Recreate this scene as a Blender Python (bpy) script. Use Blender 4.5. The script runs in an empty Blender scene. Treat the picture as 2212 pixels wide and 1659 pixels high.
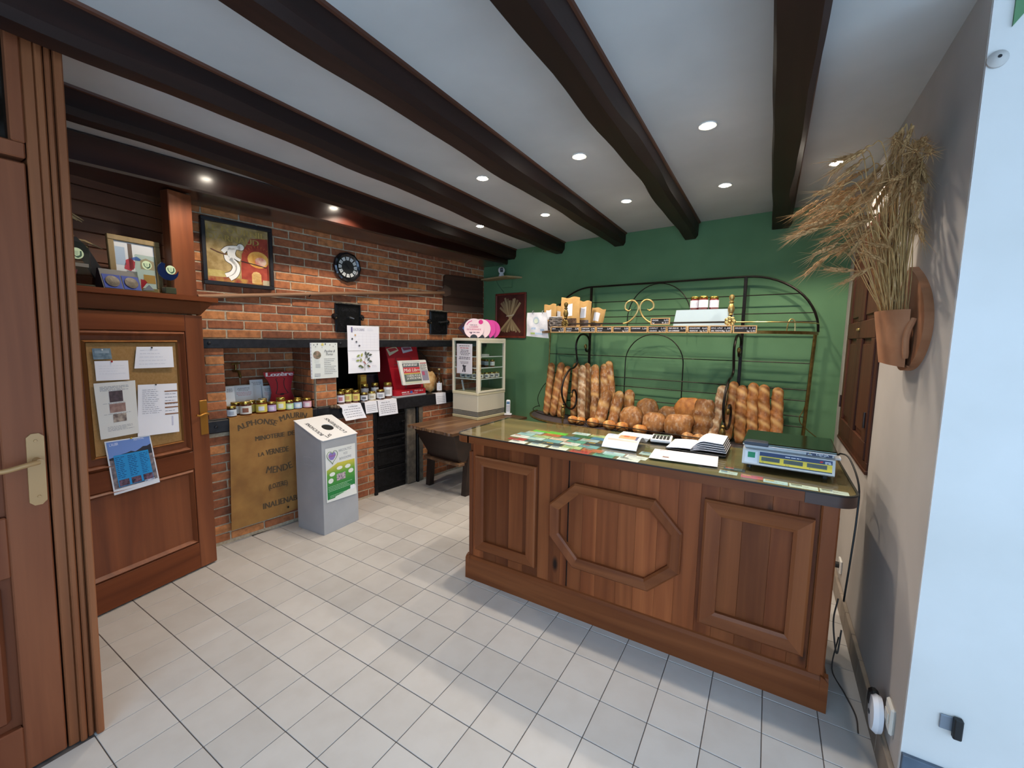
import bpy, bmesh, math, random
from mathutils import Vector, Matrix
random.seed(7)
SC = bpy.context.scene
COL = SC.collection
PI = math.pi

# ---------------------------------------------------------------- camera
cam_d = bpy.data.cameras.new('camera')
cam_d.sensor_fit = 'HORIZONTAL'; cam_d.sensor_width = 36.0
cam_d.lens = 910.03 / 2212 * 36.0
cam_d.clip_start = 0.03
cam = bpy.data.objects.new('camera', cam_d); COL.objects.link(cam)
def _cam_axes(yaw, pitch, roll):
    f = Vector((-math.sin(yaw)*math.cos(pitch), math.cos(yaw)*math.cos(pitch), math.sin(pitch)))
    r = Vector((math.cos(yaw), math.sin(yaw), 0)); u = r.cross(f)
    c, s = math.cos(roll), math.sin(roll)
    return c*r + s*u, -s*r + c*u, f
CR, CU, CF = _cam_axes(0.546129, -0.106354, 0.014628)
CPOS = Vector((2.92466, -0.63104, 1.54777))
m = Matrix((CR, CU, -CF)).transposed().to_4x4(); m.translation = CPOS
cam.matrix_world = m
SC.camera = cam
def in_frame(p, pad=30):
    d = Vector(p) - CPOS; z = d.dot(CF)
    if z < 0.1: return False
    x = 1106 + 910.03*d.dot(CR)/z; y = 829.5 - 910.03*d.dot(CU)/z
    return -pad < x < 2212+pad and -pad < y < 1659+pad

# ---------------------------------------------------------------- world, daylight, exposure
w = bpy.data.worlds.new('overcast_sky'); SC.world = w; w.use_nodes = True
bg = w.node_tree.nodes['Background']
bg.inputs[0].default_value = (0.50, 0.74, 1.0, 1); bg.inputs[1].default_value = SKY = 5.4
LAMP_W = 48.0
SC.view_settings.view_transform = 'Standard'; SC.view_settings.look = 'None'
SC.view_settings.exposure = -0.17; SC.view_settings.gamma = 1.0; SC.view_settings.use_curve_mapping = False
SC.cycles.use_denoising = True
SC.cycles.max_bounces = 7; SC.cycles.diffuse_bounces = 3; SC.cycles.glossy_bounces = 3
SC.cycles.transmission_bounces = 8; SC.cycles.transparent_max_bounces = 12
SC.cycles.sample_clamp_indirect = 6.0; SC.cycles.caustics_reflective = False; SC.cycles.caustics_refractive = False

# ---------------------------------------------------------------- frames
# L: the slightly turned rectangle of brick wall (local x = 0) and green wall (local y = 0)
FL_ = Matrix.Translation((-0.135, 3.706, 0)) @ Matrix.Rotation(-math.atan(0.115), 4, 'Z')
# D: the low panelled door, closed plane at local x = 0, running towards -y
FD_ = Matrix.Translation((-0.211, 0.672, 0)) @ Matrix.Rotation(math.radians(9.449), 4, 'Z')
FW_ = Matrix.Identity(4)

# ---------------------------------------------------------------- materials
def lin(h):
    h = h.lstrip('#'); o = []
    for i in (0, 2, 4):
        v = int(h[i:i+2], 16)/255
        o.append(v/12.92 if v <= 0.04045 else ((v+0.055)/1.055)**2.4)
    return (*o, 1)
MATS = {}
def newmat(name):
    mt = bpy.data.materials.new(name); mt.use_nodes = True
    nt = mt.node_tree; b = nt.nodes['Principled BSDF']; MATS[name] = mt
    return mt, nt, b
def N(nt, t, **k):
    n = nt.nodes.new(t)
    for a, v in k.items():
        if a.startswith('i_'):
            key = a[2:]; key = int(key) if key.isdigit() else key
            n.inputs[key].default_value = v
        else: setattr(n, a, v)
    return n
def L(nt, a, b): nt.links.new(a, b)
def ramp(nt, src, stops):
    r = nt.nodes.new('ShaderNodeValToRGB'); e = r.color_ramp.elements
    while len(e) < len(stops): e.new(0.5)
    for i, (p, c) in enumerate(stops): e[i].position = p; e[i].color = c if len(c) == 4 else (*c, 1)
    L(nt, src, r.inputs[0]); return r.outputs[0]
def mapping(nt, scale=(1,1,1), coord='Object', rot=(0,0,0), perobj=False):
    tc = N(nt, 'ShaderNodeTexCoord'); mp = N(nt, 'ShaderNodeMapping')
    mp.inputs['Scale'].default_value = scale; mp.inputs['Rotation'].default_value = rot
    L(nt, tc.outputs[coord], mp.inputs[0])
    if perobj:
        oi = N(nt, 'ShaderNodeObjectInfo'); mu = N(nt, 'ShaderNodeMath', operation='MULTIPLY'); mu.inputs[1].default_value = 37.0
        L(nt, oi.outputs['Random'], mu.inputs[0])
        cb = N(nt, 'ShaderNodeCombineXYZ')
        for i in range(3): L(nt, mu.outputs[0], cb.inputs[i])
        L(nt, cb.outputs[0], mp.inputs['Location'])
    return mp.outputs[0]
def bump(nt, b, h, strength=0.3, dist=0.01):
    bp = N(nt, 'ShaderNodeBump'); bp.inputs['Strength'].default_value = strength; bp.inputs['Distance'].default_value = dist
    L(nt, h, bp.inputs['Height']); L(nt, bp.outputs[0], b.inputs['Normal'])
def M(name, c, rough=0.6, metal=0.0, c2=None, scale=8.0, det=4.0, bmp=0.0, bdist=0.004, st=(1,1,1), coat=0.0, spec=0.5, coord='Object', var=0.0, lo=0.35, hi=0.65):
    """plain or two-tone noise material"""
    if name in MATS: return MATS[name]
    mt, nt, b = newmat(name)
    b.inputs['Roughness'].default_value = rough; b.inputs['Metallic'].default_value = metal
    b.inputs['Specular IOR Level'].default_value = spec; b.inputs['Coat Weight'].default_value = coat
    c = lin(c) if isinstance(c, str) else c
    out = None
    if c2 or bmp:
        v = mapping(nt, tuple(scale*s for s in st), coord, perobj=var > 0)
        nz = N(nt, 'ShaderNodeTexNoise'); nz.inputs['Scale'].default_value = 1.0; nz.inputs['Detail'].default_value = det
        L(nt, v, nz.inputs['Vector'])
        if c2:
            out = ramp(nt, nz.outputs[0], [(lo, c), (hi, lin(c2) if isinstance(c2, str) else c2)])
        if bmp: bump(nt, b, nz.outputs[0], bmp, bdist)
    if var > 0:
        oi = N(nt, 'ShaderNodeObjectInfo'); hv = N(nt, 'ShaderNodeHueSaturation')
        mr = N(nt, 'ShaderNodeMapRange'); mr.inputs['To Min'].default_value = 1-var; mr.inputs['To Max'].default_value = 1+var
        L(nt, oi.outputs['Random'], mr.inputs[0]); L(nt, mr.outputs[0], hv.inputs['Value'])
        if out: L(nt, out, hv.inputs['Color'])
        else: hv.inputs['Color'].default_value = c
        out = hv.outputs[0]
    if out: L(nt, out, b.inputs['Base Color'])
    else: b.inputs['Base Color'].default_value = c
    return mt
def WOOD(name, dark, mid, light, axis='Z', rough=0.42, gs=1.0, coat=0.15, bmp=0.12, knots=False, var=0.0, planks=None, spec=0.5):
    """grain running along axis; planks=(axis, width, amount) tints vertical strips"""
    if name in MATS: return MATS[name]
    mt, nt, b = newmat(name)
    st = {'X': (1.2, 22, 22), 'Y': (22, 1.2, 22), 'Z': (22, 22, 1.2)}[axis]
    v = mapping(nt, tuple(s*gs for s in st), perobj=var > 0)
    n1 = N(nt, 'ShaderNodeTexNoise'); n1.inputs['Scale'].default_value = 1; n1.inputs['Detail'].default_value = 6; n1.inputs['Distortion'].default_value = 0.6
    L(nt, v, n1.inputs['Vector'])
    v2 = mapping(nt, tuple(s*gs*0.16 for s in st), perobj=var > 0)
    n2 = N(nt, 'ShaderNodeTexNoise'); n2.inputs['Scale'].default_value = 1; n2.inputs['Detail'].default_value = 3
    L(nt, v2, n2.inputs['Vector'])
    mx = N(nt, 'ShaderNodeMath', operation='MULTIPLY_ADD'); mx.inputs[1].default_value = 0.55; L(nt, n1.outputs[0], mx.inputs[0])
    m2 = N(nt, 'ShaderNodeMath', operation='MULTIPLY'); m2.inputs[1].default_value = 0.45; L(nt, n2.outputs[0], m2.inputs[0]); L(nt, m2.outputs[0], mx.inputs[2])
    col = ramp(nt, mx.outputs[0], [(0.32, lin(dark)), (0.5, lin(mid)), (0.68, lin(light))])
    if planks:
        ax, wd, amt = planks
        tc = N(nt, 'ShaderNodeTexCoord'); sp = N(nt, 'ShaderNodeSeparateXYZ'); L(nt, tc.outputs['Object'], sp.inputs[0])
        dv = N(nt, 'ShaderNodeMath', operation='DIVIDE'); dv.inputs[1].default_value = wd; L(nt, sp.outputs['XYZ'.index(ax)], dv.inputs[0])
        flr = N(nt, 'ShaderNodeMath', operation='FLOOR'); L(nt, dv.outputs[0], flr.inputs[0])
        wn = N(nt, 'ShaderNodeTexWhiteNoise', noise_dimensions='1D'); L(nt, flr.outputs[0], wn.inputs['W'])
        mr = N(nt, 'ShaderNodeMapRange'); mr.inputs['To Min'].default_value = 1-amt; mr.inputs['To Max'].default_value = 1+amt; L(nt, wn.outputs['Value'], mr.inputs[0])
        hv = N(nt, 'ShaderNodeHueSaturation'); L(nt, mr.outputs[0], hv.inputs['Value']); L(nt, col, hv.inputs['Color']); col = hv.outputs[0]
    if knots:
        vo = N(nt, 'ShaderNodeTexVoronoi'); vo.inputs['Scale'].default_value = 1
        kv = mapping(nt, tuple({'X': (2.2, 6, 6), 'Y': (6, 2.2, 6), 'Z': (6, 6, 2.2)}[axis])); L(nt, kv, vo.inputs['Vector'])
        k = ramp(nt, vo.outputs['Distance'], [(0.05, (1,1,1,1)), (0.13, (0,0,0,1))])
        mm = N(nt, 'ShaderNodeMixRGB'); mm.inputs[2].default_value = lin('2a1711'); L(nt, k, mm.inputs[0]); L(nt, col, mm.inputs[1]); col = mm.outputs[0]
    if var:
        oi = N(nt, 'ShaderNodeObjectInfo'); hv = N(nt, 'ShaderNodeHueSaturation'); mr = N(nt, 'ShaderNodeMapRange')
        mr.inputs['To Min'].default_value = 1-var; mr.inputs['To Max'].default_value = 1+var
        L(nt, oi.outputs['Random'], mr.inputs[0]); L(nt, mr.outputs[0], hv.inputs['Value']); L(nt, col, hv.inputs['Color']); col = hv.outputs[0]
    L(nt, col, b.inputs['Base Color'])
    b.inputs['Roughness'].default_value = rough; b.inputs['Coat Weight'].default_value = coat; b.inputs['Coat Roughness'].default_value = 0.25
    b.inputs['Specular IOR Level'].default_value = spec
    if bmp: bump(nt, b, n1.outputs[0], bmp, 0.003)
    return mt
def GLASS(name, tint=(1,1,1,1), rough=0.0, ior=1.45, alpha=None):
    mt, nt, b = newmat(name)
    if alpha is None:
        b.inputs['Base Color'].default_value = tint; b.inputs['Transmission Weight'].default_value = 1; b.inputs['Roughness'].default_value = rough; b.inputs['IOR'].default_value = ior
    else:   # thin clear pane: mostly transparent, mirror-like at grazing angles
        nt.nodes.remove(b); out = nt.nodes['Material Output']
        tr = N(nt, 'ShaderNodeBsdfTransparent'); tr.inputs[0].default_value = tint
        gl = N(nt, 'ShaderNodeBsdfGlossy'); gl.inputs['Roughness'].default_value = rough
        ge = N(nt, 'ShaderNodeNewGeometry'); dp = N(nt, 'ShaderNodeVectorMath', operation='DOT_PRODUCT'); L(nt, ge.outputs['Incoming'], dp.inputs[0]); L(nt, ge.outputs['Normal'], dp.inputs[1])
        ab = N(nt, 'ShaderNodeMath', operation='ABSOLUTE'); L(nt, dp.outputs['Value'], ab.inputs[0])
        om = N(nt, 'ShaderNodeMath', operation='SUBTRACT'); om.inputs[0].default_value = 1; L(nt, ab.outputs[0], om.inputs[1])
        pw = N(nt, 'ShaderNodeMath', operation='POWER'); pw.inputs[1].default_value = 5; L(nt, om.outputs[0], pw.inputs[0])
        f0 = ((ior-1)/(ior+1))**2
        ml = N(nt, 'ShaderNodeMath', operation='MULTIPLY_ADD'); ml.inputs[1].default_value = (1-f0)*alpha; ml.inputs[2].default_value = f0*alpha; L(nt, pw.outputs[0], ml.inputs[0])
        mx = N(nt, 'ShaderNodeMixShader'); L(nt, ml.outputs[0], mx.inputs[0]); L(nt, tr.outputs[0], mx.inputs[1]); L(nt, gl.outputs[0], mx.inputs[2]); L(nt, mx.outputs[0], out.inputs[0])
    return mt
def EMIT(name, c, s):
    mt, nt, b = newmat(name); b.inputs['Emission Color'].default_value = lin(c); b.inputs['Emission Strength'].default_value = s; b.inputs['Base Color'].default_value = lin(c); return mt
def PL(c, rough=0.55, metal=0.0):            # plain colour, cached by value
    k = 'plain_%s_%d_%d' % (c, rough*100, metal*100)
    return MATS[k] if k in MATS else M(k, c, rough, metal)

# ---------------------------------------------------------------- mesh building
class MB:
    def __init__(s): s.v = []; s.f = []
    def add(s, vs, fs, mat=None):
        o = len(s.v)
        s.v += [tuple(mat @ Vector(p)) for p in vs] if mat is not None else [tuple(p) for p in vs]
        s.f += [tuple(i+o for i in f) for f in fs]; return s
    def box(s, x0, x1, y0, y1, z0, z1, mat=None):
        return s.add([(x0,y0,z0),(x1,y0,z0),(x1,y1,z0),(x0,y1,z0),(x0,y0,z1),(x1,y0,z1),(x1,y1,z1),(x0,y1,z1)],
            [(3,2,1,0),(4,5,6,7),(0,1,5,4),(1,2,6,5),(2,3,7,6),(3,0,4,7)], mat)
    def cbox(s, x0, x1, y0, y1, z0, z1, c=0.003, mat=None):       # box with chamfered edges
        c = min(c, (x1-x0)*.45, (y1-y0)*.45, (z1-z0)*.45)
        X, Y, Z = (x0, x1), (y0, y1), (z0, z1); vs = []; idx = {}
        for i in (0,1):
            for j in (0,1):
                for k in (0,1):
                    sx, sy, sz = (c if i == 0 else -c), (c if j == 0 else -c), (c if k == 0 else -c)
                    for a in range(3):
                        p = [X[i]+sx, Y[j]+sy, Z[k]+sz]; p[a] = (X[i], Y[j], Z[k])[a]
                        idx[(i,j,k,a)] = len(vs); vs.append(tuple(p))
        fs = []
        for a in range(3):
            o = [b for b in range(3) if b != a]
            for sgn in (0,1):
                q = []
                for (p, r) in ((0,0),(1,0),(1,1),(0,1)):
                    t = [0,0,0]; t[a] = sgn; t[o[0]] = p; t[o[1]] = r; q.append(idx[(*t, a)])
                fs.append(q)
        for a in range(3):
            o = [b for b in range(3) if b != a]
            for p in (0,1):
                for r in (0,1):
                    t0 = [0,0,0]; t1 = [0,0,0]; t0[a] = 0; t1[a] = 1
                    for t in (t0, t1): t[o[0]] = p; t[o[1]] = r
                    fs.append([idx[(*t0,o[0])], idx[(*t0,o[1])], idx[(*t1,o[1])], idx[(*t1,o[0])]])
        for i in (0,1):
            for j in (0,1):
                for k in (0,1): fs.append([idx[(i,j,k,0)], idx[(i,j,k,1)], idx[(i,j,k,2)]])
        return s.add(vs, fs, mat)
    def quad(s, a, b, c, d): return s.add([a,b,c,d], [(0,1,2,3)])
    def prism(s, pts, ax, a0, a1, mat=None):    # polygon in the two other axes (cyclic order), extruded along ax
        n = len(pts); vs = []
        for a in (a0, a1):
            for (p, q) in pts: vs.append({'x': (a,p,q), 'y': (p,a,q), 'z': (p,q,a)}[ax])
        return s.add(vs, [tuple(range(n))[::-1], tuple(range(n, 2*n))] + [(i, (i+1)%n, n+(i+1)%n, n+i) for i in range(n)], mat)
    def tube(s, pts, r, n=8, caps=True, closed=False):
        P = [Vector(p) for p in pts]; k = len(P); R = r if isinstance(r, (list, tuple)) else [r]*k
        vs = []; prev = None
        for i in range(k):
            if closed: t = P[(i+1)%k]-P[i-1]
            else: t = P[min(i+1,k-1)]-P[max(i-1,0)]
            t.normalize()
            if prev is None:
                a = Vector((0,0,1)) if abs(t.z) < 0.9 else Vector((1,0,0)); nrm = t.cross(a).normalized()
            else:
                nrm = prev - t*prev.dot(t)
                nrm = nrm.normalized() if nrm.length > 1e-6 else t.orthogonal().normalized()
            prev = nrm; bi = t.cross(nrm)
            for j in range(n):
                an = 2*PI*j/n; vs.append(tuple(P[i] + R[i]*(math.cos(an)*nrm + math.sin(an)*bi)))
        fs = []
        for i in range(k if closed else k-1):
            for j in range(n):
                a = i*n+j; b = i*n+(j+1)%n; c = ((i+1)%k)*n+(j+1)%n; d = ((i+1)%k)*n+j; fs.append((a,b,c,d))
        if caps and not closed: fs += [tuple(range(n))[::-1], tuple(range((k-1)*n, k*n))]
        return s.add(vs, fs)
    def cyl(s, p0, p1, r0, r1=None, n=16): return s.tube([p0, p1], [r0, r0 if r1 is None else r1], n)
    def lathe(s, prof, n=24, mat=None, cap=True):   # prof: [(r,z)...] about z
        vs = []; fs = []; k = len(prof)
        for (r, z) in prof:
            for j in range(n): vs.append((r*math.cos(2*PI*j/n), r*math.sin(2*PI*j/n), z))
        for i in range(k-1):
            for j in range(n): fs.append((i*n+j, i*n+(j+1)%n, (i+1)*n+(j+1)%n, (i+1)*n+j))
        if cap: fs += [tuple(range(n))[::-1], tuple(range((k-1)*n, k*n))]
        return s.add(vs, fs, mat)
    def ell(s, c, rx, ry, rz, nu=16, nv=10, mat=None, fn=None):
        vs = []; fs = []
        for i in range(nv+1):
            ph = -PI/2 + PI*i/nv
            for j in range(nu):
                th = 2*PI*j/nu; p = Vector((math.cos(ph)*math.cos(th), math.cos(ph)*math.sin(th), math.sin(ph)))
                k = fn(p) if fn else 1
                vs.append((c[0]+rx*p.x*k, c[1]+ry*p.y*k, c[2]+rz*p.z*k))
        for i in range(nv):
            for j in range(nu): fs.append((i*nu+j, i*nu+(j+1)%nu, (i+1)*nu+(j+1)%nu, (i+1)*nu+j))
        return s.add(vs, fs, mat)
    def grid(s, fn, nu, nv, thick=None):
        vs = [fn(i/nu, j/nv) for j in range(nv+1) for i in range(nu+1)]; W = nu+1
        fs = [(j*W+i, j*W+i+1, (j+1)*W+i+1, (j+1)*W+i) for j in range(nv) for i in range(nu)]
        if thick:
            k = len(vs); t = Vector(thick)
            vs2 = [tuple(Vector(p)+t) for p in vs]; fs2 = [tuple(a+k for a in f[::-1]) for f in fs]
            rim = [i for i in range(W)] + [j*W+nu for j in range(1, nv+1)] + [nv*W+i for i in range(nu-1, -1, -1)] + [j*W for j in range(nv-1, 0, -1)]
            fr = [(rim[i], rim[(i+1)%len(rim)], rim[(i+1)%len(rim)]+k, rim[i]+k) for i in range(len(rim))]
            return s.add(vs+vs2, fs+fs2+fr)
        return s.add(vs, fs)
    def mesh(s, name, mat, smooth=False):
        me = bpy.data.meshes.new(name); me.from_pydata(s.v, [], s.f); me.update()
        bm = bmesh.new(); bm.from_mesh(me); bmesh.ops.recalc_face_normals(bm, faces=bm.faces); bm.to_mesh(me); bm.free()
        if mat: me.materials.append(mat)
        if smooth:
            me.polygons.foreach_set('use_smooth', [True]*len(me.polygons)); me.set_sharp_from_angle(angle=smooth if smooth is not True else 0.7)
        return me
    def build(s, name, mat, parent=None, smooth=False, label=None):
        o = bpy.data.objects.new(name, s.mesh(name, mat, smooth)); COL.objects.link(o)
        if parent is not None: o.parent = parent
        if label: o['label'] = label
        return o
def meta(o, label, cat, group=None):
    o['label'] = label; o['category'] = cat
    if group: o['group'] = group
    return o
def place(o, loc=(0,0,0), rz=0.0, frame=FW_, rx=0.0, ry=0.0, sc=1.0):
    o.matrix_world = frame @ Matrix.Translation(loc) @ Matrix.Rotation(rz, 4, 'Z') @ Matrix.Rotation(ry, 4, 'Y') @ Matrix.Rotation(rx, 4, 'X') @ Matrix.Scale(sc, 4)
    return o
def thing(name, label, cat, loc=(0,0,0), rz=0.0, frame=FW_, group=None, rx=0.0, ry=0.0):
    o = bpy.data.objects.new(name, None); COL.objects.link(o); o.empty_display_size = 0.05
    place(o, loc, rz, frame, rx, ry); return meta(o, label, cat, group)
def solo(name, mb, mat, label, cat, loc=(0,0,0), rz=0.0, frame=FW_, group=None, smooth=False, rx=0.0, ry=0.0):
    o = mb.build(name, mat, None, smooth); place(o, loc, rz, frame, rx, ry); return meta(o, label, cat, group)
def struct(name, mb, mat, frame=FW_, smooth=False, label=None):
    o = mb.build(name, mat, None, smooth); o.matrix_world = frame; o['kind'] = 'structure'
    if label: o['label'] = label
    return o
def child(src, parent, loc=None, rot=None):
    c = src.copy(); COL.objects.link(c); c.parent = parent
    if loc is not None: c.location = loc
    if rot is not None: c.rotation_euler = rot
    return c
def copy_tree(o, parent=None):
    c = o.copy(); COL.objects.link(c); c.parent = parent
    for ch in o.children: copy_tree(ch, c)
    return c
_TX = {}
def tmesh(s, bold=False):
    """letters as (verts, faces, width, height); baseline at 0, cap height ~0.7"""
    if s in _TX: return _TX[s]
    cu = bpy.data.curves.new('t', 'FONT'); cu.body = s; cu.size = 1.0; cu.resolution_u = 2
    ob = bpy.data.objects.new('t', cu); COL.objects.link(ob)
    bpy.context.view_layer.update()
    me = bpy.data.meshes.new_from_object(ob.evaluated_get(bpy.context.evaluated_depsgraph_get()))
    vs = [tuple(v.co) for v in me.vertices]; fs = [tuple(p.vertices) for p in me.polygons]
    bpy.data.objects.remove(ob); bpy.data.curves.remove(cu); bpy.data.meshes.remove(me)
    x0 = min(v[0] for v in vs); x1 = max(v[0] for v in vs)
    _TX[s] = ([(v[0]-x0, v[1], 0) for v in vs], fs, x1-x0); return _TX[s]
def put_text(mb, s, o, xd, yd, h, width=None, align='c', arc=None, slant=0.0, boldx=0):
    """h = capital height; origin o is baseline left/centre/right; arc = radius of a baseline circle (bows up)"""
    vs, fs, wd = tmesh(s); k = h/0.7; kx = k if width is None else width/wd; W = wd*kx
    off = {'l': 0, 'c': -W/2, 'r': -W}[align]; o = Vector(o); xd = Vector(xd).normalized(); yd = Vector(yd).normalized()
    for dx in ([0] if not boldx else [-boldx, boldx]):
        pts = []
        for v in vs:
            x = v[0]*kx + off + dx + slant*v[1]*k; y = v[1]*k
            if arc:
                a = x/arc; x, y = (arc+y)*math.sin(a), (arc+y)*math.cos(a)-arc
            pts.append(tuple(o + x*xd + y*yd))
        mb.add(pts, fs)
    return mb
def lines(mb, o, xd, yd, w, rows, pitch, h, rag=0.25, seed=0, align='l'):
    """rows of small print as dashes; o = top left"""
    rnd = random.Random(seed); o = Vector(o); xd = Vector(xd).normalized(); yd = Vector(yd).normalized()
    for r in range(rows):
        ww = w*(1-rag*rnd.random()); x = 0 if align == 'l' else (w-ww)/2
        while x < ww + (0 if align == 'l' else (w-ww)/2):
            l = h*rnd.uniform(2, 6); l = min(l, w-x)
            a = o + xd*x - yd*(r*pitch); mb.quad(a, a+xd*l, a+xd*l-yd*h, a-yd*h); x += l + h*0.9
            if l <= 0: break
    return mb
def rect(mb, o, xd, yd, x0, x1, y0, y1):
    o = Vector(o); xd = Vector(xd).normalized(); yd = Vector(yd).normalized()
    return mb.quad(o+xd*x0+yd*y0, o+xd*x1+yd*y0, o+xd*x1+yd*y1, o+xd*x0+yd*y1)
def disc(mb, o, xd, yd, rx, ry=None, n=20):
    o = Vector(o); xd = Vector(xd).normalized(); yd = Vector(yd).normalized(); ry = ry or rx
    vs = [tuple(o + xd*rx*math.cos(2*PI*i/n) + yd*ry*math.sin(2*PI*i/n)) for i in range(n)]
    return mb.add(vs, [tuple(range(n))])
def poly(mb, o, xd, yd, pts):
    o = Vector(o); xd = Vector(xd).normalized(); yd = Vector(yd).normalized()
    return mb.add([tuple(o+xd*p[0]+yd*p[1]) for p in pts], [tuple(range(len(pts)))])
X, Y, Z = Vector((1,0,0)), Vector((0,1,0)), Vector((0,0,1))
def bez(pts, n=24):
    """Catmull-Rom through points"""
    P = [Vector(p) for p in pts]; P = [P[0]*2-P[1]] + P + [P[-1]*2-P[-2]]; out = []
    segs = len(P)-3; per = max(2, n//segs)
    for i in range(segs):
        p0, p1, p2, p3 = P[i:i+4]
        for k in range(per):
            t = k/per
            out.append(0.5*((2*p1) + (p2-p0)*t + (2*p0-5*p1+4*p2-p3)*t*t + (3*p1-p0-3*p2+p3)*t**3))
    out.append(P[-2]); return out
# ================================================================ shared materials
m_white = M('plaster_ceiling', 'bcbbba', 0.85, c2='c4c3c2', scale=3, bmp=0.05, bdist=0.01)
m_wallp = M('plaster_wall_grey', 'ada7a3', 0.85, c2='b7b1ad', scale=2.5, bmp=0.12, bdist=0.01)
m_green = M('green_paint', '557c57', 0.8, c2='5d855f', scale=3, bmp=0.1, bdist=0.008)
m_beam = WOOD('beam_dark', '180c0a', '26140f', '38211a', 'Y', 0.5, 0.5, 0.0, 0.35, spec=0.25)
m_mantle = WOOD('mantle_varnish', '220d08', '34150d', '4a2014', 'Y', 0.3, 0.5, 0.8, 0.06); m_mantle.node_tree.nodes['Principled BSDF'].inputs['Coat Roughness'].default_value = 0.17
m_fillet = WOOD('beam_fillet', '3a1e14', '512c1c', '663a26', 'Y', 0.5, 0.6, 0.0, 0.2)
m_ctr = WOOD('counter_wood', '5f3420', '7c4629', '99603a', 'Z', 0.4, 0.7, 0.2, 0.1, planks=('X', 0.088, 0.2), knots=True)
m_ctrx = WOOD('counter_wood_rail', '582c18', '754022', '8f5531', 'X', 0.42, 0.6, 0.03, 0.12, spec=0.2)
m_ctrz = WOOD('counter_moulding', '5e2f1a', '7c4426', '975a35', 'Z', 0.42, 0.6, 0.03, 0.12, spec=0.2)
m_ctop = WOOD('counter_top_board', '5a4a2c', '6f5c38', '857046', 'X', 0.5, 0.5, 0.0, 0.05)
m_door = WOOD('door_wood', '5a2f1b', '753f24', '8e5230', 'Z', 0.45, 0.6, 0.08, 0.12, planks=('Y', 0.13, 0.1), spec=0.35)
m_doorx = WOOD('door_wood_rail', '552a16', '6f3a1f', '874c2b', 'Y', 0.45, 0.6, 0.03, 0.12, spec=0.2)
m_near = WOOD('near_door_wood', '4c2616', '6e3c26', '885034', 'Z', 0.5, 0.45, 0.0, 0.15, spec=0.2)
m_post = WOOD('post_wood', '582c18', '784428', '925a38', 'Z', 0.5, 0.5, 0.0, 0.2, spec=0.25)
m_panelw = WOOD('plank_panelling', '44261a', '5a3422', '6e432c', 'Y', 0.5, 0.6, 0.1, 0.15, var=0.12)
m_mortar = M('mortar', 'a2917b', 0.95, c2='b8a890', scale=60, bmp=0.4, bdist=0.003)
m_iron = M('black_iron', '15151a', 0.45, 0.3, c2='24242a', scale=30, bmp=0.15)
m_cast = M('cast_iron', '0e0e10', 0.38, 0.5, c2='1c1c20', scale=40, bmp=0.3)
m_rackiron = M('wrought_iron', '15110f', 0.4, 0.6, c2='241c18', scale=40, bmp=0.1)
m_brass = M('aged_brass', '6d5a30', 0.38, 0.85, c2='8f7845', scale=30)
m_gold = M('gilt_brass', 'b39a5c', 0.35, 0.8, c2='c8b078', scale=25)
m_handle = M('champagne_brass', 'ad8456', 0.45, 0.15); m_handle2 = M('golden_brass', 'b07c35', 0.35, 0.6)
m_paper = PL('eceaf0', 0.75); m_ink = PL('3c3c46', 0.8); m_inklt = PL('8d8d98', 0.8); m_black = PL('121214', 0.5)
m_red = PL('b01424', 0.45)
m_brick = None
def _brick():
    mt, nt, b = newmat('brick')
    oi = N(nt, 'ShaderNodeObjectInfo'); base = ramp(nt, oi.outputs['Random'], [(0.0, lin('7c4931')), (0.4, lin('945839')), (0.75, lin('a86841')), (1.0, lin('c0804e'))])
    nz = N(nt, 'ShaderNodeTexNoise'); nz.inputs['Scale'].default_value = 1; nz.inputs['Detail'].default_value = 6; L(nt, mapping(nt, (26,26,26), perobj=True), nz.inputs['Vector'])
    k = ramp(nt, nz.outputs[0], [(0.3, (0.62,0.58,0.56,1)), (0.6, (1.08,1.04,1.0,1))])
    mu = N(nt, 'ShaderNodeMixRGB', blend_type='MULTIPLY'); mu.inputs[0].default_value = 1; L(nt, base, mu.inputs[1]); L(nt, k, mu.inputs[2])
    L(nt, mu.outputs[0], b.inputs['Base Color']); b.inputs['Roughness'].default_value = 0.85
    n2 = N(nt, 'ShaderNodeTexNoise'); n2.inputs['Scale'].default_value = 1; n2.inputs['Detail'].default_value = 5; L(nt, mapping(nt, (70,70,70)), n2.inputs['Vector'])
    bump(nt, b, n2.outputs[0], 0.5, 0.004); return mt
m_brick = _brick()
def _tile():
    mt, nt, b = newmat('floor_tile')
    oi = N(nt, 'ShaderNodeObjectInfo'); base = ramp(nt, oi.outputs['Random'], [(0, lin('b6b2af')), (1, lin('c0bcb9'))])
    nz = N(nt, 'ShaderNodeTexNoise'); nz.inputs['Scale'].default_value = 1; nz.inputs['Detail'].default_value = 5; L(nt, mapping(nt, (9,9,9), perobj=True), nz.inputs['Vector'])
    k = ramp(nt, nz.outputs[0], [(0.3, (0.93,0.92,0.91,1)), (0.6, (1,1,1,1))])
    mu = N(nt, 'ShaderNodeMixRGB', blend_type='MULTIPLY'); mu.inputs[0].default_value = 1; L(nt, base, mu.inputs[1]); L(nt, k, mu.inputs[2])
    L(nt, mu.outputs[0], b.inputs['Base Color']); b.inputs['Roughness'].default_value = 0.5; b.inputs['Specular IOR Level'].default_value = 0.35; return mt
m_tile = _tile()
m_grout = M('grout', '4b4442', 0.9, c2='5b524e', scale=30)

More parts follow.
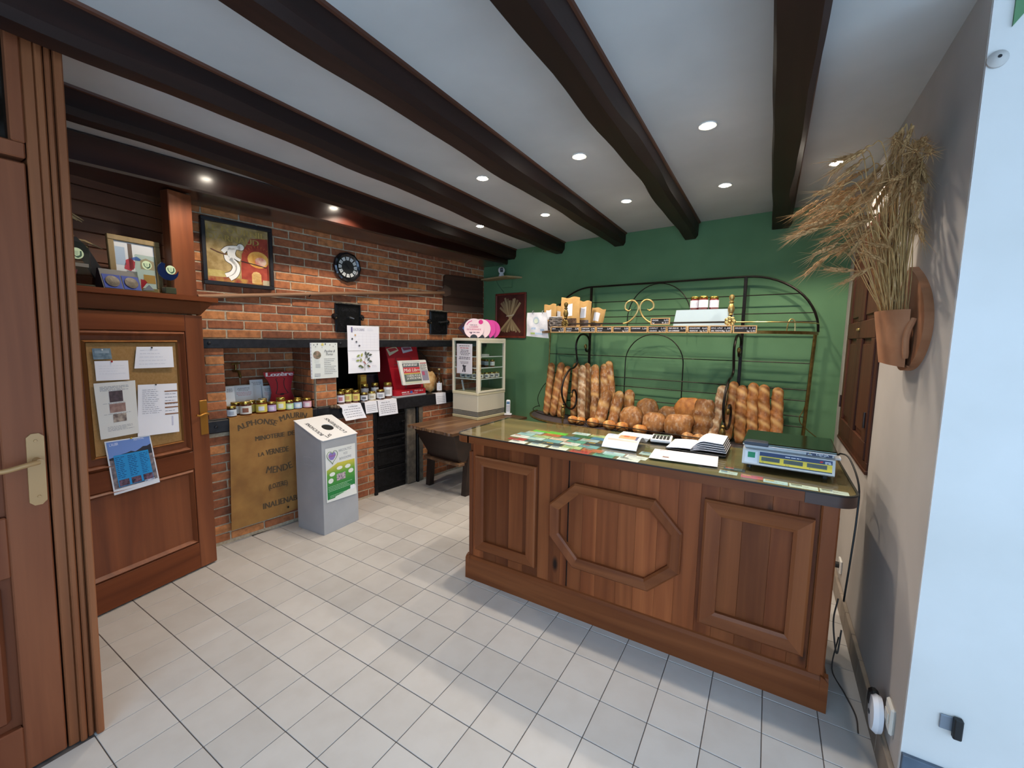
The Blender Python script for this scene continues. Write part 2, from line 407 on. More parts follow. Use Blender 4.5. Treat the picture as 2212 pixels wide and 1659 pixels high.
# ================================================================ floor
fb = MB().box(-1.2, 5.2, -2.0, 4.0, -0.08, -0.003)
floor = struct('floor', fb, m_grout, label='pale square ceramic tiles with thin dark joints')
tile_me = MB().cbox(-0.0983, 0.0983, -0.0983, 0.0983, -0.006, 0.0, 0.0012).mesh('tile', m_tile)
tl = []
for bx in range(-3, 25):
    for ay in range(-9, 19):
        cx, cy = bx*0.2+0.1, ay*0.2+0.1
        xb = -0.135 + 0.115*(cy-3.706) - 0.05
        if cy < -0.15: xb = 0.8
        elif cy < 0.7: xb = max(xb, -0.35)
        if cx < xb or cy > 3.72-0.115*cx or cx > 4.85 or (cy > 1.1 and cx > 3.42) or cy < -1.65: continue
        vis = in_frame((cx, cy, 0), 90) and not (1.36 < cx < 3.2 and 1.5 < cy < 2.1)
        if vis and cy > 1.55:
            d = Vector((cx, cy, 0))-CPOS; t = (1.46-CPOS.y)/d.y; h = CPOS+d*t
            if 1.4 < h.x < 3.15 and h.z < 0.9: vis = False
        tl.append((not vis, (Vector((cx, cy, 0))-CPOS).length, cx, cy))
tl.sort()
rest = MB()
for i, (hid, dd, cx, cy) in enumerate(tl):
    if i < 300 and not hid:
        o = bpy.data.objects.new('tile', tile_me); COL.objects.link(o); o.parent = floor; o.location = (cx, cy, random.uniform(-0.0006, 0.0))
    else: rest.cbox(cx-0.098, cx+0.098, cy-0.098, cy+0.098, -0.006, 0, 0.0015)
if rest.v:
    o = rest.build('tile_field', m_tile, floor); o['kind'] = 'stuff'

# ================================================================ ceiling, walls
struct('ceiling', MB().box(-1.2, 5.2, -2.0, 4.1, 2.576, 2.72), m_white, label='white plastered ceiling')
struct('wall_back', MB().box(-0.4, 3.9, 0, 0.2, -0.05, 2.58), m_green, FL_, label='green painted end wall')
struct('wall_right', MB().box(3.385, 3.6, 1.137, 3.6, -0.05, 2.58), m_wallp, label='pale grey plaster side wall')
struct('wall_pier', MB().box(3.386, 5.1, 1.129, 1.137, -0.05, 2.58).box(3.6, 5.1, 1.137, 1.34, -0.05, 2.58), M('plaster_brightened', 'cbc6c2', 0.85, c2='d3cecb', scale=2.5, bmp=0.12, bdist=0.01), label='pale plaster return wall in daylight')  # daylight brightness put into the pier's colour; same plaster as the side wall
struct('trim_1', MB().prism([(3.427,2.41),(3.47,2.47),(5.0,2.47),(5.0,2.576),(3.427,2.576)], 'y', 1.122, 1.129), m_green, label='green painted band above the pier')
# shop-front side: rear wall and right wall with big glazed openings (daylight)
mw = MB(); mw.box(0.6, 1.5, -1.9, -1.7, 0, 2.58); mw.box(4.7, 5.1, -1.9, -1.7, 0, 2.58); mw.box(1.5, 4.7, -1.9, -1.7, 0, 0.3); mw.box(1.5, 4.7, -1.9, -1.7, 2.4, 2.58)
struct('wall_front', mw, m_wallp)
mw = MB(); mw.box(4.9, 5.1, -1.9, -1.3, 0, 2.58); mw.box(4.9, 5.1, 0.8, 1.34, 0, 2.58); mw.box(4.9, 5.1, -1.3, 0.8, 0, 0.15); mw.box(4.9, 5.1, -1.3, 0.8, 2.4, 2.58)
struct('wall_street', mw, m_wallp)
m_pane = GLASS('window_pane', alpha=1.0)
def window(name, axis, a0, a1, z0, z1, at, n):
    f = MB(); t = 0.05
    def bx(p0, p1, q0, q1, d0=-0.03, d1=0.03):
        (f.box(p0, p1, at+d0, at+d1, q0, q1) if axis == 'x' else f.box(at+d0, at+d1, p0, p1, q0, q1))
    bx(a0, a1, z0, z0+t); bx(a0, a1, z1-t, z1)
    wdt = (a1-a0)/n
    for i in range(n+1):
        c = a0+i*wdt; bx(max(a0, c-t/2), min(a1, c+t/2), z0+t, z1-t)
    o = struct(name, f, m_near, label='wooden shop window frame')
    for i in range(n):
        g = MB(); p0, p1 = a0+i*wdt+t/2, a0+(i+1)*wdt-t/2
        (g.box(p0, p1, at-0.003, at+0.003, z0+t, z1-t) if axis == 'x' else g.box(at-0.003, at+0.003, p0, p1, z0+t, z1-t))
        g.build('pane', m_pane, o)
window('window_1', 'x', 1.5, 4.7, 0.3, 2.4, -1.8, 3)
window('window_2', 'y', -1.3, 0.8, 0.15, 2.4, 5.0, 2)
# daylight portals guide sampling of the sky through the two openings
for nm, loc, sz, rot in (('daylight_portal', (3.1, -1.69, 1.35), (3.2, 2.1), (PI/2, 0, PI)), ('daylight_portal', (4.89, -0.25, 1.275), (2.1, 2.25), (PI/2, 0, -PI/2))):
    ld = bpy.data.lights.new(nm, 'AREA'); ld.shape = 'RECTANGLE'; ld.size, ld.size_y = sz; ld.cycles.is_portal = True
    lo = bpy.data.objects.new(nm, ld); COL.objects.link(lo); lo.location = loc; lo.rotation_euler = rot
# baseboards
m_bb = M('baseboard_tile', '85796d', 0.6, c2='93877b', scale=12)
bb = MB()
y = 1.129
o = struct('baseboard_right', MB().box(3.372, 3.385, 1.129, 3.3, 0, 0.004), m_grout)
for i in range(11):
    y0 = 1.131+i*0.2; MB().cbox(3.368, 3.385, y0, min(y0+0.197, 3.3), 0.0, 0.112, 0.002).build('tile', m_bb, o)
m_bbd = M('baseboard_slate', '4a5563', 0.6, c2='566373', scale=12)
o = struct('baseboard_pier', MB().box(3.387, 4.9, 1.124, 1.129, 0, 0.01), m_grout)
for i in range(7):
    x0 = 3.388+i*0.205; MB().cbox(x0, x0+0.202, 1.112, 1.129, 0.0, 0.207, 0.002).build('tile', m_bbd, o)
# mains fittings on the pier and small plaster marks
t = thing('broken_socket', 'bare metal socket plate with a black stub low on the bright pier', 'socket', (3.487, 1.127, 0.362))
MB().cbox(-0.022, 0.012, -0.004, 0, -0.022, 0.026, 0.002).build('back_plate', M('zinc', '8d97a5', 0.4, 0.8), t)
MB().cbox(0.006, 0.027, -0.022, -0.003, -0.034, 0.034, 0.003).build('black_stub', m_black, t)
t = thing('cable_plug', 'small white round plug cap with a dark hole high on the pier', 'wall plug', (3.406, 1.127, 2.333))
MB().lathe([(0.022,0),(0.022,0.006),(0.012,0.016),(0.004,0.018)], 20, Matrix.Rotation(PI/2, 4, 'X')).build('cap', m_wallp, t, True)
MB().cyl((0,-0.0185,0), (0,-0.019,0), 0.0045, n=10).build('hole', m_black, t)

# ================================================================ ceiling beams
def beam(xr, w, h, label, seed, y0=-1.7, y1=3.9, taper=0.0):
    rnd = random.Random(seed); ys = []; y = y0
    y1 = 3.70-0.115*xr
    n = 46; prof = []
    ph = [rnd.uniform(0, 6) for _ in range(8)]
    def nz(t, k): return (math.sin(t*2.1+ph[k])+0.6*math.sin(t*5.3+ph[k+1])+0.35*math.sin(t*11+ph[k+2]))/2
    b = MB(); vs = []
    for i in range(n+1):
        y = y0+(y1-y0)*i/n
        xl, xq = xr-w, xr
        zb = 2.576-h+0.012*nz(y, 0)
        c1 = 0.005+0.008*max(0, nz(y, 1)); c2 = 0.020+0.014*max(0, nz(y, 2))
        e1, e2 = 0.006*nz(y, 3), 0.007*nz(y, 4)
        vs += [(xl+e1, y, 2.58), (xl+e1, y, zb+c1), (xl+e1+c1, y, zb), (xq+e2-c2, y, zb), (xq+e2, y, zb+c2*1.4), (xq+e2*0.4, y, 2.58)]
    fs = []
    for i in range(n):
        for j in range(6): fs.append((i*6+j, i*6+(j+1)%6, (i+1)*6+(j+1)%6, (i+1)*6+j))
    fs += [tuple(range(6)), tuple(range(n*6, n*6+6))[::-1]]
    b.add(vs, fs)
    t = thing('ceiling_beam', label, 'beam', (0,0,0)); b.build('timber', m_beam, t, 0.5)
    MB().prism([(xr-0.004, 2.576), (xr+0.012, 2.576), (xr+0.009, 2.566), (xr-0.004, 2.562)], 'y', y0, y1).build('fillet_strip', m_fillet, t)
beam(0.355, 0.112, 0.112, 'dark timber ceiling beam nearest the brick wall', 1)
beam(1.0, 0.112, 0.118, 'dark timber ceiling beam second from the brick wall', 2)
beam(1.673, 0.112, 0.120, 'dark timber ceiling beam in the middle of the five', 3)
beam(2.333, 0.112, 0.128, 'dark timber ceiling beam with a worn grey face, second from the wheat', 5)
beam(3.002, 0.128, 0.14, 'dark timber ceiling beam nearest the wheat bouquet', 6)
# big varnished beam above the brick wall
t = thing('mantel_beam', 'broad varnished brown beam running along the top of the brick wall', 'beam', (0,0,0), frame=FL_)
MB().cbox(0.012, 0.38, -3.95, -0.002, 2.412, 2.576, 0.012).build('timber', m_mantle, t)
MB().box(0.004, 0.03, -2.95, -0.002, 2.428, 2.446).build('fillet_strip', m_fillet, t)

# ================================================================ brick wall (upper part)
wl = struct('wall_left', MB().box(-0.35, -0.0055, -3.0, 0, 1.5, 2.58), m_mortar, FL_, label='red brick wall with pale mortar joints')
def brick_mesh(lx, seed, hz=0.0558, dx=0.03):
    rnd = random.Random(seed); b = MB().cbox(-dx, 0, 0, lx, 0, hz, 0.0035)
    b.v = [(x + (rnd.uniform(-0.0015, 0.0015) if x > -0.02 else 0), y+rnd.uniform(-0.0015, 0.0015), z+rnd.uniform(-0.0012, 0.0012)) for (x, y, z) in b.v]
    return b.mesh('brick', m_brick)
full = [brick_mesh(0.2245, s) for s in range(5)]
cut = {}
def lay(parent, u, v0, z, ln):
    """brick from v0 to v0+ln (local y), face at u"""
    if ln < 0.03: return
    k = round(ln, 3)
    if abs(ln-0.2245) < 0.004: me = random.choice(full)
    else:
        if k not in cut: cut[k] = brick_mesh(ln, int(k*1000))
        me = cut[k]
    o = bpy.data.objects.new('brick', me); COL.objects.link(o); o.parent = parent; o.location = (u+random.uniform(-0.003, 0.002), v0, z)
def courses(parent, u, va, vb, z0, rows, pitch=0.0657, off=0, zmax=9):
    """running bond between va < vb; joint phase taken from the photograph"""
    for r in range(rows):
        z = z0+r*pitch
        if z+0.03 > zmax: break
        ph = -0.924 if (r+off) % 2 == 0 else -1.041
        k0 = math.floor((va-ph)/0.2345)-1
        for k in range(k0, k0+40):
            a = ph+k*0.2345+0.005; b = a+0.2245
            a, b = max(a, va), min(b, vb)
            if b-a > 0.03: lay(parent, u, a, z, b-a)
courses(wl, 0.0, -2.975, -0.004, 1.5265, 14)

# ================================================================ hearth masonry under the lintel
hb = MB()
hb.box(-0.35, 0.03, -2.985, -2.842, 0.94, 1.45)        # left jamb
hb.box(-0.35, 0.03, -2.172, -1.985, 0.94, 1.45)        # middle pier
hb.box(-0.55, -0.03, -0.60, 0.0, 0.94, 1.45)           # right jamb
hb.box(-0.5, 0.03, -2.985, -1.605, 0.0, 0.84)          # wall under the ledge
hb.box(-0.5, 0.03, -1.02, 0.0, 0.0, 0.82)
hb.box(-0.55, -0.352, -2.985, -2.1, 0.94, 1.45)        # niche back
hb.box(-0.5, -0.1, -1.61, -1.0, 0.0, 0.82)             # behind the stove front
hb.box(-0.75, -0.008, -2.985, 0.0, 1.45, 1.5); hb.box(-0.8, -0.55, -0.65, 0.0, 0.9, 1.5); hb.box(-0.8, -0.3, -2.1, -1.99, 0.9, 1.5); hb.box(-0.85, -0.78, -2.985, 0.0, 0.0, 1.5)
hearth = struct('wall_hearth', hb, m_mortar, FL_, label='brick hearth below the black lintel')
z0 = 0.945
for r in range(8):
    z = z0+r*0.0655
    lay(hearth, 0.038, -2.98 if r % 2 else -2.955, z, 0.14 if r % 2 else 0.115)
    if r % 2: lay(hearth, 0.038, -2.168, z, 0.178)
    else: lay(hearth, 0.038, -2.168, z, 0.085); lay(hearth, 0.038, -2.073, z, 0.083)
    a = 0 if r % 2 else 0.11
    for k in range(4):
        b0 = max(-2.84+k*0.2345-a, -2.84); b1 = min(-2.84+k*0.2345-a+0.2245, -2.18)
        if b1-b0 > 0.04: lay(hearth, -0.344, b0, z, b1-b0)
    lay(hearth, -0.022, -0.60, z, 0.22 if r % 2 else 0.11)
    lay(hearth, -0.022, -0.37 if r % 2 else -0.48, z, 0.2245); lay(hearth, -0.022, -0.135 if r % 2 else -0.245, z, 0.13 if r % 2 else 0.2245)
side_me = MB().cbox(0, 0.165, -0.015, 0, 0, 0.0558, 0.003).mesh('brick', m_brick)
for r in range(8):       # side of the middle pier seen inside the niche
    for k in (0, 1):
        o = bpy.data.objects.new('brick', side_me); COL.objects.link(o); o.parent = hearth; o.location = (-0.34+k*0.178, -2.172, z0+r*0.0655); 
jamb_me = MB().cbox(0, 0.165, -0.012, 0, 0, 0.0558, 0.003).mesh('brick', m_brick)
for r in range(8):       # side of the right jamb
    for k in range(3):
        o = bpy.data.objects.new('brick', jamb_me); COL.objects.link(o); o.parent = hearth; o.location = (-0.53+k*0.17-(0.06 if r % 2 and k else 0), -0.60, z0+r*0.0655)
for r in range(12):
    z = 0.025+r*0.0665
    a = 0 if r % 2 else 0.11
    for (va, vb) in ((-2.98, -1.61), (-1.015, -0.5)):
        if True:
            k = 0
            while True:
                b0 = va+k*0.2345-a; b1 = min(b0+0.2245, vb); b0 = max(b0, va)
                if b0 >= vb-0.03: break
                if b1-b0 > 0.03: lay(hearth, 0.037, b0, z, b1-b0)
                k += 1
MB().cbox(-0.012, 0.055, -2.985, -0.002, 1.452, 1.520, 0.004).build('steel_lintel', m_iron, hearth)
lg = MB(); lg.cbox(-0.6, 0.06, -2.985, -2.172, 0.846, 0.938, 0.006); lg.cbox(-0.75, 0.06, -2.172, -0.002, 0.822, 0.938, 0.006)
lg.build('steel_ledge', m_iron, hearth)
MB().box(-0.78, -0.74, -1.99, -0.55, 0.94, 1.46).build('oven_back', m_cast, hearth)
MB().box(-0.75, -0.36, -2.02, -1.99, 0.94, 1.46).build('oven_side', m_cast, hearth)
for v in (-2.93, -1.95): MB().lathe([(0.012,0),(0.011,0.006),(0.005,0.010)], 12, Matrix.Translation((0.054, v, 1.487)) @ Matrix.Rotation(PI/2, 4, 'Y')).build('bolt', m_iron, hearth, True)
MB().lathe([(0.012,0),(0.011,0.006),(0.005,0.010)], 12, Matrix.Translation((0.059, -2.92, 0.893)) @ Matrix.Rotation(PI/2, 4, 'Y')).build('bolt', m_iron, hearth, True)
# plaster-grey stone posts and iron corner under the ledge
m_stone = M('sooty_stone', '4a423a', 0.9, c2='6b6052', scale=18, bmp=0.5, bdist=0.01)
for v0, v1, u1 in ((-1.215, -1.10, 0.03), (-1.07, -1.0, 0.035)): MB().cbox(-0.1, u1, v0, v1, 0, 0.82, 0.01).build('stone_post', m_stone, hearth)
MB().cbox(-0.05, 0.05, -1.625, -1.59, 0.0, 0.82, 0.005).build('iron_corner_post', m_cast, hearth)
MB().cbox(-0.05, 0.045, -1.098, -1.072, 0.0, 0.82, 0.004).build('iron_corner_post', m_cast, hearth)
st = thing('cast_iron_stove', 'black cast-iron stove front with stacked doors under the ledge', 'stove', (0,0,0), frame=FL_)
MB().cbox(-0.1, 0.0, -1.585, -1.222, 0.0, 0.81, 0.005).build('body', m_cast, st)
for z0_, z1_ in ((0.06, 0.24), (0.27, 0.44), (0.47, 0.56), (0.59, 0.79)):
    d = MB().cbox(0.0, 0.018, -1.575, -1.232, z0_, z1_, 0.006).build('stove_door', m_cast, st)
    MB().tube([(0.03,-1.56,z1_-0.012),(0.03,-1.25,z1_-0.012)], 0.007, 8).build('hinge_bar', m_cast, d)
    lt = MB(); lt.tube([(0.018,-1.27,(z0_+z1_)/2),(0.045,-1.27,(z0_+z1_)/2)], 0.006, 8); lt.tube([(0.043,-1.30,(z0_+z1_)/2),(0.043,-1.255,(z0_+z1_)/2+0.01)], 0.006, 8); lt.build('latch', m_cast, d)

# ================================================================ left: low panelled door, header shelf, panelling
d2 = struct('door_2', MB().box(-0.04, -0.014, -0.86, 0.0, 0.01, 1.667), m_door, FD_, label='low panelled wooden door with a cork notice board')
for z0_, z1_, y0_, y1_, mt in ((0.01,1.667,-0.105,0.0,m_door), (0.01,1.667,-0.86,-0.755,m_door), (0.01,0.185,-0.755,-0.105,m_doorx), (0.685,0.80,-0.755,-0.105,m_doorx), (1.565,1.667,-0.755,-0.105,m_doorx)):
    MB().cbox(-0.034, 0.0, y0_, y1_, z0_, z1_, 0.003).build('door_rail', mt, d2)
def picframe(y0, y1, z0, z1, w, x0, x1, mt, name, parent):
    """mitred raised moulding around an opening, faces +x"""
    def ring(b, ya, yb, za, zb): return [(ya,za),(yb,za),(yb,zb),(ya,zb)]
    o = ring(0, y0-w, y1+w, z0-w, z1+w); md = ring(0, y0-w*0.45, y1+w*0.45, z0-w*0.45, z1+w*0.45); i = ring(0, y0, y1, z0, z1)
    for k in range(4):
        j = (k+1) % 4
        vs = [(x0,*o[k]),(x0,*o[j]),(x1,*md[j]),(x1,*md[k]),(x0,*i[k]),(x0,*i[j])]
        MB().add(vs, [(0,1,2,3),(3,2,5,4),(0,3,4),(1,5,2)]).build(name, mt, parent)
picframe(-0.72, -0.135, 0.835, 1.535, 0.034, -0.014, 0.008, m_door, 'moulding', d2)
picframe(-0.72, -0.135, 0.215, 0.655, 0.034, -0.014, 0.008, m_door, 'moulding', d2)
picframe(-0.585, -0.165, 0.885, 1.495, 0.016, -0.014, 0.006, WOOD('cork_edge', '7a4a26', '94602f', 'a8743f', 'Z', 0.5), 'cork_frame', d2)
MB().box(-0.014, -0.004, -0.585, -0.165, 0.885, 1.495).build('cork_board', M('cork', '96703f', 0.9, c2='a07a4a', scale=90, bmp=0.15), d2)
hd = MB().cbox(0, 0.006, -0.053, -0.006, 0.895, 1.122, 0.003).build('handle_plate', m_handle2, d2)
hh = MB(); hh.tube([(0.0,-0.028,1.035),(0.045,-0.028,1.035)], 0.008, 10); hh.tube(bez([(0.042,-0.028,1.035),(0.046,-0.05,1.038),(0.046,-0.08,1.03),(0.044,-0.098,1.036)], 9), [0.008]*4+[0.007]*6, 10); hh.build('door_lever', m_handle2, hd, True)
# header and shelf
hs = thing('shelf_header', 'wooden header board and rounded shelf above the low door', 'shelf', (0,0,0), frame=FD_)
MB().cbox(-0.05, -0.022, -0.87, 0.012, 1.675, 1.757, 0.003).build('header_board', m_doorx, hs)
sh = MB(); pts = [(-0.30,-0.90),(0.045,-0.90),(0.045,0.05),(0.035,0.085),(0.005,0.103),(-0.06,0.105),(-0.30,0.105)]
sh.prism(pts, 'z', 1.757, 1.785); sh.build('shelf_board', m_doorx, hs)
MB().prism([(0.0,1.757),(0.10,1.757),(0.012,1.67),(0.0,1.67)], 'x', -0.06, -0.04).build('corbel', m_doorx, hs)
MB().cbox(-0.075, -0.0, -0.152, -0.02, 1.785, 2.405, 0.004).build('upright', m_door, hs)
wp = struct('wall_panelling', MB().box(-0.36, -0.305, -1.0, 0.02, 1.70, 2.58), m_panelw, FD_, label='horizontal brown plank panelling behind the shelf')
for i in range(8):
    z = 1.786+i*0.083; MB().cbox(-0.305, -0.288, -1.0, -0.02, z+0.001, z+0.0815, 0.004).build('plank', m_panelw, wp)
struct('wall_closet', MB().box(-0.95, -0.37, -1.0, 0.3, 0, 2.58), m_mortar, FD_)
struct('wall_lobby', MB().box(-0.5, 0.69, -0.36, -0.25, 0, 2.58), m_near)
# near door, frame and post lean a touch, as the photograph shows
def lean(mb):
    mb.v = [(x, y+0.022*z, z) for (x, y, z) in mb.v]; return mb
d1 = struct('door_1', lean(MB().box(0.735, 0.765, -1.13, -0.272, 0.006, 2.10)), m_near, label='near varnished door leaf')
for y0_, y1_, z0_, z1_ in ((-0.372,-0.272,0.006,2.10), (-1.13,-1.03,0.006,2.10), (-1.03,-0.372,0.006,0.175), (-1.03,-0.372,0.72,0.93), (-1.03,-0.372,1.97,2.10)):
    lean(MB().cbox(0.74, 0.79, y0_, y1_, z0_, z1_, 0.004)).build('door_rail', m_near, d1)
b = MB(); b.cbox(0.75, 0.782, -1.0, -0.395, 0.20, 0.695, 0.012); lean(b).build('raised_panel', m_near, d1)
b = MB(); b.cbox(0.75, 0.782, -1.0, -0.395, 0.955, 1.945, 0.012); lean(b).build('raised_panel', m_near, d1)
hp = lean(MB().prism([(-0.320,0.965),(-0.308,0.952),(-0.290,0.952),(-0.278,0.965),(-0.276,1.19),(-0.288,1.202),(-0.306,1.202),(-0.318,1.19)], 'x', 0.79, 0.797)).build('handle_plate', m_handle, d1)
hh = MB(); hh.tube([(0.795,-0.298,1.11),(0.84,-0.298,1.11)], 0.010, 12); hh.tube(bez([(0.836,-0.298,1.11),(0.842,-0.33,1.106),(0.842,-0.38,1.098),(0.842,-0.42,1.104)], 12), 0.0085, 12); lean(hh).build('door_lever', m_handle, hp, True)
for z in (1.177, 0.982): lean(MB().lathe([(0.005,0),(0.004,0.003)], 10, Matrix.Translation((0.797,-0.297,z)) @ Matrix.Rotation(PI/2,4,'Y'))).build('screw', m_handle, hp)
fr = thing('door_frame', 'tall moulded wooden door post beside the near door', 'door frame', (0,0,0))
for y0_, y1_, x1_, mt in ((-0.266,-0.236,0.785,m_post), (-0.236,-0.218,0.797,m_post), (-0.214,-0.198,0.792,m_post), (-0.194,-0.172,0.806,m_post)):
    lean(MB().cbox(0.69, x1_, y0_, y1_, 0, 2.56, 0.004)).build('moulding', mt, fr)
lean(MB().box(0.68, 0.775, -0.266, -0.176, 0, 2.56)).build('post', m_post, fr)
tr = MB(); tr.cbox(0.73, 0.79, -1.2, -0.27, 2.115, 2.165, 0.004); tr.cbox(0.73, 0.79, -0.30, -0.267, 2.165, 2.55, 0.004); lean(tr).build('transom_bar', m_near, fr)
lean(MB().box(0.745, 0.752, -1.2, -0.29, 2.16, 2.56)).build('transom_glass', PL('17130f', 0.1), fr)
struct('wall_partition', MB().box(0.62, 0.73, -1.75, -1.14, 0, 2.58), m_near)
struct('wall_partition_top', MB().box(0.62, 0.72, -1.2, -0.26, 2.1, 2.58), m_near)

# ================================================================ recessed downlights
m_lens = EMIT('lamp_lens', 'fff3e0', 70.0); m_ring = PL('d8d6d2', 0.4)
def downlight(x, y, label):
    t = thing('downlight', label, 'ceiling light', (x, y, 2.576), group='recessed ceiling spotlights')
    MB().lathe([(0.029,0.0),(0.031,-0.004),(0.040,-0.005),(0.043,-0.001),(0.043,0.0)], 28, cap=False).build('trim_ring', m_ring, t, True)
    MB().lathe([(0.030,-0.0005),(0.026,-0.008),(0.016,-0.011),(0.001,-0.012)], 24, cap=False).build('lens', m_lens, t, True)
    ld = bpy.data.lights.new('downlight_beam', 'SPOT'); ld.energy = LAMP_W; ld.spot_size = math.radians(126); ld.spot_blend = 0.35; ld.shadow_soft_size = 0.022; ld.color = (1.0, 0.86, 0.69)
    lo = bpy.data.objects.new('downlight_beam', ld); COL.objects.link(lo); lo.parent = t; lo.location = (0, 0, -0.016)
for x, y, s in ((2.6,1.667,'bright round downlight nearest the camera between the two right beams'), (1.938,1.686,'round downlight in front of the middle beam gap, nearer one'), (1.272,1.685,'round downlight left of the middle beam, nearer one'),
    (2.602,2.56,'round downlight above the right end of the bread rack'), (1.947,2.567,'small round downlight above the middle of the bread rack'), (1.265,2.589,'small round downlight above the left end of the bread rack'),
    (0.58,2.623,'farthest small downlight beside the beam nearest the brick'), (3.183,2.484,'round downlight beside the wheat bouquet'), (0.15,1.58,'downlight hidden behind the beam by the brick wall, middle'), (0.16,0.74,'downlight hidden behind the beam by the brick wall, near end')):
    downlight(x, y, s)
# ================================================================ shop counter
ct = thing('shop_counter', 'long brown wooden shop counter with framed panels and an octagon', 'counter', (0,0,0))
body = MB().box(1.345, 3.205, 1.478, 2.02, 0.02, 0.905).build('body', m_ctrz, ct)
m_plank = WOOD('counter_plank', '5e2c16', '804424', 'a15c34', 'Z', 0.42, 0.7, 0.03, 0.1, knots=True, var=0.42, spec=0.2)
xs = [1.372]
rnd = random.Random(3)
while xs[-1] < 2.0: xs.append(min(2.024, xs[-1]+rnd.uniform(0.07, 0.12)))
for a, b in zip(xs[:-1], xs[1:]): MB().cbox(a+0.0003, b-0.0003, 1.465, 1.478, 0.13, 0.905, 0.0006).build('plank', m_plank, ct)
xs = [2.032]
while xs[-1] < 3.10: xs.append(min(3.148, xs[-1]+rnd.uniform(0.07, 0.115)))
for a, b in zip(xs[:-1], xs[1:]): MB().cbox(a+0.0003, b-0.0003, 1.465, 1.478, 0.13, 0.905, 0.0006).build('plank', m_plank, ct)
MB().cbox(1.343, 1.372, 1.460, 1.49, 0.13, 0.84, 0.004).build('edge_strip', m_ctrz, ct)
MB().cbox(3.152, 3.213, 1.458, 1.50, 0.13, 0.905, 0.006).build('corner_post', m_ctrz, ct)
MB().box(2.0245, 2.0315, 1.472, 1.479, 0.13, 0.905).build('panel_gap', PL('15100d', 0.9), ct)
pl = MB()
pl.prism([(1.443,0.0),(1.475,0.0),(1.475,0.158),(1.456,0.150),(1.445,0.136)], 'x', 1.329, 3.229)
pl.build('plinth', m_ctrx, ct)
pl = MB(); pl.prism([(3.229,0.0),(3.20,0.0),(3.20,0.158),(3.216,0.150),(3.227,0.136)], 'y', 1.443, 2.02); pl.build('plinth_return', m_ctrx, ct)
pl = MB(); pl.prism([(1.329,0.0),(1.36,0.0),(1.36,0.158),(1.345,0.150),(1.331,0.136)], 'y', 1.443, 2.02); pl.build('plinth_return', m_ctrx, ct)
def frame_poly(outer, w, y0, y1, mats, parent, name='moulding', ax='y'):
    """mitred moulding around a convex polygon in the xz plane (list counter-clockwise), one bar per side"""
    n = len(outer); P = [Vector(p) for p in outer]; inn = []; mid = []; md2 = []
    for i in range(n):
        a = (P[i]-P[i-1]).normalized(); b = (P[(i+1)%n]-P[i]).normalized()
        na = Vector((-a.y, a.x)); nb = Vector((-b.y, b.x)); k = (na+nb)/(1+na.dot(nb))
        inn.append(P[i]+k*w); mid.append(P[i]+k*w*0.14); md2.append(P[i]+k*w*0.8)
    for i in range(n):
        j = (i+1) % n
        q = lambda p, y: (p.x, y, p.y) if ax == 'y' else (y, p.x, p.y)
        yy = lambda k: y0+(y1-y0)*k
        vs = []
        for pt, k in ((P,0), (P,0.75), (mid,1.0), (md2,0.82), (inn,0.6), (inn,0)): vs += [q(pt[i], yy(k)), q(pt[j], yy(k))]
        MB().add(vs, [(0,1,3,2),(2,3,5,4),(4,5,7,6),(6,7,9,8),(8,9,11,10),(0,2,4,6,8,10),(1,11,9,7,5,3),(0,10,11,1)]).build(name, mats[0] if abs(P[j].x-P[i].x) < abs(P[j].y-P[i].y) else mats[1], parent)
def rectp(x0, x1, z0, z1): return [(x0,z0),(x1,z0),(x1,z1),(x0,z1)]
frame_poly(rectp(1.402, 1.832, 0.212, 0.822), 0.062, 1.4655, 1.438, (m_ctrz, m_ctrx), ct)
frame_poly(rectp(2.716, 3.134, 0.218, 0.826), 0.072, 1.4655, 1.434, (m_ctrz, m_ctrx), ct)
frame_poly([(1.925,0.445),(2.072,0.294),(2.480,0.292),(2.625,0.430),(2.627,0.634),(2.495,0.772),(2.072,0.775),(1.922,0.628)], 0.058, 1.4655, 1.432, (m_ctrz, m_ctrx), ct)
frame_poly([(p, q) for p, q in rectp(1.56, 1.93, 0.22, 0.82)], 0.06, 3.2051, 3.228, (m_ctrz, m_ctrx), ct, ax='x')
def rounded(x0, x1, y0, y1, r, corners, n=6):
    out = []
    for (cx, cy, a0, k) in ((x0+r, y0+r, PI, 0), (x1-r, y0+r, 1.5*PI, 1), (x1-r, y1-r, 0, 2), (x0+r, y1-r, 0.5*PI, 3)):
        if corners[k]:
            for i in range(n+1): a = a0+0.5*PI*i/n; out.append((cx+r*math.cos(a), cy+r*math.sin(a)))
        else: out.append(((x0 if k in (0,3) else x1), (y0 if k in (0,1) else y1)))
    return out
top = rounded(1.262, 3.262, 1.425, 2.06, 0.07, (1,1,0,0))
MB().prism(top, 'z', 0.905, 0.947).build('top_board', m_ctop, ct, 0.6)
fr_ = MB().box(1.36, 3.088, 1.419, 1.426, 0.903, 0.9455).build('edge_trim', m_ctrx, ct)
cap = [p for p in rounded(1.256, 3.268, 1.419, 2.066, 0.075, (1,1,0,0))]
def band(path, z0, z1, th):
    b = MB(); n = len(path)
    vs = []
    for i, p in enumerate(path):
        a = Vector(path[max(i-1,0)]); c = Vector(path[min(i+1,n-1)]); t = (c-a).normalized(); nn = Vector((-t.y, t.x))
        q = Vector(p)+nn*th; vs += [(p[0],p[1],z0),(p[0],p[1],z1),(q.x,q.y,z1),(q.x,q.y,z0)]
    fs = []
    for i in range(n-1):
        for j in range(4): fs.append((i*4+j, i*4+(j+1)%4, i*4+4+(j+1)%4, i*4+4+j))
    fs += [(0,1,2,3), (4*n-1,4*n-2,4*n-3,4*n-4)]
    return b.add(vs, fs)
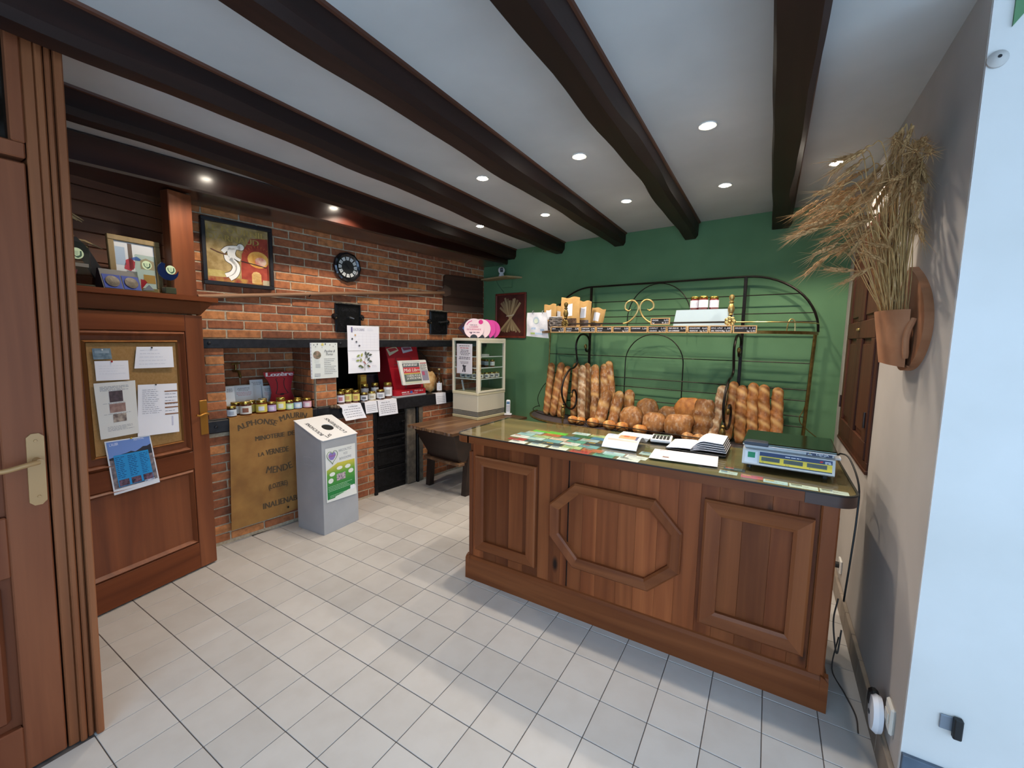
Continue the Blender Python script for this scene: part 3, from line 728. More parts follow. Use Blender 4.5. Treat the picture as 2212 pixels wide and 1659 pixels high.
rc = [(3.089,1.418)]+[(3.193+0.075*math.cos(1.5*PI+0.5*PI*i/8), 1.494+0.075*math.sin(1.5*PI+0.5*PI*i/8)) for i in range(9)]+[(3.268,2.06)]
band(rc, 0.900, 0.9455, 0.012).build('corner_cap', WOOD('dark_corner', '2c1a14', '3c241c', '4a2e24', 'X', 0.4), ct, 0.6)
lc = [(1.256,2.06)]+[(1.331+0.075*math.cos(PI+0.5*PI*i/8), 1.494+0.075*math.sin(PI+0.5*PI*i/8)) for i in range(9)]+[(1.37,1.419)]
band(lc, 0.903, 0.9455, 0.010).build('edge_trim', m_ctrx, ct, 0.6)
gk = rounded(1.262, 3.262, 1.424, 2.055, 0.068, (1,1,0,0))
m_cglass = GLASS('counter_glass', (0.96,0.985,0.965,1), alpha=0.62, ior=1.5)
MB().prism(gk, 'z', 0.9512, 0.9575).build('glass_top', m_cglass, ct)
ed = MB(); n_ = len(gk)
for i in range(n_):
    p, q = gk[i], gk[(i+1)%n_]; pass
sl_ = [(1.2535,2.06)]+[(1.331+0.0775*math.cos(PI+0.5*PI*i/8), 1.494+0.0775*math.sin(PI+0.5*PI*i/8)) for i in range(9)]+[(3.193+0.0775*math.cos(1.5*PI+0.5*PI*i/8), 1.494+0.0775*math.sin(1.5*PI+0.5*PI*i/8)) for i in range(9)]+[(3.2705,2.06)]
band(sl_, 0.9455, 0.9512, 0.009).build('rubber_seal', PL('0b0a0a', 0.6), ct, 0.6)
# flyers under the glass, each a loose sheet
fly_cols = ['eaf0ec','cfe6ea','f0f4f0','a9d3dc','7cb4c2','f2f4f8','b9d098','e2c994','4f7fa8','b0262a','2f6a40','f0d8c4','28324a','dceefa','b8ccd8','cc6a40','5fa898','f4f6fa','c23a34','4a86c0']
FZ = 0.9478
def flyer(x, y, w, d, c, label, rz=0.0, seed=0, extra=None):
    t = thing('flyer', label, 'flyer', (x, y, FZ), rz, group='leaflets under the counter glass')
    MB().box(-w/2, w/2, -d/2, d/2, 0, 0.0006).build('sheet', PL(c, 0.6), t)
    p = MB(); lines(p, (-w/2+0.008, d/2-0.02, 0.0008), X, Y, w-0.016, max(1, int((d-0.03)/0.008)), 0.008, 0.002, 0.5, seed); p.build('print', m_ink if c not in ('3f4a5c',) else m_paper, t)
    q = MB(); rect(q, (0,0,0.0009), X, Y, -w/2+0.006, -w/2+w*(extra or 0.45), d/2-0.018, d/2-0.006); q.build('heading', PL(random.Random(seed).choice(['3b6ea5','c8452f','4a8a3c','e0b440','26303f','5fa7b8']), 0.6), t)
flyer(1.745, 1.80, 0.235, 0.06, '6fcf3c', 'bright green leaflet under the glass nearest the rack', -0.02, 1)
rows = [(1.735, [1.665,1.79,1.915]), (1.665, [1.64,1.755,1.87,1.985]), (1.595, [1.635,1.745,1.86,1.975,2.09]), (1.525, [1.66,1.775,1.895,2.015,2.135,2.255,2.375]), (1.465, [1.70,1.83,1.96,2.09,2.22,2.35]), (1.805, [1.965,2.08]), (1.875, [1.93,2.05]), (1.735, [2.04]), (1.665, [2.10]), (1.70, [2.23]), (1.63, [2.42])]
kinds = ['pale printed leaflet under the glass, %s', 'small coloured leaflet under the glass, %s']
ordn = ['first','second','third','fourth','fifth','sixth','seventh']
rowname = {1.735:'third row from the front', 1.665:'fourth row from the front', 1.595:'third row behind the glass edge', 1.525:'second row from the front edge', 1.465:'row at the front edge', 1.805:'row behind the green leaflet', 1.875:'hindmost row of leaflets', 1.70:'beside the coin tray', 1.63:'right of the coin tray'}
sd = 10; seen = {}
for yy, xl in rows:
    for i, xx in enumerate(xl):
        sd += 1; rr = random.Random(sd); seen[yy] = seen.get(yy, -1)+1
        flyer(xx, yy, 0.108, 0.062, rr.choice(fly_cols), 'small printed leaflet under the glass, %s in the %s' % (ordn[seen[yy]], rowname[yy]), rr.uniform(-0.05, 0.05), sd)
for i, (xx, yy, w_, c_, nm) in enumerate(((2.82,1.585,0.09,'3f4a5c','dark leaflet under the glass just left of the scale'), (2.80,1.51,0.075,'cfe3e6','pale leaflet under the glass in front of the white form'), (2.895,1.50,0.085,'c9485a','red and blue card under the glass in front of the scale'), (2.985,1.478,0.09,'bfe0f0','pale blue card under the glass below the scale display'), (3.085,1.472,0.10,'dcebe6','white card under the glass right of the pale blue one'), (3.188,1.468,0.095,'dfeae4','last white card under the glass at the dark counter corner'))):
    flyer(xx, yy, w_, 0.05, c_, nm, -0.02, 90+i)
# coin tray: arched clear dish with printed insert
GT = 0.9577
m_acr = GLASS('acrylic', (0.96,0.97,1,1), alpha=0.8, ior=1.45)
t = thing('coin_tray', 'arched white coin tray with an orange and blue printed insert', 'coin tray', (2.165, 1.585, GT), 0.03)
def arch(u, v, up=0.0): 
    yy = v*0.235; return (u*0.19, yy, 0.004+up+0.047*math.sin(PI*min(1, v*1.02))**0.8)
MB().grid(lambda u, v: arch(u, v), 8, 16, (0,0,0.003)).build('insert', PL('e6eaf2', 0.35), t, True)
def strip(u0, u1, v0, v1, c):
    MB().grid(lambda u, v: arch(u0+(u1-u0)*u, v0+(v1-v0)*v, 0.0036), 4, 6).build('print', PL(c, 0.35), t, True)
strip(0.02,0.2,0.35,0.75,'b9c6e6'); strip(0.38,0.88,0.30,0.72,'e2a27c'); strip(0.5,0.66,0.4,0.62,'c56b45'); strip(0.7,0.82,0.36,0.55,'d28a60'); strip(0.86,0.93,0.28,0.6,'5a5f80'); strip(0.1,0.95,0.20,0.27,'b9a79c')
t = thing('paper_stack', 'stack of white papers lying behind the coin tray', 'paper', (2.155, 1.86, GT), 0.0)
for i in range(5): MB().box(0.0+i*0.004, 0.19+i*0.003, 0.0, 0.13-i*0.003, i*0.004, i*0.004+0.0035).build('sheet', PL(('e2e0dc','d8d8da','e9e8ea','dedcd8','f0eff2')[i], 0.7), t)
t = thing('calculator', 'small white calculator with black keys behind the coin tray', 'calculator', (2.365, 1.85, GT+0.0062), 0.12, rx=0.0)
MB().cbox(0, 0.115, 0, 0.15, 0.0, 0.018, 0.004).build('body', PL('e8e8ea', 0.4), t)
MB().cbox(0.003, 0.112, 0.003, 0.147, -0.006, 0.001, 0.002).build('base', m_black, t)
MB().box(0.01, 0.105, 0.112, 0.14, 0.018, 0.0195).build('display', PL('6f7a70', 0.2), t)
for r in range(4):
    for c in range(5): MB().cbox(0.010+c*0.0195, 0.025+c*0.0195, 0.012+r*0.024, 0.028+r*0.024, 0.018, 0.022, 0.0015).build('key', m_black, t)
# order form
t = thing('order_form', 'white printed order form lying on the glass in front of the ledger', 'paper', (2.437, 1.520, GT), 0.075)
MB().box(0, 0.315, 0, 0.205, 0, 0.0008).build('sheet', m_paper, t)
p = MB(); lines(p, (0.03, 0.145, 0.001), X, Y, 0.27, 9, 0.0145, 0.0022, 0.3, 5); p.build('print', PL('a9abb8', 0.8), t)
p = MB(); poly(p, (0.075,0.055,0.001), X, Y, [(-0.02,-0.01),(0.02,-0.012),(0.012,0.004),(0.02,0.012),(0,0.010),(-0.018,0.014),(-0.012,0.002)]); p.build('crest', PL('8a6a62', 0.8), t)
p = MB(); poly(p, (0.03,0.185,0.001), X, Y, [(-0.005,-0.01),(0.01,0.004),(0.04,0.006),(0.04,0.012),(0.005,0.010)]); p.build('logo', PL('b04048', 0.8), t)
# open ledger
t = thing('ledger_book', 'thick open ledger with white pages and black cover on the counter', 'book', (2.47, 1.755, GT), -0.02)
MB().cbox(0, 0.13, 0, 0.235, 0, 0.006, 0.002).build('cover', m_black, t); MB().cbox(0.125, 0.30, 0, 0.235, 0, 0.008, 0.002).build('cover', m_black, t)
MB().grid(lambda u, v: (0.004+u*0.126, 0.004+v*0.228, 0.007+0.010*math.sin(u*PI*0.55)), 8, 1, (0,0,0.004)).build('page_block', PL('e9e7ea', 0.8), t, True)
pb = MB()
for k in range(9):
    f_ = k/8
    pb.grid(lambda u, v, f_=f_: (0.128+u*(0.155+0.018*f_), 0.004+v*0.228, 0.009+(0.062-0.050*f_)*math.sin(min(1, u*2.2)*PI/2)**0.8*(1-0.12*u)), 10, 1, (0,0,0.0035))
    if k == 0: pb.build('page_block', PL('f0eef2', 0.8), t, True); pb = MB()
    elif k % 2 == 1: pb.build('page', PL('2a2f3a', 0.6), t, True); pb = MB()
    else: pb.build('page', PL('d9d6d8', 0.8), t, True); pb = MB()
p = MB(); lines(p, (0.02, 0.215, 0.0215), X, Y, 0.09, 12, 0.016, 0.0015, 0.5, 8); p.build('handwriting', PL('a4a6b0', 0.8), t)
# retail scale
sc_ = thing('retail_scale', 'grey retail price scale with green tinted plate and yellow displays', 'scale', (2.848, 1.60, GT), -0.03)
m_scg = PL('c8cacb', 0.45)
b = MB(); b.prism([(0.012,0.018),(0.30,0.018),(0.30,0.095),(0.055,0.095),(0.022,0.088),(0.0,0.025)], 'x', 0, 0.352); b.build('body', m_scg, sc_)
MB().cbox(0.004, 0.348, 0.03, 0.30, 0.094, 0.112, 0.004).build('neck', PL('b7bcc2', 0.4), sc_)
MB().cbox(-0.004, 0.356, 0.012, 0.33, 0.116, 0.127, 0.004).build('weighing_plate', M('plate_steel', '5d665f', 0.12, 1.0), sc_)
MB().cbox(-0.002, 0.354, 0.010, 0.328, 0.110, 0.1165, 0.003).build('plate_rim', PL('d4d6da', 0.3, 0.3), sc_)
MB().prism([(0.008,0.02),(0.008,0.045),(0.022,0.056),(0.085,0.056),(0.10,0.046),(0.10,0.02)], 'z', 0.1275, 0.131).build('bubble_cover', PL('2b3040', 0.4), sc_)
MB().cbox(0.004, 0.102, 0.006, 0.02, 0.112, 0.131, 0.003).build('bubble_cover', PL('2b3040', 0.4), sc_)
for x_ in (0.03, 0.32):
    for y_ in (0.04, 0.27): MB().cyl((x_,y_,0), (x_,y_,0.02), 0.012, n=12).build('foot', m_black, sc_)
# sloping front face: basis
fo = Vector((0,0,0.025)); fz = (Vector((0,0.022,0.088))-fo).normalized(); fx = X; fn = fx.cross(fz)
def face(x0, x1, z0, z1, c, name, e=0.0008, rough=0.4):
    b = MB(); o = fo+fn*e; rect(b, o, fx, fz, x0, x1, z0, z1); return b.build(name, PL(c, rough), sc_)
face(0.010, 0.062, 0.006, 0.060, 'dcdfe4', 'side_bay'); 
face(0.022, 0.052, 0.030, 0.056, '0f8a5a', 'green_label', 0.0014)
face(0.070, 0.342, 0.044, 0.062, '243a66', 'blue_band', 0.0010)
face(0.070, 0.342, 0.012, 0.044, 'e8d03a', 'yellow_panel', 0.0010)
face(0.070, 0.342, 0.008, 0.012, '1c2a4a', 'blue_band', 0.0010)
for x0_ in (0.078, 0.165, 0.252): 
    d = face(x0_, x0_+0.072, 0.022, 0.040, '5b645e', 'display', 0.0016, 0.2)
    b = MB(); put_text(b, '8888888', fo+fn*0.0019+fx*(x0_+0.044)+fz*0.0245, fx, fz, 0.011, 0.05); b.build('digits', PL('3f4844', 0.4), d)
b = MB(); put_text(b, 'kg', fo+fn*0.0019+fx*0.085+fz*0.0145, fx, fz, 0.0045); put_text(b, '€ / kg', fo+fn*0.0019+fx*0.18+fz*0.0145, fx, fz, 0.0045); put_text(b, '€', fo+fn*0.0019+fx*0.262+fz*0.0145, fx, fz, 0.0045); b.build('lettering', m_black, sc_)
b = MB(); lines(b, fo+fn*0.0016+fx*0.17+fz*0.0545, fx, fz, 0.06, 1, 0.01, 0.0035, 0.1, 1); lines(b, fo+fn*0.0016+fx*0.316+fz*0.0555, fx, fz, 0.022, 2, 0.006, 0.0035, 0.2, 2); b.build('lettering', PL('e4e8f0', 0.5), sc_)
b = MB(); poly(b, fo+fn*0.0016+fx*0.302+fz*0.052, fx, fz, [(-0.006,-0.003),(0.004,-0.003),(0.008,0.004),(-0.002,0.004)]); b.build('logo', PL('d02030', 0.5), sc_)
b = MB().box(0.247, 0.340, 0.0288, 0.0298, 0.0955, 0.1095); lab = b.build('brand_label', PL('16224e', 0.4), sc_)
b = MB(); put_text(b, 'DINA', (0.306,0.0284,0.0992), X, Z, 0.0075, 0.045); b.build('lettering', PL('eef2fa', 0.5), lab)
b = MB(); b.tube([(0.306+0.012*math.cos(a*PI/10), 0.0283, 0.1027+0.0075*math.sin(a*PI/10)) for a in range(20)], 0.0007, 4, closed=True); lines(b, (0.252,0.0284,0.1015), X, Z, 0.016, 2, 0.0028, 0.0016, 0.1, 3); b.build('ring_mark', PL('eef2fa', 0.5), lab)
b = MB(); disc(b, (0.260,0.0284,0.1052), X, Z, 0.002); b.build('logo', PL('e8d040', 0.5), lab)
MB().cbox(0.354, 0.385, 0.16, 0.21, 0.06, 0.072, 0.003).build('side_connector', PL('e8e8ea', 0.4), sc_)
# power cable of the scale over the counter edge down to the floor
b = MB(); b.tube(bez([(3.235,1.86,1.02),(3.25,1.85,1.03),(3.275,1.80,1.02),(3.300,1.70,0.93),(3.298,1.66,0.80),(3.288,1.64,0.6),(3.284,1.66,0.42),(3.30,1.76,0.36)], 40), 0.004, 8)
solo('power_cable', b, m_black, 'black scale power cable hanging over the right counter end', 'cable', smooth=True)
b = MB(); b.tube(bez([(3.287,1.82,0.33),(3.275,1.80,0.22),(3.29,1.74,0.10),(3.305,1.78,0.20)], 24), 0.0035, 8)
b.tube(bez([(3.30,1.80,0.15),(3.28,1.75,0.012),(3.31,1.62,0.004),(3.335,1.50,0.004),(3.33,1.40,0.004)], 24), 0.003, 6)
solo('loose_cord', b, PL('4a4440', 0.6), 'dark cord looping to the floor beside the counter end', 'cable', smooth=True)
t = thing('wall_socket', 'white wall socket behind the right end of the counter', 'socket', (3.385, 2.49, 0.21))
MB().cbox(-0.012, 0, -0.04, 0.04, -0.04, 0.04, 0.004).build('face_plate', PL('d8d6d2', 0.4), t); MB().cyl((-0.03,0,0), (-0.01,0,0), 0.018, n=16).build('plug', m_black, t)
# plug-in detector and socket near the pier
t = thing('low_socket', 'white double socket low on the side wall by the pier', 'socket', (3.385, 1.235, 0.235))
MB().cbox(-0.014, 0, -0.03, 0.045, -0.05, 0.05, 0.006).build('face_plate', PL('dcd9d2', 0.4), t); MB().cbox(-0.018, -0.013, -0.012, 0.03, -0.02, 0.02, 0.003).build('socket_well', PL('c9c5bd', 0.5), t)
t = thing('plug_in_device', 'white and black rounded plug-in device low on the side wall', 'plug-in device', (3.368, 1.30, 0.185))
b = MB(); b.lathe([(0.002,0.0),(0.052,0.002),(0.056,0.016),(0.048,0.030),(0.002,0.034)], 24, Matrix.Rotation(-PI/2,4,'Y') @ Matrix.Scale(1.25,4,(1,0,0)), cap=False); b.build('case', PL('e4e6ee', 0.3), t, True)
b = MB(); b.cbox(-0.034, -0.004, 0.02, 0.062, -0.0, 0.065, 0.01); b.build('dark_side', m_black, t)
MB().cbox(-0.037, -0.034, -0.008, 0.008, -0.006, 0.006, 0.001).build('slot', PL('30343c', 0.4), t)
# ================================================================ wrought-iron bread rack against the green wall
rk = thing('bread_rack', 'wrought-iron baker rack with brass trim and arched back on the green wall', 'rack', (0,0,0), frame=FL_)
UL, UR, VB, VF = 1.524, 2.891, -0.10, -0.58
def q_arc(cx, cz, rx, rz, a0, a1, n=14, v=VB): return [(cx+rx*math.cos(a0+(a1-a0)*i/n), v, cz+rz*math.sin(a0+(a1-a0)*i/n)) for i in range(n+1)]
MB().tube(q_arc(UR,1.63,0.499,0.44,0,PI/2)+q_arc(UL,1.63,0.469,0.445,PI/2,PI), 0.0085, 8).build('outer_hoop', m_rackiron, rk, True)
for u in (UL, UR): MB().cbox(u-0.012, u+0.012, VB-0.006, VB+0.006, 0.0, 2.07, 0.002).build('upright', m_rackiron, rk)
MB().tube([(1.03,VB,0.765),(1.05,VB,1.64)], 0.008, 8).build('side_post', m_brass, rk, True)
MB().tube([(3.352,VB,0.765),(3.375,VB,1.63)], 0.012, 8).build('side_post', m_brass, rk, True)
for z, a, b_ in ((1.92,1.135,3.265), (1.775,1.07,3.36), (1.71,1.06,3.385), (1.397,1.045,3.37), (1.195,1.042,3.365), (1.112,1.04,3.362), (0.99,1.037,3.36), (0.91,1.035,3.358), (0.835,1.033,3.355)):
    MB().tube([(a,VB,z),(b_,VB,z)], 0.0042, 6).build('back_rail', m_rackiron, rk, True)
def archp(cx, zc, rx, rz, zb): return [(cx-rx,VB+0.006,zb)]+[(cx+rx*math.cos(PI-PI*i/20), VB+0.006, zc+rz*math.sin(PI*i/20)) for i in range(21)]+[(cx+rx,VB+0.006,zb)]
MB().tube(archp(2.197,1.75,0.288,0.315,1.635), 0.0045, 6).build('back_arch', m_rackiron, rk, True)
MB().tube(archp(2.175,1.345,0.268,0.265,0.77), 0.0048, 6).build('back_arch', m_rackiron, rk, True)
def dshape(el, er, v0=VB, v1=VF, n=10):
    """plan outline from left end round the front to right end"""
    p = [(UL-(UL-el)*math.cos(0.5*PI*i/n), v0+(v1-v0)*math.sin(0.5*PI*i/n)) for i in range(n+1)]
    return p+[(UR+(er-UR)*math.sin(0.5*PI*i/n), v0+(v1-v0)*math.cos(0.5*PI*i/n)) for i in range(n+1)]
def rim(path, z0, z1, th, name, mat_):
    band(path[::-1], z0, z1, th).build(name, mat_, rk, 0.7)
rim(dshape(1.03, 3.39), 1.610, 1.632, 0.004, 'shelf_band', m_brass)
for i in range(8):
    v = VB-0.05-i*0.058; k = math.sqrt(max(0, 1-((v-VB)/(VF-VB))**2))
    MB().tube([(UL-(UL-1.03)*k, v, 1.622),(UR+(3.39-UR)*k, v, 1.622)], 0.004, 6).build('shelf_rod', m_rackiron, rk, True)
# lower tray
tray = dshape(0.90, 3.50, VB, -0.60)
b = MB(); n_ = len(tray); b.add([(u,v,0.748) for u,v in tray]+[(u,v,0.758) for u,v in tray], [tuple(range(n_)), tuple(range(n_,2*n_))]+[(i,(i+1)%n_,n_+(i+1)%n_,n_+i) for i in range(n_)])
b.build('tray', M('tray_mat', '3a3338', 0.7, c2='4a4246', scale=40), rk)
MB().tube([(u,v,0.757) for u,v in tray], 0.011, 8).build('tray_rim', m_brass, rk, True)
MB().tube([(u,v,0.815) for u,v in dshape(0.93, 3.47, VB, -0.585)], 0.004, 6).build('gallery_wire', m_rackiron, rk, True)
for u in (1.73, 2.12, 2.5): 
    for s in (-1, 1): MB().tube(bez([(u,-0.586,0.812),(u+s*0.03,-0.587,0.80),(u+s*0.07,-0.588,0.765)], 8), 0.0035, 6).build('gallery_stay', m_rackiron, rk, True)
MB().tube(bez([(0.93,VB,0.80),(0.91,VB-0.01,0.9),(0.96,VB,1.02),(1.035,VB,1.1)], 14), 0.0035, 6).build('side_curl', m_rackiron, rk, True)
MB().tube(bez([(3.47,VB,0.82),(3.33,VB-0.02,0.95),(3.345,VB,1.05),(3.372,VB,1.16)], 14), 0.0035, 6).build('side_curl', m_brass, rk, True)
scr = [(-0.44,1.02),(-0.41,1.065),(-0.36,1.05),(-0.335,0.98),(-0.36,0.91),(-0.43,0.885),(-0.52,0.92),(-0.595,1.0),(-0.62,1.09),(-0.58,1.19),(-0.49,1.265),(-0.40,1.285),(-0.345,1.33),(-0.365,1.42),(-0.375,1.51),(-0.32,1.585),(-0.23,1.605),(-0.14,1.58),(-0.095,1.51),(-0.12,1.445),(-0.17,1.44),(-0.185,1.48)]
turned = [(0.011,0),(0.011,0.03),(0.018,0.035),(0.018,0.045),(0.012,0.05),(0.019,0.07),(0.022,0.09),(0.018,0.115),(0.011,0.125),(0.016,0.13),(0.016,0.14),(0.007,0.15)]
fin = [(0.012,0),(0.017,0.006),(0.012,0.012),(0.021,0.03),(0.023,0.05),(0.014,0.078),(0.010,0.084),(0.017,0.09),(0.017,0.096),(0.010,0.102),(0.016,0.112),(0.0195,0.126),(0.016,0.140),(0.004,0.148)]
for u in (UL, UR):
    sp = MB().tube(bez([(u,v,z) for v,z in scr], 84), 0.0095, 8).build('scroll_bracket', m_rackiron, rk, True)
    for v, z in ((-0.44,1.02), (-0.185,1.485)): MB().ell((u,v,z), 0.014, 0.016, 0.024, 10, 8).build('scroll_tip', m_brass, sp, True)
    MB().lathe(turned, 16, Matrix.Translation((u,VF-0.01,0.79)) @ Matrix.Scale(1.0,4)).build('turned_post', m_brass, rk, True)
    MB().tube([(u,VF-0.01,0.757),(u,VF-0.01,0.80)], 0.008, 8).build('post_foot', m_brass, rk, True)
    MB().tube([(u,VF-0.01,0.93),(u,VF+0.01,0.955)], 0.007, 8).build('post_head', m_rackiron, rk, True)
    MB().tube([(u,-0.53,0.0),(u,-0.53,0.75)], 0.012, 8).build('leg', m_rackiron, rk, True)
    MB().tube([(u,VF-0.004,1.62),(u,VF-0.004,1.745)], 0.009, 8).build('finial_rod', m_rackiron, rk, True)
    MB().lathe(fin, 16, Matrix.Translation((u,VF-0.004,1.74))).build('finial', m_gold if u > 2 else m_brass, rk, True)
    fl_ = MB()
    for k in range(7):
        a = 2*PI*k/7; fl_.ell((u+0.024*math.cos(a), VF-0.018, 1.696+0.024*math.sin(a)), 0.0145, 0.006, 0.0145, 8, 6)
    fl_.ell((u,VF-0.024,1.696), 0.010, 0.008, 0.010, 10, 8)
    fl_.build('rosette', m_gold if u > 2 else m_brass, rk, True)
for s, n0 in ((-1, UL), (1, UR)):
    c = 2.214
    MB().tube([(n0,VF-0.012,1.692),(c+s*0.13,VF-0.012,1.690)], 0.0065, 8).build('front_rail', m_rackiron, rk, True)
    pth = [(0.13,1.690),(0.085,1.702),(0.035,1.745),(0.008,1.80),(0.012,1.84),(0.045,1.873),(0.085,1.872),(0.115,1.845),(0.116,1.812),(0.09,1.792),(0.068,1.803)]
    MB().tube(bez([(c+s*p,VF-0.012,z) for p,z in pth], 50), [0.0075]*46+[0.006,0.005,0.004,0.003,0.003][:5], 8).build('gilt_scroll', m_gold, rk, True)
arc_r = [(UR+(3.39-UR)*math.sin(0.5*PI*i/10), VB+(VF-VB)*math.cos(0.5*PI*i/10), 1.692) for i in range(11)]
MB().tube(arc_r, 0.0045, 6).build('side_rail', m_gold, rk, True)
MB().tube(bez([(3.22,-0.40,1.63),(3.225,-0.40,1.68),(3.24,-0.395,1.715),(3.262,-0.385,1.70),(3.268,-0.38,1.63)], 16), 0.004, 6).build('rail_loop', m_gold, rk, True)

# chalk price signs
m_slate = PL('15161b', 0.8); m_signw = WOOD('sign_frame', 'a8814f', 'c49c68', 'd6b27e', 'X', 0.6, 1.0, 0.0); m_chalk = PL('dcdce4', 0.9)
def sign(u, z, t1, t2, price, label, v=VF-0.0225, w_=0.148, h_=0.053, p2=None, tilt=0.0):
    t = thing('price_sign', label, 'price sign', (u, v, z), 0, FL_, 'chalkboard price signs on the bread rack', ry=tilt)
    MB().box(0.004, w_-0.004, -0.004, 0.003, 0.004, h_-0.004).build('slate', m_slate, t)
    f = 0.0065
    for x0, x1, z0, z1 in ((0,w_,0,f), (0,w_,h_-f,h_), (0,f,f,h_-f), (w_-f,w_,f,h_-f)): MB().box(x0, x1, -0.008, 0.004, z0, z1).build('frame_bar', m_signw, t)
    b = MB()
    put_text(b, t1, (0.012,-0.0045,h_-f-0.017), X, Z, 0.012, min(0.075, 0.0095*len(t1)), 'l', slant=0.2, boldx=0.0004)
    if t2: put_text(b, t2, (0.012,-0.0045,f+0.004), X, Z, 0.010, min(0.08, 0.0085*len(t2)), 'l', slant=0.2, boldx=0.0004)
    put_text(b, price, (w_-0.010,-0.0045,h_-f-0.019), X, Z, 0.014, 0.036, 'r', boldx=0.0005)
    if p2: put_text(b, p2, (w_-0.010,-0.0045,f+0.003), X, Z, 0.011, 0.05, 'r', boldx=0.0004)
    b.build('chalk_lettering', m_chalk, t)
sg = [('GROS','','2,20','kg 4,50','leftmost chalk price sign beside the white bag'), ('TOURTE','SEIGLE','3,90',None,'second chalk price sign, just right of the left brass flower'), ('CAMPAGNE','DEMI-CAMP','3,90','1,95','third chalk price sign reading CAMPAGNE'), ('BALDO','PETIT','2,40',None,'fourth chalk price sign reading BALDO'), ('SEIGLE','','3,05','kg 4,60','fifth chalk price sign reading SEIGLE'), ('COURONNE','','3,20',None,'sixth chalk price sign, below the gilt scroll'),
    ('COMPLET','GRAINES','3,40','kg 5,10','seventh chalk price sign reading COMPLET'), ('PAIN SANS SEL','SUR COMMANDE','2,10',None,'eighth chalk price sign densely written'), ('BOULE/FLAMBE','TRANCHE','4,65','kg 4,15','chalk price sign under the plastic tub, left of two'), ('BAG. LINZ','BAG. TRADITION','1,30','kg 4,60','chalk price sign under the plastic tub, right of two')]
us = [1.375,1.535,1.692,1.846,1.999,2.150,2.301,2.452,2.606,2.760]
for (a, b2, pr, p2, lb), u in zip(sg, us):
    if u < 1.5: sign(u+0.005, 1.614, a, b2, pr, lb, p2=p2)
    else: sign(u, 1.614, a, b2, pr, lb, p2=p2)
sign(2.917, 1.613, 'BAGUETTE', '', '1,10', 'chalk price sign reading BAGUETTE right of the gilt flower', p2='kg 4,40')
sign(2.325, 1.676, 'EDONA', 'kg', '3,05', 'raised chalk price sign reading EDONA beside the gilt scroll', v=VF-0.034, p2='9,60')

# ---------------------------------------------------------------- bread
def _bread(name, dark, mid, pale, flour=0.0):
    mt, nt, b = newmat(name)
    at = N(nt, 'ShaderNodeAttribute', attribute_name='score')
    n1 = N(nt, 'ShaderNodeTexNoise'); n1.inputs['Scale'].default_value = 1; n1.inputs['Detail'].default_value = 6; L(nt, mapping(nt, (28,28,16), perobj=True), n1.inputs['Vector'])
    crust = ramp(nt, n1.outputs[0], [(0.3, lin(dark)), (0.62, lin(mid))])
    mx = N(nt, 'ShaderNodeMixRGB'); mx.inputs[2].default_value = lin(pale); L(nt, at.outputs['Fac'], mx.inputs[0]); L(nt, crust, mx.inputs[1])
    n2 = N(nt, 'ShaderNodeTexNoise'); n2.inputs['Scale'].default_value = 1; n2.inputs['Detail'].default_value = 8; L(nt, mapping(nt, (45,45,30), perobj=True), n2.inputs['Vector'])
    fl2 = ramp(nt, n2.outputs[0], [(0.5, (0,0,0,1)), (0.72, (flour,)*3+(1,))])
    m2 = N(nt, 'ShaderNodeMixRGB'); m2.inputs[2].default_value = lin('d9cbb4'); L(nt, fl2, m2.inputs[0]); L(nt, mx.outputs[0], m2.inputs[1])
    L(nt, m2.outputs[0], b.inputs['Base Color']); b.inputs['Roughness'].default_value = 0.62; bump(nt, b, n2.outputs[0], 0.5, 0.006); return mt
m_bag = _bread('crust_baguette', '7a431d', 'a66c33', 'd3aa6c', 0.18)
m_bagf = _bread('crust_floured', '7d4f2e', 'a57c52', 'd9c3a0', 0.75)
m_rust = _bread('crust_rustic', '74411f', 'a06a34', 'd2a768', 0.45)
m_rnd = _bread('crust_round', '7a4b25', 'a8743f', 'cf9c5c', 0.4)
m_roll = _bread('crust_roll', '93531f', 'c07e38', 'e8bf7c', 0.08)
def setscore(o, vals):
    a = o.data.attributes.new('score', 'FLOAT', 'POINT'); a.data.foreach_set('value', vals)
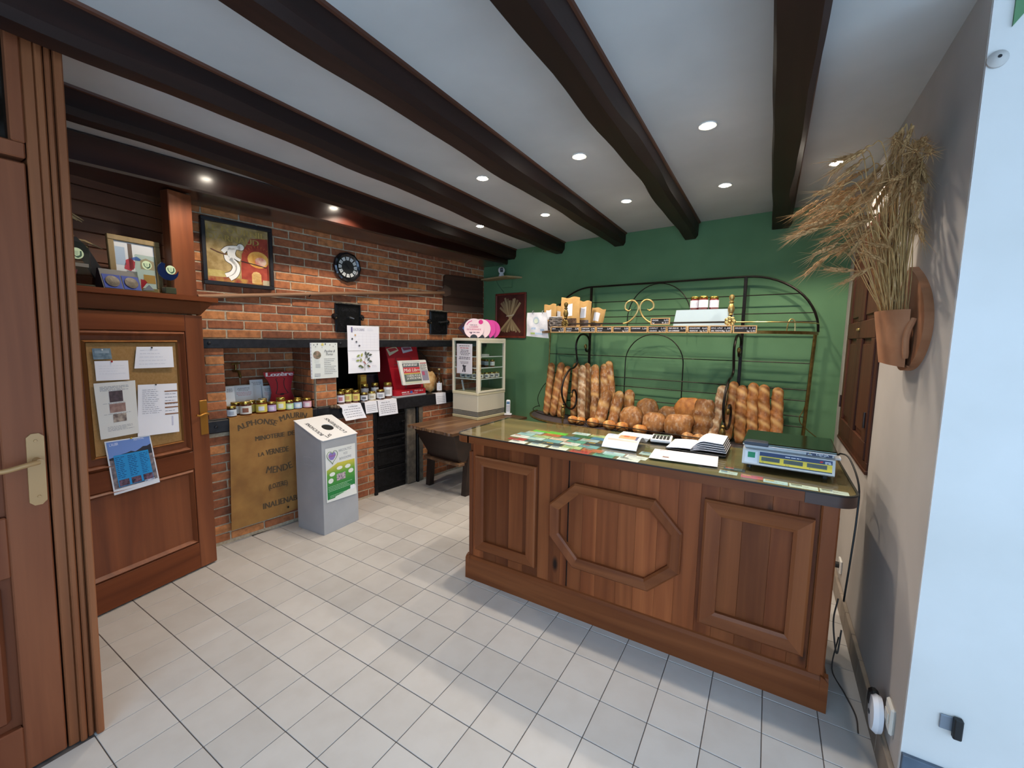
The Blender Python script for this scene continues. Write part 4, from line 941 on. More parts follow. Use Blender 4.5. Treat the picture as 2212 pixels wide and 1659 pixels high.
def stick(name, p0, p1, r, seed, mt, label, cuts=5, cat='bread', group=None, skew=1.4, fat=1.0, depth=0.1, flat=0.85):
    """loaf along the segment p0-p1 (L frame) with slanted scores facing the room"""
    rnd = random.Random(seed); a, b_ = Vector(p0), Vector(p1); ln = (b_-a).length; nt_, na = 66, 24
    ph = [rnd.uniform(0, 6.28) for _ in range(4)]; tw = rnd.uniform(-0.3, 0.3)
    vs = []; sc = []
    for i in range(nt_+1):
        t = i/nt_; e = min(t, 1-t)*ln/r
        pr = math.sqrt(max(0.0, 1-(1-min(1, e/1.15))**2))*(0.9+0.1*math.sin(PI*t))
        bx, by = 0.12*r*math.sin(3.1*t+ph[0])*fat, 0.10*r*math.sin(2.3*t+ph[1])
        for j in range(na):
            an = 2*PI*j/na; f = -math.sin(an)          # +1 facing the room (-y)
            s = t*cuts + (an/(2*PI))*skew + tw + 0.10*math.sin(7*t+ph[2]); fr = s % 1.0; mk = max(0.0, min(1.0, (f+0.45)*1.3))
            cut = max(0.0, 1-abs(fr-0.42)/0.24); ear = max(0.0, 1-abs(fr-0.74)/0.11)
            cut = cut*cut*(3-2*cut); open_ = cut*mk
            k = 1+mk*(depth*0.55*cut+depth*1.15*ear-depth*0.5*max(0.0, 1-abs(fr-0.98)/0.12))+0.035*math.sin(9*t+3*an+ph[2])+0.02*math.sin(23*t+5*an+ph[3])
            x = r*pr*math.cos(an)*k+bx; y = r*pr*math.sin(an)*k*flat+by
            vs.append((x, y, t*ln)); sc.append(min(1, open_*0.75))
    fs = [(i*na+j, i*na+(j+1)%na, (i+1)*na+(j+1)%na, (i+1)*na+j) for i in range(nt_) for j in range(na)]+[tuple(range(na)), tuple(range(nt_*na, nt_*na+na))]
    mb = MB().add(vs, fs); o = mb.build(name, mt, None, 1.2); setscore(o, sc); meta(o, label, cat, group)
    d = (b_-a).normalized(); xx = Vector((1,0,0)); xx = (xx-d*xx.dot(d)).normalized(); yy = d.cross(xx)
    m_ = Matrix((xx, yy, d)).transposed().to_4x4(); m_.translation = a
    o.matrix_world = FL_ @ m_; return o
TZ = 0.759
for nm, p0, p1, r, mt, lb in (
    ('baguette', (1.135,-0.28,TZ), (1.103,-0.14,1.304), 0.042, m_bag, 'leftmost golden twisted baguette standing in the bread rack'),
    ('baguette', (1.250,-0.31,TZ), (1.218,-0.14,1.315), 0.044, m_bag, 'second golden baguette from the left in the rack'),
    ('baguette', (1.345,-0.34,TZ), (1.308,-0.15,1.28), 0.040, m_bag, 'third golden baguette from the left, partly behind the scroll'),
    ('baguette', (1.445,-0.25,TZ), (1.400,-0.13,1.317), 0.042, m_bag, 'dark golden baguette seen through the left iron scroll'),
    ('baguette', (1.625,-0.40,TZ), (1.507,-0.21,1.302), 0.041, m_bagf, 'pale floured baguette right of the left iron scroll'),
    ('baguette', (1.600,-0.24,TZ), (1.515,-0.125,1.318), 0.036, m_bag, 'baguette tip showing behind the floured baguette'),
    ('baguette', (1.70,-0.24,TZ), (1.568,-0.125,1.285), 0.036, m_bagf, 'greyish floured baguette right behind the pale one'),
    ('baguette', (1.755,-0.40,TZ), (1.637,-0.19,1.312), 0.042, m_rust, 'straight tan baguette left of the rustic pair'),
    ('rustic_loaf', (1.795,-0.27,TZ), (1.703,-0.145,1.322), 0.043, m_rust, 'rough rustic baguette, left of the tall pair'),
    ('rustic_loaf', (1.88,-0.24,TZ), (1.752,-0.125,1.352), 0.040, m_rust, 'rough rustic baguette, right and taller of the pair')):
    stick(nm, p0, p1, r, hash(lb) % 997 if False else len(lb)*7+int(p0[0]*100), mt, lb, cuts=6 if mt is not m_rust else 4, group='baguettes standing on the left of the rack', skew=1.5 if mt is not m_rust else 0.4, depth=0.10 if mt is not m_rust else 0.06)
for p0, p1, r, lb in (((1.835,-0.47,TZ),(1.868,-0.36,1.095),0.056,'stubby pale crusty loaf leaning in front of the rustic pair'), ((1.965,-0.46,TZ),(1.972,-0.34,1.092),0.050,'stubby crusty loaf, right of the leaning pale one'), ((2.04,-0.32,TZ),(2.015,-0.23,1.10),0.050,'short crusty loaf end standing behind the stubby ones')):
    stick('batard_loaf', p0, p1, r, int(p0[0]*333), m_rust, lb, cuts=2, group='stubby loaves in the rack', skew=0.3, depth=0.05)
for p0, p1, lb in (((2.965,-0.33,TZ),(2.924,-0.15,1.204),'leftmost of the four baguettes beside the right upright'), ((3.045,-0.30,TZ),(3.005,-0.14,1.232),'tallest of the four baguettes on the right of the rack'), ((3.122,-0.30,TZ),(3.082,-0.14,1.223),'third of the four baguettes on the right of the rack'), ((3.20,-0.30,TZ),(3.176,-0.14,1.209),'rightmost baguette standing in the bread rack')):
    stick('baguette', p0, p1, 0.041, int(p0[0]*517), m_bag, lb, cuts=4, group='baguettes standing on the right of the rack', skew=1.2, depth=0.13)
stick('baguette', (2.79,-0.44,TZ), (2.795,-0.20,1.196), 0.042, 77, m_bagf, 'floured twisted baguette left of the right iron scroll', cuts=5, group='baguettes standing on the right of the rack')
stick('baguette', (2.872,-0.30,TZ), (2.862,-0.15,1.233), 0.038, 78, m_bag, 'baguette seen through the right iron scroll', cuts=5, group='baguettes standing on the right of the rack')
def boule(name, u, v, z, rx, ry, rz, seed, mt, label, tilt=0.0, yaw=0.0, sq=2.55, ridge=0.0, seg=0, group='loaves leaning in the rack', point=0.0, cross=False):
    rnd = random.Random(seed); ph = [rnd.uniform(0, 6.28) for _ in range(5)]; vs = []; sc = []; nu, nv = 28, 20
    for i in range(nv+1):
        p = -PI/2+PI*i/nv
        for j in range(nu):
            th = 2*PI*j/nu
            cx, cy, cz = math.cos(p)*math.cos(th), math.cos(p)*math.sin(th), math.sin(p)
            n = (abs(cx)**sq+abs(cy)**sq+abs(cz)**sq)**(1/sq); k = 1/n if n else 1
            k *= 1+0.03*math.sin(4*cx+ph[0])*math.sin(3*cz+ph[1])+0.02*math.sin(9*cz+6*cx+ph[2])
            s = 0
            if seg: k *= 1-0.16*max(0, math.cos(PI*seg*(cz*k+1)))**6; s = 0.35*max(0, math.cos(PI*seg*(cz+1)))**4
            if cross: g = math.exp(-((cx+0.35*cz)*5)**2); k *= 1-0.08*g*(cy < 0); s = 0.9*g*(cy < 0.2)
            if point: k *= 1+point*max(0, cx*0.75+cz*0.66)**6
            vs.append((rx*cx*k, ry*cy*k, rz*cz*k)); sc.append(s)
    fs = [(i*nu+j, i*nu+(j+1)%nu, (i+1)*nu+(j+1)%nu, (i+1)*nu+j) for i in range(nv) for j in range(nu)]
    o = MB().add(vs, fs).build(name, mt, None, 1.2); setscore(o, sc); meta(o, label, 'bread', group)
    place(o, (u, v, z), yaw, FL_, rx=tilt); return o
boule('round_loaf', 2.125, -0.43, 0.868, 0.100, 0.07, 0.108, 1, m_rnd, 'floured square-shouldered loaf right of the stubby loaves', -0.15)
boule('round_loaf', 2.205, -0.27, 0.90, 0.10, 0.065, 0.14, 2, m_rnd, 'golden loaf showing its shoulder behind the floured square one', -0.1, 0.2)
boule('round_loaf', 2.335, -0.44, 0.855, 0.098, 0.07, 0.094, 3, m_rnd, 'floured square loaf in the middle of the tray', -0.25, 0.25)
boule('round_loaf', 2.405, -0.27, 0.875, 0.11, 0.06, 0.115, 4, m_rnd, 'brown round loaf half hidden behind the middle loaf', -0.1)
boule('pointed_loaf', 2.53, -0.45, 0.862, 0.108, 0.07, 0.095, 5, m_rnd, 'brown loaf with a pointed corner at the front of the tray', -0.15, 0.05, point=0.25)
boule('pointed_loaf', 2.565, -0.27, 0.92, 0.13, 0.055, 0.165, 6, m_roll, 'tall golden pointed loaf behind the brown pointed one', -0.12, 0.1, sq=2.4, point=-0.05)
boule('striped_loaf', 2.70, -0.37, 0.93, 0.088, 0.06, 0.175, 7, m_rust, 'upright loaf with four bulging segments in the rack', -0.18, 0, 2.6, seg=4.0)
for u, v, rx_, sd_, lb, yw in ((1.585,-0.505,0.05,11,'small split roll left of the floured baguette foot',0.0), (1.67,-0.508,0.045,12,'small pale split roll, second from the left on the tray edge',0.0), (1.80,-0.515,0.055,13,'plain roll lying at the tray edge by the stubby loaves',0.25), (1.965,-0.525,0.06,14,'smooth roll lying in front of the leaning stubby loaves',-0.1), (2.085,-0.528,0.055,15,'golden roll with a slash on the tray edge',0.0), (2.245,-0.53,0.062,16,'plump golden roll with a slash under the wire cross',0.0), (2.63,-0.52,0.048,17,'small dark round bun, left of the pair by the ledger',0.0), (2.715,-0.522,0.048,18,'small dark round bun, right of the pair by the ledger',0.3)):
    boule('bread_roll', u, v, 0.803 if rx_ > 0.05 else 0.798, rx_, 0.042, 0.042 if rx_ > 0.05 else 0.037, sd_, m_roll if u < 2.6 else m_rnd, lb, 0, yw, 2.2, group='small rolls along the tray edge', cross=True)

# ---------------------------------------------------------------- goods on the top shelf
SZ = 1.6265
m_kraft = M('kraft_paper', 'b58c50', 0.75, c2='c69e62', scale=14, bmp=0.25, bdist=0.006)
def kraft(u, v, w_, h_, label, yaw=0.0, tilt=0.0, seed=0):
    t = thing('kraft_pouch', label, 'pouch', (u, v, SZ), yaw, FL_, 'kraft pouches on the rack shelf', ry=tilt)
    rnd = random.Random(seed); ph = rnd.uniform(0, 6)
    def sec(s, side):
        def f(a, b_):
            x = (a-0.5)*w_*(1+0.04*math.sin(3*b_+ph)); th = 0.038*(1-b_)**0.55+0.002; bul = math.sin(PI*a)**0.7
            return (x, side*th*bul + 0.004*math.sin(7*a+5*b_+ph), b_*h_+0.006*math.sin(9*a+ph)*b_)
        return f
    b = MB(); b.grid(sec(0,-1), 12, 14); b.grid(sec(0,1), 12, 14); b.build('pouch', m_kraft, t, True)
    def patch(x0, x1, z0, z1, mt, name, e):
        f = sec(0,-1); b = MB()
        b.grid(lambda p, q: tuple(Vector(f(x0+(x1-x0)*p, z0+(z1-z0)*q))+Vector((0,-e,0))), 5, 5); b.build(name, mt, t, True)
    patch(0.12, 0.88, 0.06, 0.38, M('biscuit_window', '4a372c', 0.25, c2='6d5a4c', scale=60), 'window', 0.0012)
    patch(0.25, 0.68, 0.45, 0.80, PL('e2e4ee', 0.5), 'label', 0.0012)
    patch(0.0, 1.0, 0.93, 0.935, PL('9a753f', 0.7), 'crimp', 0.0012)
kraft(1.215, -0.36, 0.16, 0.27, 'brown kraft pouch behind the basket, leftmost of the pouches', -0.15, -0.03, 1)
kraft(1.29, -0.28, 0.14, 0.255, 'brown kraft pouch second from the left, half hidden', 0.05, 0.0, 2)
kraft(1.505, -0.475, 0.21, 0.315, 'largest brown kraft pouch behind the left brass finial', -0.05, 0.0, 3)
kraft(1.60, -0.385, 0.13, 0.285, 'brown kraft pouch right of the largest one', 0.12, 0.04, 4)
kraft(1.672, -0.295, 0.13, 0.225, 'brown kraft pouch leaning right, last of the pouches', 0.25, 0.16, 5)
# woven basket
t = thing('dark_basket', 'dark grey woven basket at the left end of the rack shelf', 'basket', (1.36, -0.47, SZ), 0, FL_)
m_wick = M('grey_wicker', '4a4340', 0.7, c2='8b827c', scale=40, bmp=0.4)
for k in range(7):
    z = 0.010+k*0.0175
    MB().tube([((0.072+0.003*math.sin(9*a))*math.cos(a), (0.062+0.003*math.cos(9*a))*math.sin(a), z+0.005*math.sin(6*a+k*PI)) for a in [2*PI*i/36 for i in range(36)]], 0.0095, 6, closed=True).build('weave_strand', m_wick, t, True)
MB().tube([(0.074*math.cos(a), 0.064*math.sin(a), 0.134) for a in [2*PI*i/28 for i in range(28)]], 0.006, 6, closed=True).build('basket_rim', PL('b4b2b4', 0.4), t, True)
# white paper carrier bag clipped on the left shelf end
t = thing('paper_bag', 'white crinkled paper bag clipped to the left end of the rack', 'bag', (1.115, -0.44, 1.60), 0.12, FL_)
def bagf(side):
    def f(a, b_):
        w_ = 0.25-0.03*b_; return ((a-0.5)*w_-0.012*b_, side*(0.014*math.sin(PI*a)*math.sin(PI*min(1, b_+0.1))+0.002)+0.004*math.sin(9*a+7*b_), -0.02+0.235*b_-0.02*a*(1-b_))
    return f
b = MB(); b.grid(bagf(-1), 14, 12); b.grid(bagf(1), 14, 12); b.build('bag_body', M('bag_paper', 'dcdce2', 0.6, c2='cfd0d8', scale=20, bmp=0.4, bdist=0.01), t, True)
def bagprint(c, e, shape):
    f = bagf(-1); b = MB(); vs = [tuple(Vector(f(*p))+Vector((0,-e,0))) for p in shape]; b.add(vs, [tuple(range(len(vs)))]); b.build('print', PL(c, 0.7), t)
bagprint('aebfcb', 0.002, [(0.48+0.16*math.cos(k*PI/8), 0.68+0.15*math.sin(k*PI/8)) for k in range(16)])
bagprint('cfd8c6', 0.003, [(0.48+0.10*math.cos(k*PI/8), 0.65+0.10*math.sin(k*PI/8)) for k in range(16)])
bagprint('a8bdd8', 0.002, [(0.25,0.30),(0.46,0.31),(0.46,0.39),(0.27,0.38)]); bagprint('a8bdd8', 0.002, [(0.66,0.27),(0.86,0.27),(0.84,0.35),(0.66,0.34)])
bagprint('b9cf7a', 0.002, [(0.2,0.10),(0.42,0.11),(0.42,0.18),(0.2,0.17)]); bagprint('b4cbe0', 0.002, [(0.44,0.11),(0.75,0.12),(0.75,0.18),(0.44,0.18)])
for x_ in (-0.05, 0.06): MB().tube([(x_,-0.012,0.20),(x_-0.006,-0.016,0.222),(x_,0.0,0.235),(x_+0.006,0.012,0.222)], 0.003, 6).build('clip', PL('9a9aa0', 0.3, 0.8), t, True)
# translucent tub upside-down and three jam jars
m_tub = GLASS('frosted_plastic', (0.86,0.93,1,1), 0.35, 1.2)
t = thing('plastic_tub', 'frosted plastic tub standing upside down on the rack shelf', 'tub', (2.672, -0.42, SZ), 0, FL_)
b = MB()
def tubring(s, z): return [(sx*0.5*s[0], sy*0.5*s[1], z) for sx, sy in ((-1,-1),(1,-1),(1,1),(-1,1))]
r0, r1 = tubring((0.41,0.24), 0.0), tubring((0.365,0.20), 0.165); r2, r3 = tubring((0.405,0.235), 0.0), tubring((0.36,0.195), 0.1625)
b.add(r0+r1+r2+r3, [(0,1,5,4),(1,2,6,5),(2,3,7,6),(3,0,4,7),(4,5,6,7),(8,12,13,9),(9,13,14,10),(10,14,15,11),(11,15,12,8),(12,15,14,13),(0,8,9,1),(1,9,10,2),(2,10,11,3),(3,11,8,0)])
mt, nt, bs = newmat('tub_plastic'); bs.inputs['Base Color'].default_value = lin('cfe2ec'); bs.inputs['Roughness'].default_value = 0.3; bs.inputs['Alpha'].default_value = 0.62
b.build('shell', mt, t)
b = MB(); b.tube([(-0.205,-0.122,0.004),(0.205,-0.122,0.004),(0.205,0.122,0.004),(-0.205,0.122,0.004)], 0.006, 6, closed=True); b.build('rolled_rim', mt, t)
def jar(name, label, u, v, z, r, h, content, lab, group, frame=FL_, lid='b79a4a', mark=None, labh=(0.18,0.72), yaw=0.0, shade=None):
    t = thing(name, label, 'jar', (u, v, z), yaw, frame, group)
    mt = MATS.get('jar_'+content)
    if not mt:
        mt = M('jar_'+content, content, 0.06, coat=1.0, spec=0.6)
    MB().lathe([(r*0.86,0),(r,h*0.05),(r,h*0.70),(r*0.90,h*0.80),(r*0.84,h*0.84)], 24).build('glass', mt, t, 0.8)
    MB().lathe([(r*0.90,h*0.83),(r*0.92,h*0.84),(r*0.92,h*0.97),(r*0.86,h)], 24).build('lid', PL(lid, 0.25, 0.9), t, 0.6)
    # label wraps 150 degrees on the room side
    a0 = math.radians(-90 if frame is not FL_ else -45) 
    def lf(e, s0, s1, z0, z1): return lambda p, q: ((r+e)*math.cos(jar_dir+s0+(s1-s0)*p), (r+e)*math.sin(jar_dir+s0+(s1-s0)*p), h*(z0+(z1-z0)*q))
    lb = MB().grid(lf(0.0006, -1.35, 1.35, *labh), 14, 1).build('label', PL(lab, 0.6), t, True)
    if mark: MB().grid(lf(0.0011, -0.45, 0.55, labh[0]+0.10, labh[1]-0.14), 6, 1).build('label_print', PL(mark, 0.6), lb, True)
    ln = MB()
    for k in range(3): ln.grid(lf(0.0014, -0.6+0.1*k, 0.5, labh[0]+0.12+0.1*k, labh[0]+0.135+0.1*k), 5, 1)
    ln.build('small_print', m_inklt, lb)
    return t
jar_dir = math.radians(-75)
JG = 'red jam jars on the plastic tub'
jar('jam_jar', 'red jam jar with white label, left of three on the tub', 2.60, -0.43, SZ+0.1655, 0.034, 0.105, '6a1512', 'e8e4ec', JG)
jar('jam_jar', 'red jam jar with white label, middle of three on the tub', 2.668, -0.45, SZ+0.1655, 0.034, 0.105, '6a1512', 'ece8f0', JG)
jar('jam_jar', 'red jam jar with white label, right of three on the tub', 2.737, -0.42, SZ+0.1655, 0.034, 0.102, '6a1512', 'e8e4ec', JG)
# ================================================================ things on the brick wall
def ribbon(mb, o, xd, yd, pts, wd, sc=1.0):
    P = bez([(p[0], p[1], 0) for p in pts], 18); n = len(P); L_ = []; R_ = []
    for i in range(n):
        t = (P[min(i+1,n-1)]-P[max(i-1,0)]).normalized(); nn = Vector((-t.y, t.x, 0)); k = i/(n-1); w_ = wd[0]+(wd[1]-wd[0])*k
        L_.append(P[i]+nn*w_); R_.append(P[i]-nn*w_)
    o = Vector(o); f = lambda p: tuple(o+Vector(xd)*p.x*sc+Vector(yd)*p.y*sc)
    mb.add([f(p) for p in L_]+[f(p) for p in R_], [(i, i+1, n+i+1, n+i) for i in range(n-1)])
pc = thing('framed_painting', 'black framed square painting of a white baker figure and a glowing oven', 'painting', (0.004, -2.932, 1.897), 0, FL_)
S_ = 0.46
for y0, y1, z0, z1 in ((0,S_,0,0.028), (0,S_,S_-0.028,S_), (0,0.026,0.028,S_-0.028), (S_-0.026,S_,0.028,S_-0.028)): MB().cbox(0, 0.034, y0, y1, z0, z1, 0.003).build('frame_bar', PL('14151c', 0.4), pc)
I0, IS = 0.026, S_-0.052
MB().box(0.002, 0.012, I0, I0+IS, I0, I0+IS).build('canvas', M('canvas_tan', '8d7340', 0.7, c2='b59a68', scale=14, det=8, lo=0.4, hi=0.6), pc)
po = lambda e: Vector((0.012+e, I0, I0))
def pp(shape, c, name='paint_shape', e=0.0006, c2=None):
    b = MB(); poly(b, po(e), Y, Z, [(p[0]*IS, p[1]*IS) for p in shape]); b.build(name, PL(c, 0.6) if not c2 else M('paint_'+c, c, 0.65, c2=c2, scale=22, det=8), pc)
pp([(0.53,0.06),(0.995,0.06),(0.995,0.86),(0.70,0.82),(0.60,0.64),(0.55,0.52),(0.53,0.3)], '8f2c1a', c2='a8402a')
pp([(0.0,0.0),(1.0,0.0),(1.0,0.06),(0.5,0.09),(0.0,0.08)], 'b0863c', e=0.0007, c2='8a2a20')
pp([(0.02,0.09),(0.5,0.09),(0.5,0.14),(0.2,0.2),(0.02,0.2)], 'a8934a', e=0.0005, c2='c4b070')
pp([(0.82+0.18*math.cos(a*PI/10), 0.46+0.15*math.sin(a*PI/10)) for a in range(21) if 0.82+0.18*math.cos(a*PI/10) < 1.0]+[(0.66,0.40),(0.99,0.36)][0:0], 'd08a34', 'oven_glow', 0.0009, 'e8b860')
pp([(0.86+0.10*math.cos(a*PI/10), 0.43+0.08*math.sin(a*PI/10)) for a in range(20)], 'c86a60', 'oven_glow', 0.0012, 'e8c8b0')
for k in range(11):
    a = math.radians(25+13*k); pp([(0.82+0.21*math.cos(a), 0.46+0.20*math.sin(a)), (0.82+0.26*math.cos(a)-0.006, 0.46+0.25*math.sin(a)), (0.82+0.26*math.cos(a)+0.006, 0.46+0.25*math.sin(a))] if 0.82+0.26*math.cos(a) < 0.99 else [(0.9,0.6),(0.905,0.62),(0.91,0.6)], 'd97a2a', 'ray', 0.001)
pp([(0.70,0.03),(0.86,0.03),(0.86,0.19),(0.83,0.23),(0.78,0.245),(0.73,0.23),(0.70,0.19)], 'c89a52', 'scroll_panel', 0.001, 'd8b478')
pp([(0.885,0.0),(0.995,0.0),(0.995,0.10),(0.885,0.10)], 'c0b292', 'corner_panel', 0.001)
fig = MB()
o_ = po(0.0024)
fo_ = MB(); oo = po(0.0018)
for tgt, ow, base in ((fo_, 0.008, oo), (fig, 0.0, o_)):
    ribbon(tgt, base, Y*IS, Z*IS, [(0.25,0.515),(0.32,0.585),(0.42,0.615),(0.53,0.625)], (0.035+ow,0.03+ow))
    ribbon(tgt, base, Y*IS, Z*IS, [(0.38,0.60),(0.355,0.52),(0.37,0.45),(0.41,0.41)], (0.035+ow,0.03+ow))
    ribbon(tgt, base, Y*IS, Z*IS, [(0.44,0.60),(0.415,0.52),(0.44,0.45),(0.52,0.41)], (0.03+ow,0.025+ow))
    ribbon(tgt, base, Y*IS, Z*IS, [(0.31,0.47),(0.32,0.40),(0.40,0.35),(0.43,0.27),(0.38,0.17),(0.28,0.12)], (0.04+ow,0.035+ow))
    ribbon(tgt, base, Y*IS, Z*IS, [(0.36,0.42),(0.45,0.34),(0.475,0.25),(0.43,0.14),(0.34,0.07)], (0.035+ow,0.04+ow))
    disc(tgt, Vector(base)+Y*0.535*IS+Z*0.64*IS, Y, Z, (0.055+ow)*IS)
fo_.build('figure_outline', m_black, pc); fig.build('baker_figure', PL('e9e6e0', 0.6), pc)
b = MB(); ribbon(b, po(0.003), Y*IS, Z*IS, [(0.07,0.545),(0.2,0.50),(0.30,0.48)], (0.008,0.008)); b.build('peel_handle', PL('5a2a1a', 0.6), pc)
b = MB(); ribbon(b, po(0.003), Y*IS, Z*IS, [(0.53,0.40),(0.75,0.37),(0.96,0.335)], (0.009,0.007)); b.build('peel_handle', PL('3a1a14', 0.6), pc)
b = MB(); put_text(b, 'LE FOURNIL', po(0.0015)+Y*0.49*IS+Z*0.85*IS, Y, Z, 0.042, 0.92*IS, 'c', boldx=0.0016); put_text(b, "D'ARNAUD", po(0.0015)+Y*0.44*IS+Z*0.71*IS, Y, Z, 0.042, 0.80*IS, 'c', boldx=0.0016); b.build('lettering', PL('c7a75a', 0.6), pc)
b = MB(); lines(b, po(0.0016)+Y*0.72*IS+Z*0.20*IS, Y, Z, 0.12*IS, 8, 0.008, 0.0015, 0.1, 3); lines(b, po(0.0016)+Y*0.9*IS+Z*0.09*IS, Y, Z, 0.08*IS, 4, 0.008, 0.0015, 0.2, 4); b.build('small_print', PL('6a5030', 0.7), pc)
# clock in a fluted dish
ck = thing('wall_clock', 'dark pewter wall clock with scalloped rim and white numeral plates', 'clock', (0.004, -1.842, 2.16), 0, FL_)
b = MB(); n_ = 96
prof = [(0.133,0.012,1),(0.128,0.030,1),(0.112,0.036,0.6),(0.096,0.030,0.1),(0.090,0.024,0)]
vs = []; fs = []
for (r, x, s) in prof:
    for j in range(n_):
        a = 2*PI*j/n_; rr = r*(1-0.035*s*abs(math.sin(6*a))); vs.append((x-0.004*s*abs(math.sin(6*a)), rr*math.cos(a), rr*math.sin(a)))
for i in range(len(prof)-1):
    for j in range(n_): fs.append((i*n_+j, i*n_+(j+1)%n_, (i+1)*n_+(j+1)%n_, (i+1)*n_+j))
vs += [(0.0, 0.10*math.cos(2*PI*j/n_), 0.10*math.sin(2*PI*j/n_)) for j in range(n_)]; k = len(prof)*n_
fs += [(j, (j+1)%n_, k+(j+1)%n_, k+j) for j in range(n_)]
b.add(vs, fs).build('scalloped_rim', M('pewter', '3a3c42', 0.25, 0.9, c2='55585e', scale=20), ck, True)
b = MB(); disc(b, (0.022,0,0), Y, Z, 0.092, n=40); b.build('dial', PL('2c2d2c', 0.5), ck)
for h in range(12):
    a = PI/2-2*PI*h/12; c_, s_ = math.cos(a), math.sin(a); rd = Vector((0,c_,s_)); tg = Vector((0,-s_,c_)); ctr = Vector((0.023,0,0))+rd*0.073
    b = MB(); b.add([tuple(ctr-tg*0.0115-rd*0.014), tuple(ctr+tg*0.0115-rd*0.014), tuple(ctr+tg*0.016+rd*0.015), tuple(ctr-tg*0.016+rd*0.015)], [(0,1,2,3)]); pl_ = b.build('numeral_plate', PL('dddcd8', 0.5), ck)
    b = MB(); put_text(b, str(12 if h == 0 else h), ctr+Vector((0.0006,0,0))-rd*0.006, tg*-1 if False else -tg, rd, 0.011); b.build('numeral', m_black, pl_)
for ang, ln, w_ in ((math.radians(90-325),0.045,0.004), (math.radians(90-300),0.068,0.003)):
    d = Vector((0,math.cos(ang),math.sin(ang))); tg = Vector((0,-math.sin(ang),math.cos(ang))); o_ = Vector((0.0255,0,0))
    b = MB(); b.add([tuple(o_-d*0.015-tg*w_), tuple(o_-d*0.015+tg*w_), tuple(o_+d*ln+tg*w_*0.5), tuple(o_+d*ln-tg*w_*0.5)], [(0,1,2,3)]); b.build('hand', m_black, ck)
# two cast-iron oven damper plates
def damper(v, label, lever):
    t = thing('oven_damper', label, 'damper plate', (0.003, v, 1.588), 0, FL_, 'cast-iron oven damper plates')
    MB().cbox(0, 0.022, 0, 0.25, 0, 0.245, 0.006).build('back_plate', m_cast, t)
    for y0, y1, z0, z1 in ((0.008,0.242,0.006,0.016), (0.008,0.242,0.232,0.241), (0.008,0.017,0.016,0.232), (0.233,0.242,0.016,0.232)): MB().cbox(0.02, 0.031, y0, y1, z0, z1, 0.002).build('raised_border', m_cast, t)
    for y0 in (-0.022, 0.236):
        MB().lathe([(0.026,0),(0.026,0.02),(0.018,0.032),(0.006,0.035)], 18, Matrix.Translation((0.004,y0+0.018,0.135)) @ Matrix.Rotation(PI/2,4,'Y')).build('hinge_boss', m_cast, t, 0.7)
        MB().ell((0.038,y0+0.018,0.118), 0.010, 0.010, 0.012, 12, 8).build('boss_nut', M('worn_brass', '3c3428', 0.4, 0.7), t, True)
    b = MB(); put_text(b, 'GARÇON', (0.0226,0.125,0.187), Y, Z, 0.026, 0.13, 'c', arc=0.35); b.build('cast_lettering', M('worn_letters', '3b3b40', 0.4, 0.6), t)
    b = MB()
    for k in range(15):
        a = math.radians(200+10*k); p = Vector((0.0226,0.125+0.085*math.cos(a),0.12+0.085*math.sin(a))); d = Vector((0,math.cos(a),math.sin(a))); g = Vector((0,-d.z,d.y))
        b.quad(p-g*0.002, p+g*0.002, p+g*0.002+d*(0.012 if k % 3 else 0.006), p-g*0.002+d*0.012)
    b.build('dial_marks', MATS['worn_letters'], t)
    lv = MB(); lv.cyl((0.02,0.125,0.13), (0.05,0.125,0.13), 0.012, n=14); e = Vector((0.05,0.125,0.13))+Vector((0.01, *lever)); lv.tube([(0.045,0.125,0.13), tuple(e)], [0.009,0.007], 10); lv.build('pointer_lever', M('bare_steel', '6a6a6c', 0.3, 0.9), t, True)
    b = MB(); b.cbox(0.0, 0.04, 0.0, 0.25, 0.245, 0.258, 0.004); b.build('top_ledge', M('dusty_ledge', '6b6154', 0.8, c2='2a2826', scale=30), t)
damper(-1.97, 'black cast-iron oven damper plate behind the calendar', (0.03, -0.01))
damper(-0.89, 'black cast-iron oven damper plate near the wooden peel', (0.10, 0.015))
# baker's peel
pe = thing('bakers_peel', 'long-handled wooden baker peel hung across the brick wall', 'peel', (0.006, 0, 0), 0, FL_)
m_peel = WOOD('peel_blade', '2c1a14', '3d251b', '4c3124', 'Y', 0.6, 0.8, 0, 0.3); m_peel2 = WOOD('peel_board', '45322a', '574035', '664d40', 'Y', 0.6, 0.8, 0, 0.3)
MB().prism([(-0.69,2.14),(-0.685,2.22),(-0.665,2.243),(-0.62,2.25),(-0.045,2.268),(-0.045,2.015),(-0.69,2.005)], 'x', 0.0, 0.018).build('blade_board', m_peel, pe)
MB().prism([(-0.69,2.003),(-0.045,2.013),(-0.045,1.93),(-0.69,1.925)], 'x', 0.0, 0.018).build('blade_board', m_peel, pe)
MB().prism([(-0.69,1.923),(-0.045,1.928),(-0.045,1.875),(-0.055,1.868),(-0.68,1.848),(-0.69,1.855)], 'x', 0.0, 0.018).build('blade_board', m_peel2, pe)
MB().prism([(-0.80,2.065),(-0.72,2.075),(-0.69,2.13),(-0.60,2.10),(-0.60,2.03),(-0.69,2.0),(-0.71,2.02),(-0.80,2.03)], 'x', 0.018, 0.034).build('socket_piece', m_peel2, pe)
b = MB(); b.tube([(0.022,-2.97,1.806),(0.024,-1.9,1.925),(0.026,-0.70,2.045)], [0.0155,0.016,0.017], 10); b.build('handle', WOOD('peel_handle', '6b4c36', '846046', '9a7658', 'Y', 0.6, 0.8, 0, 0.2), pe, True)
MB().tube([(0.0,-2.2,1.885),(0.03,-2.2,1.872),(0.045,-2.2,1.885)], 0.004, 6).build('wall_hook', m_cast, pe, True)
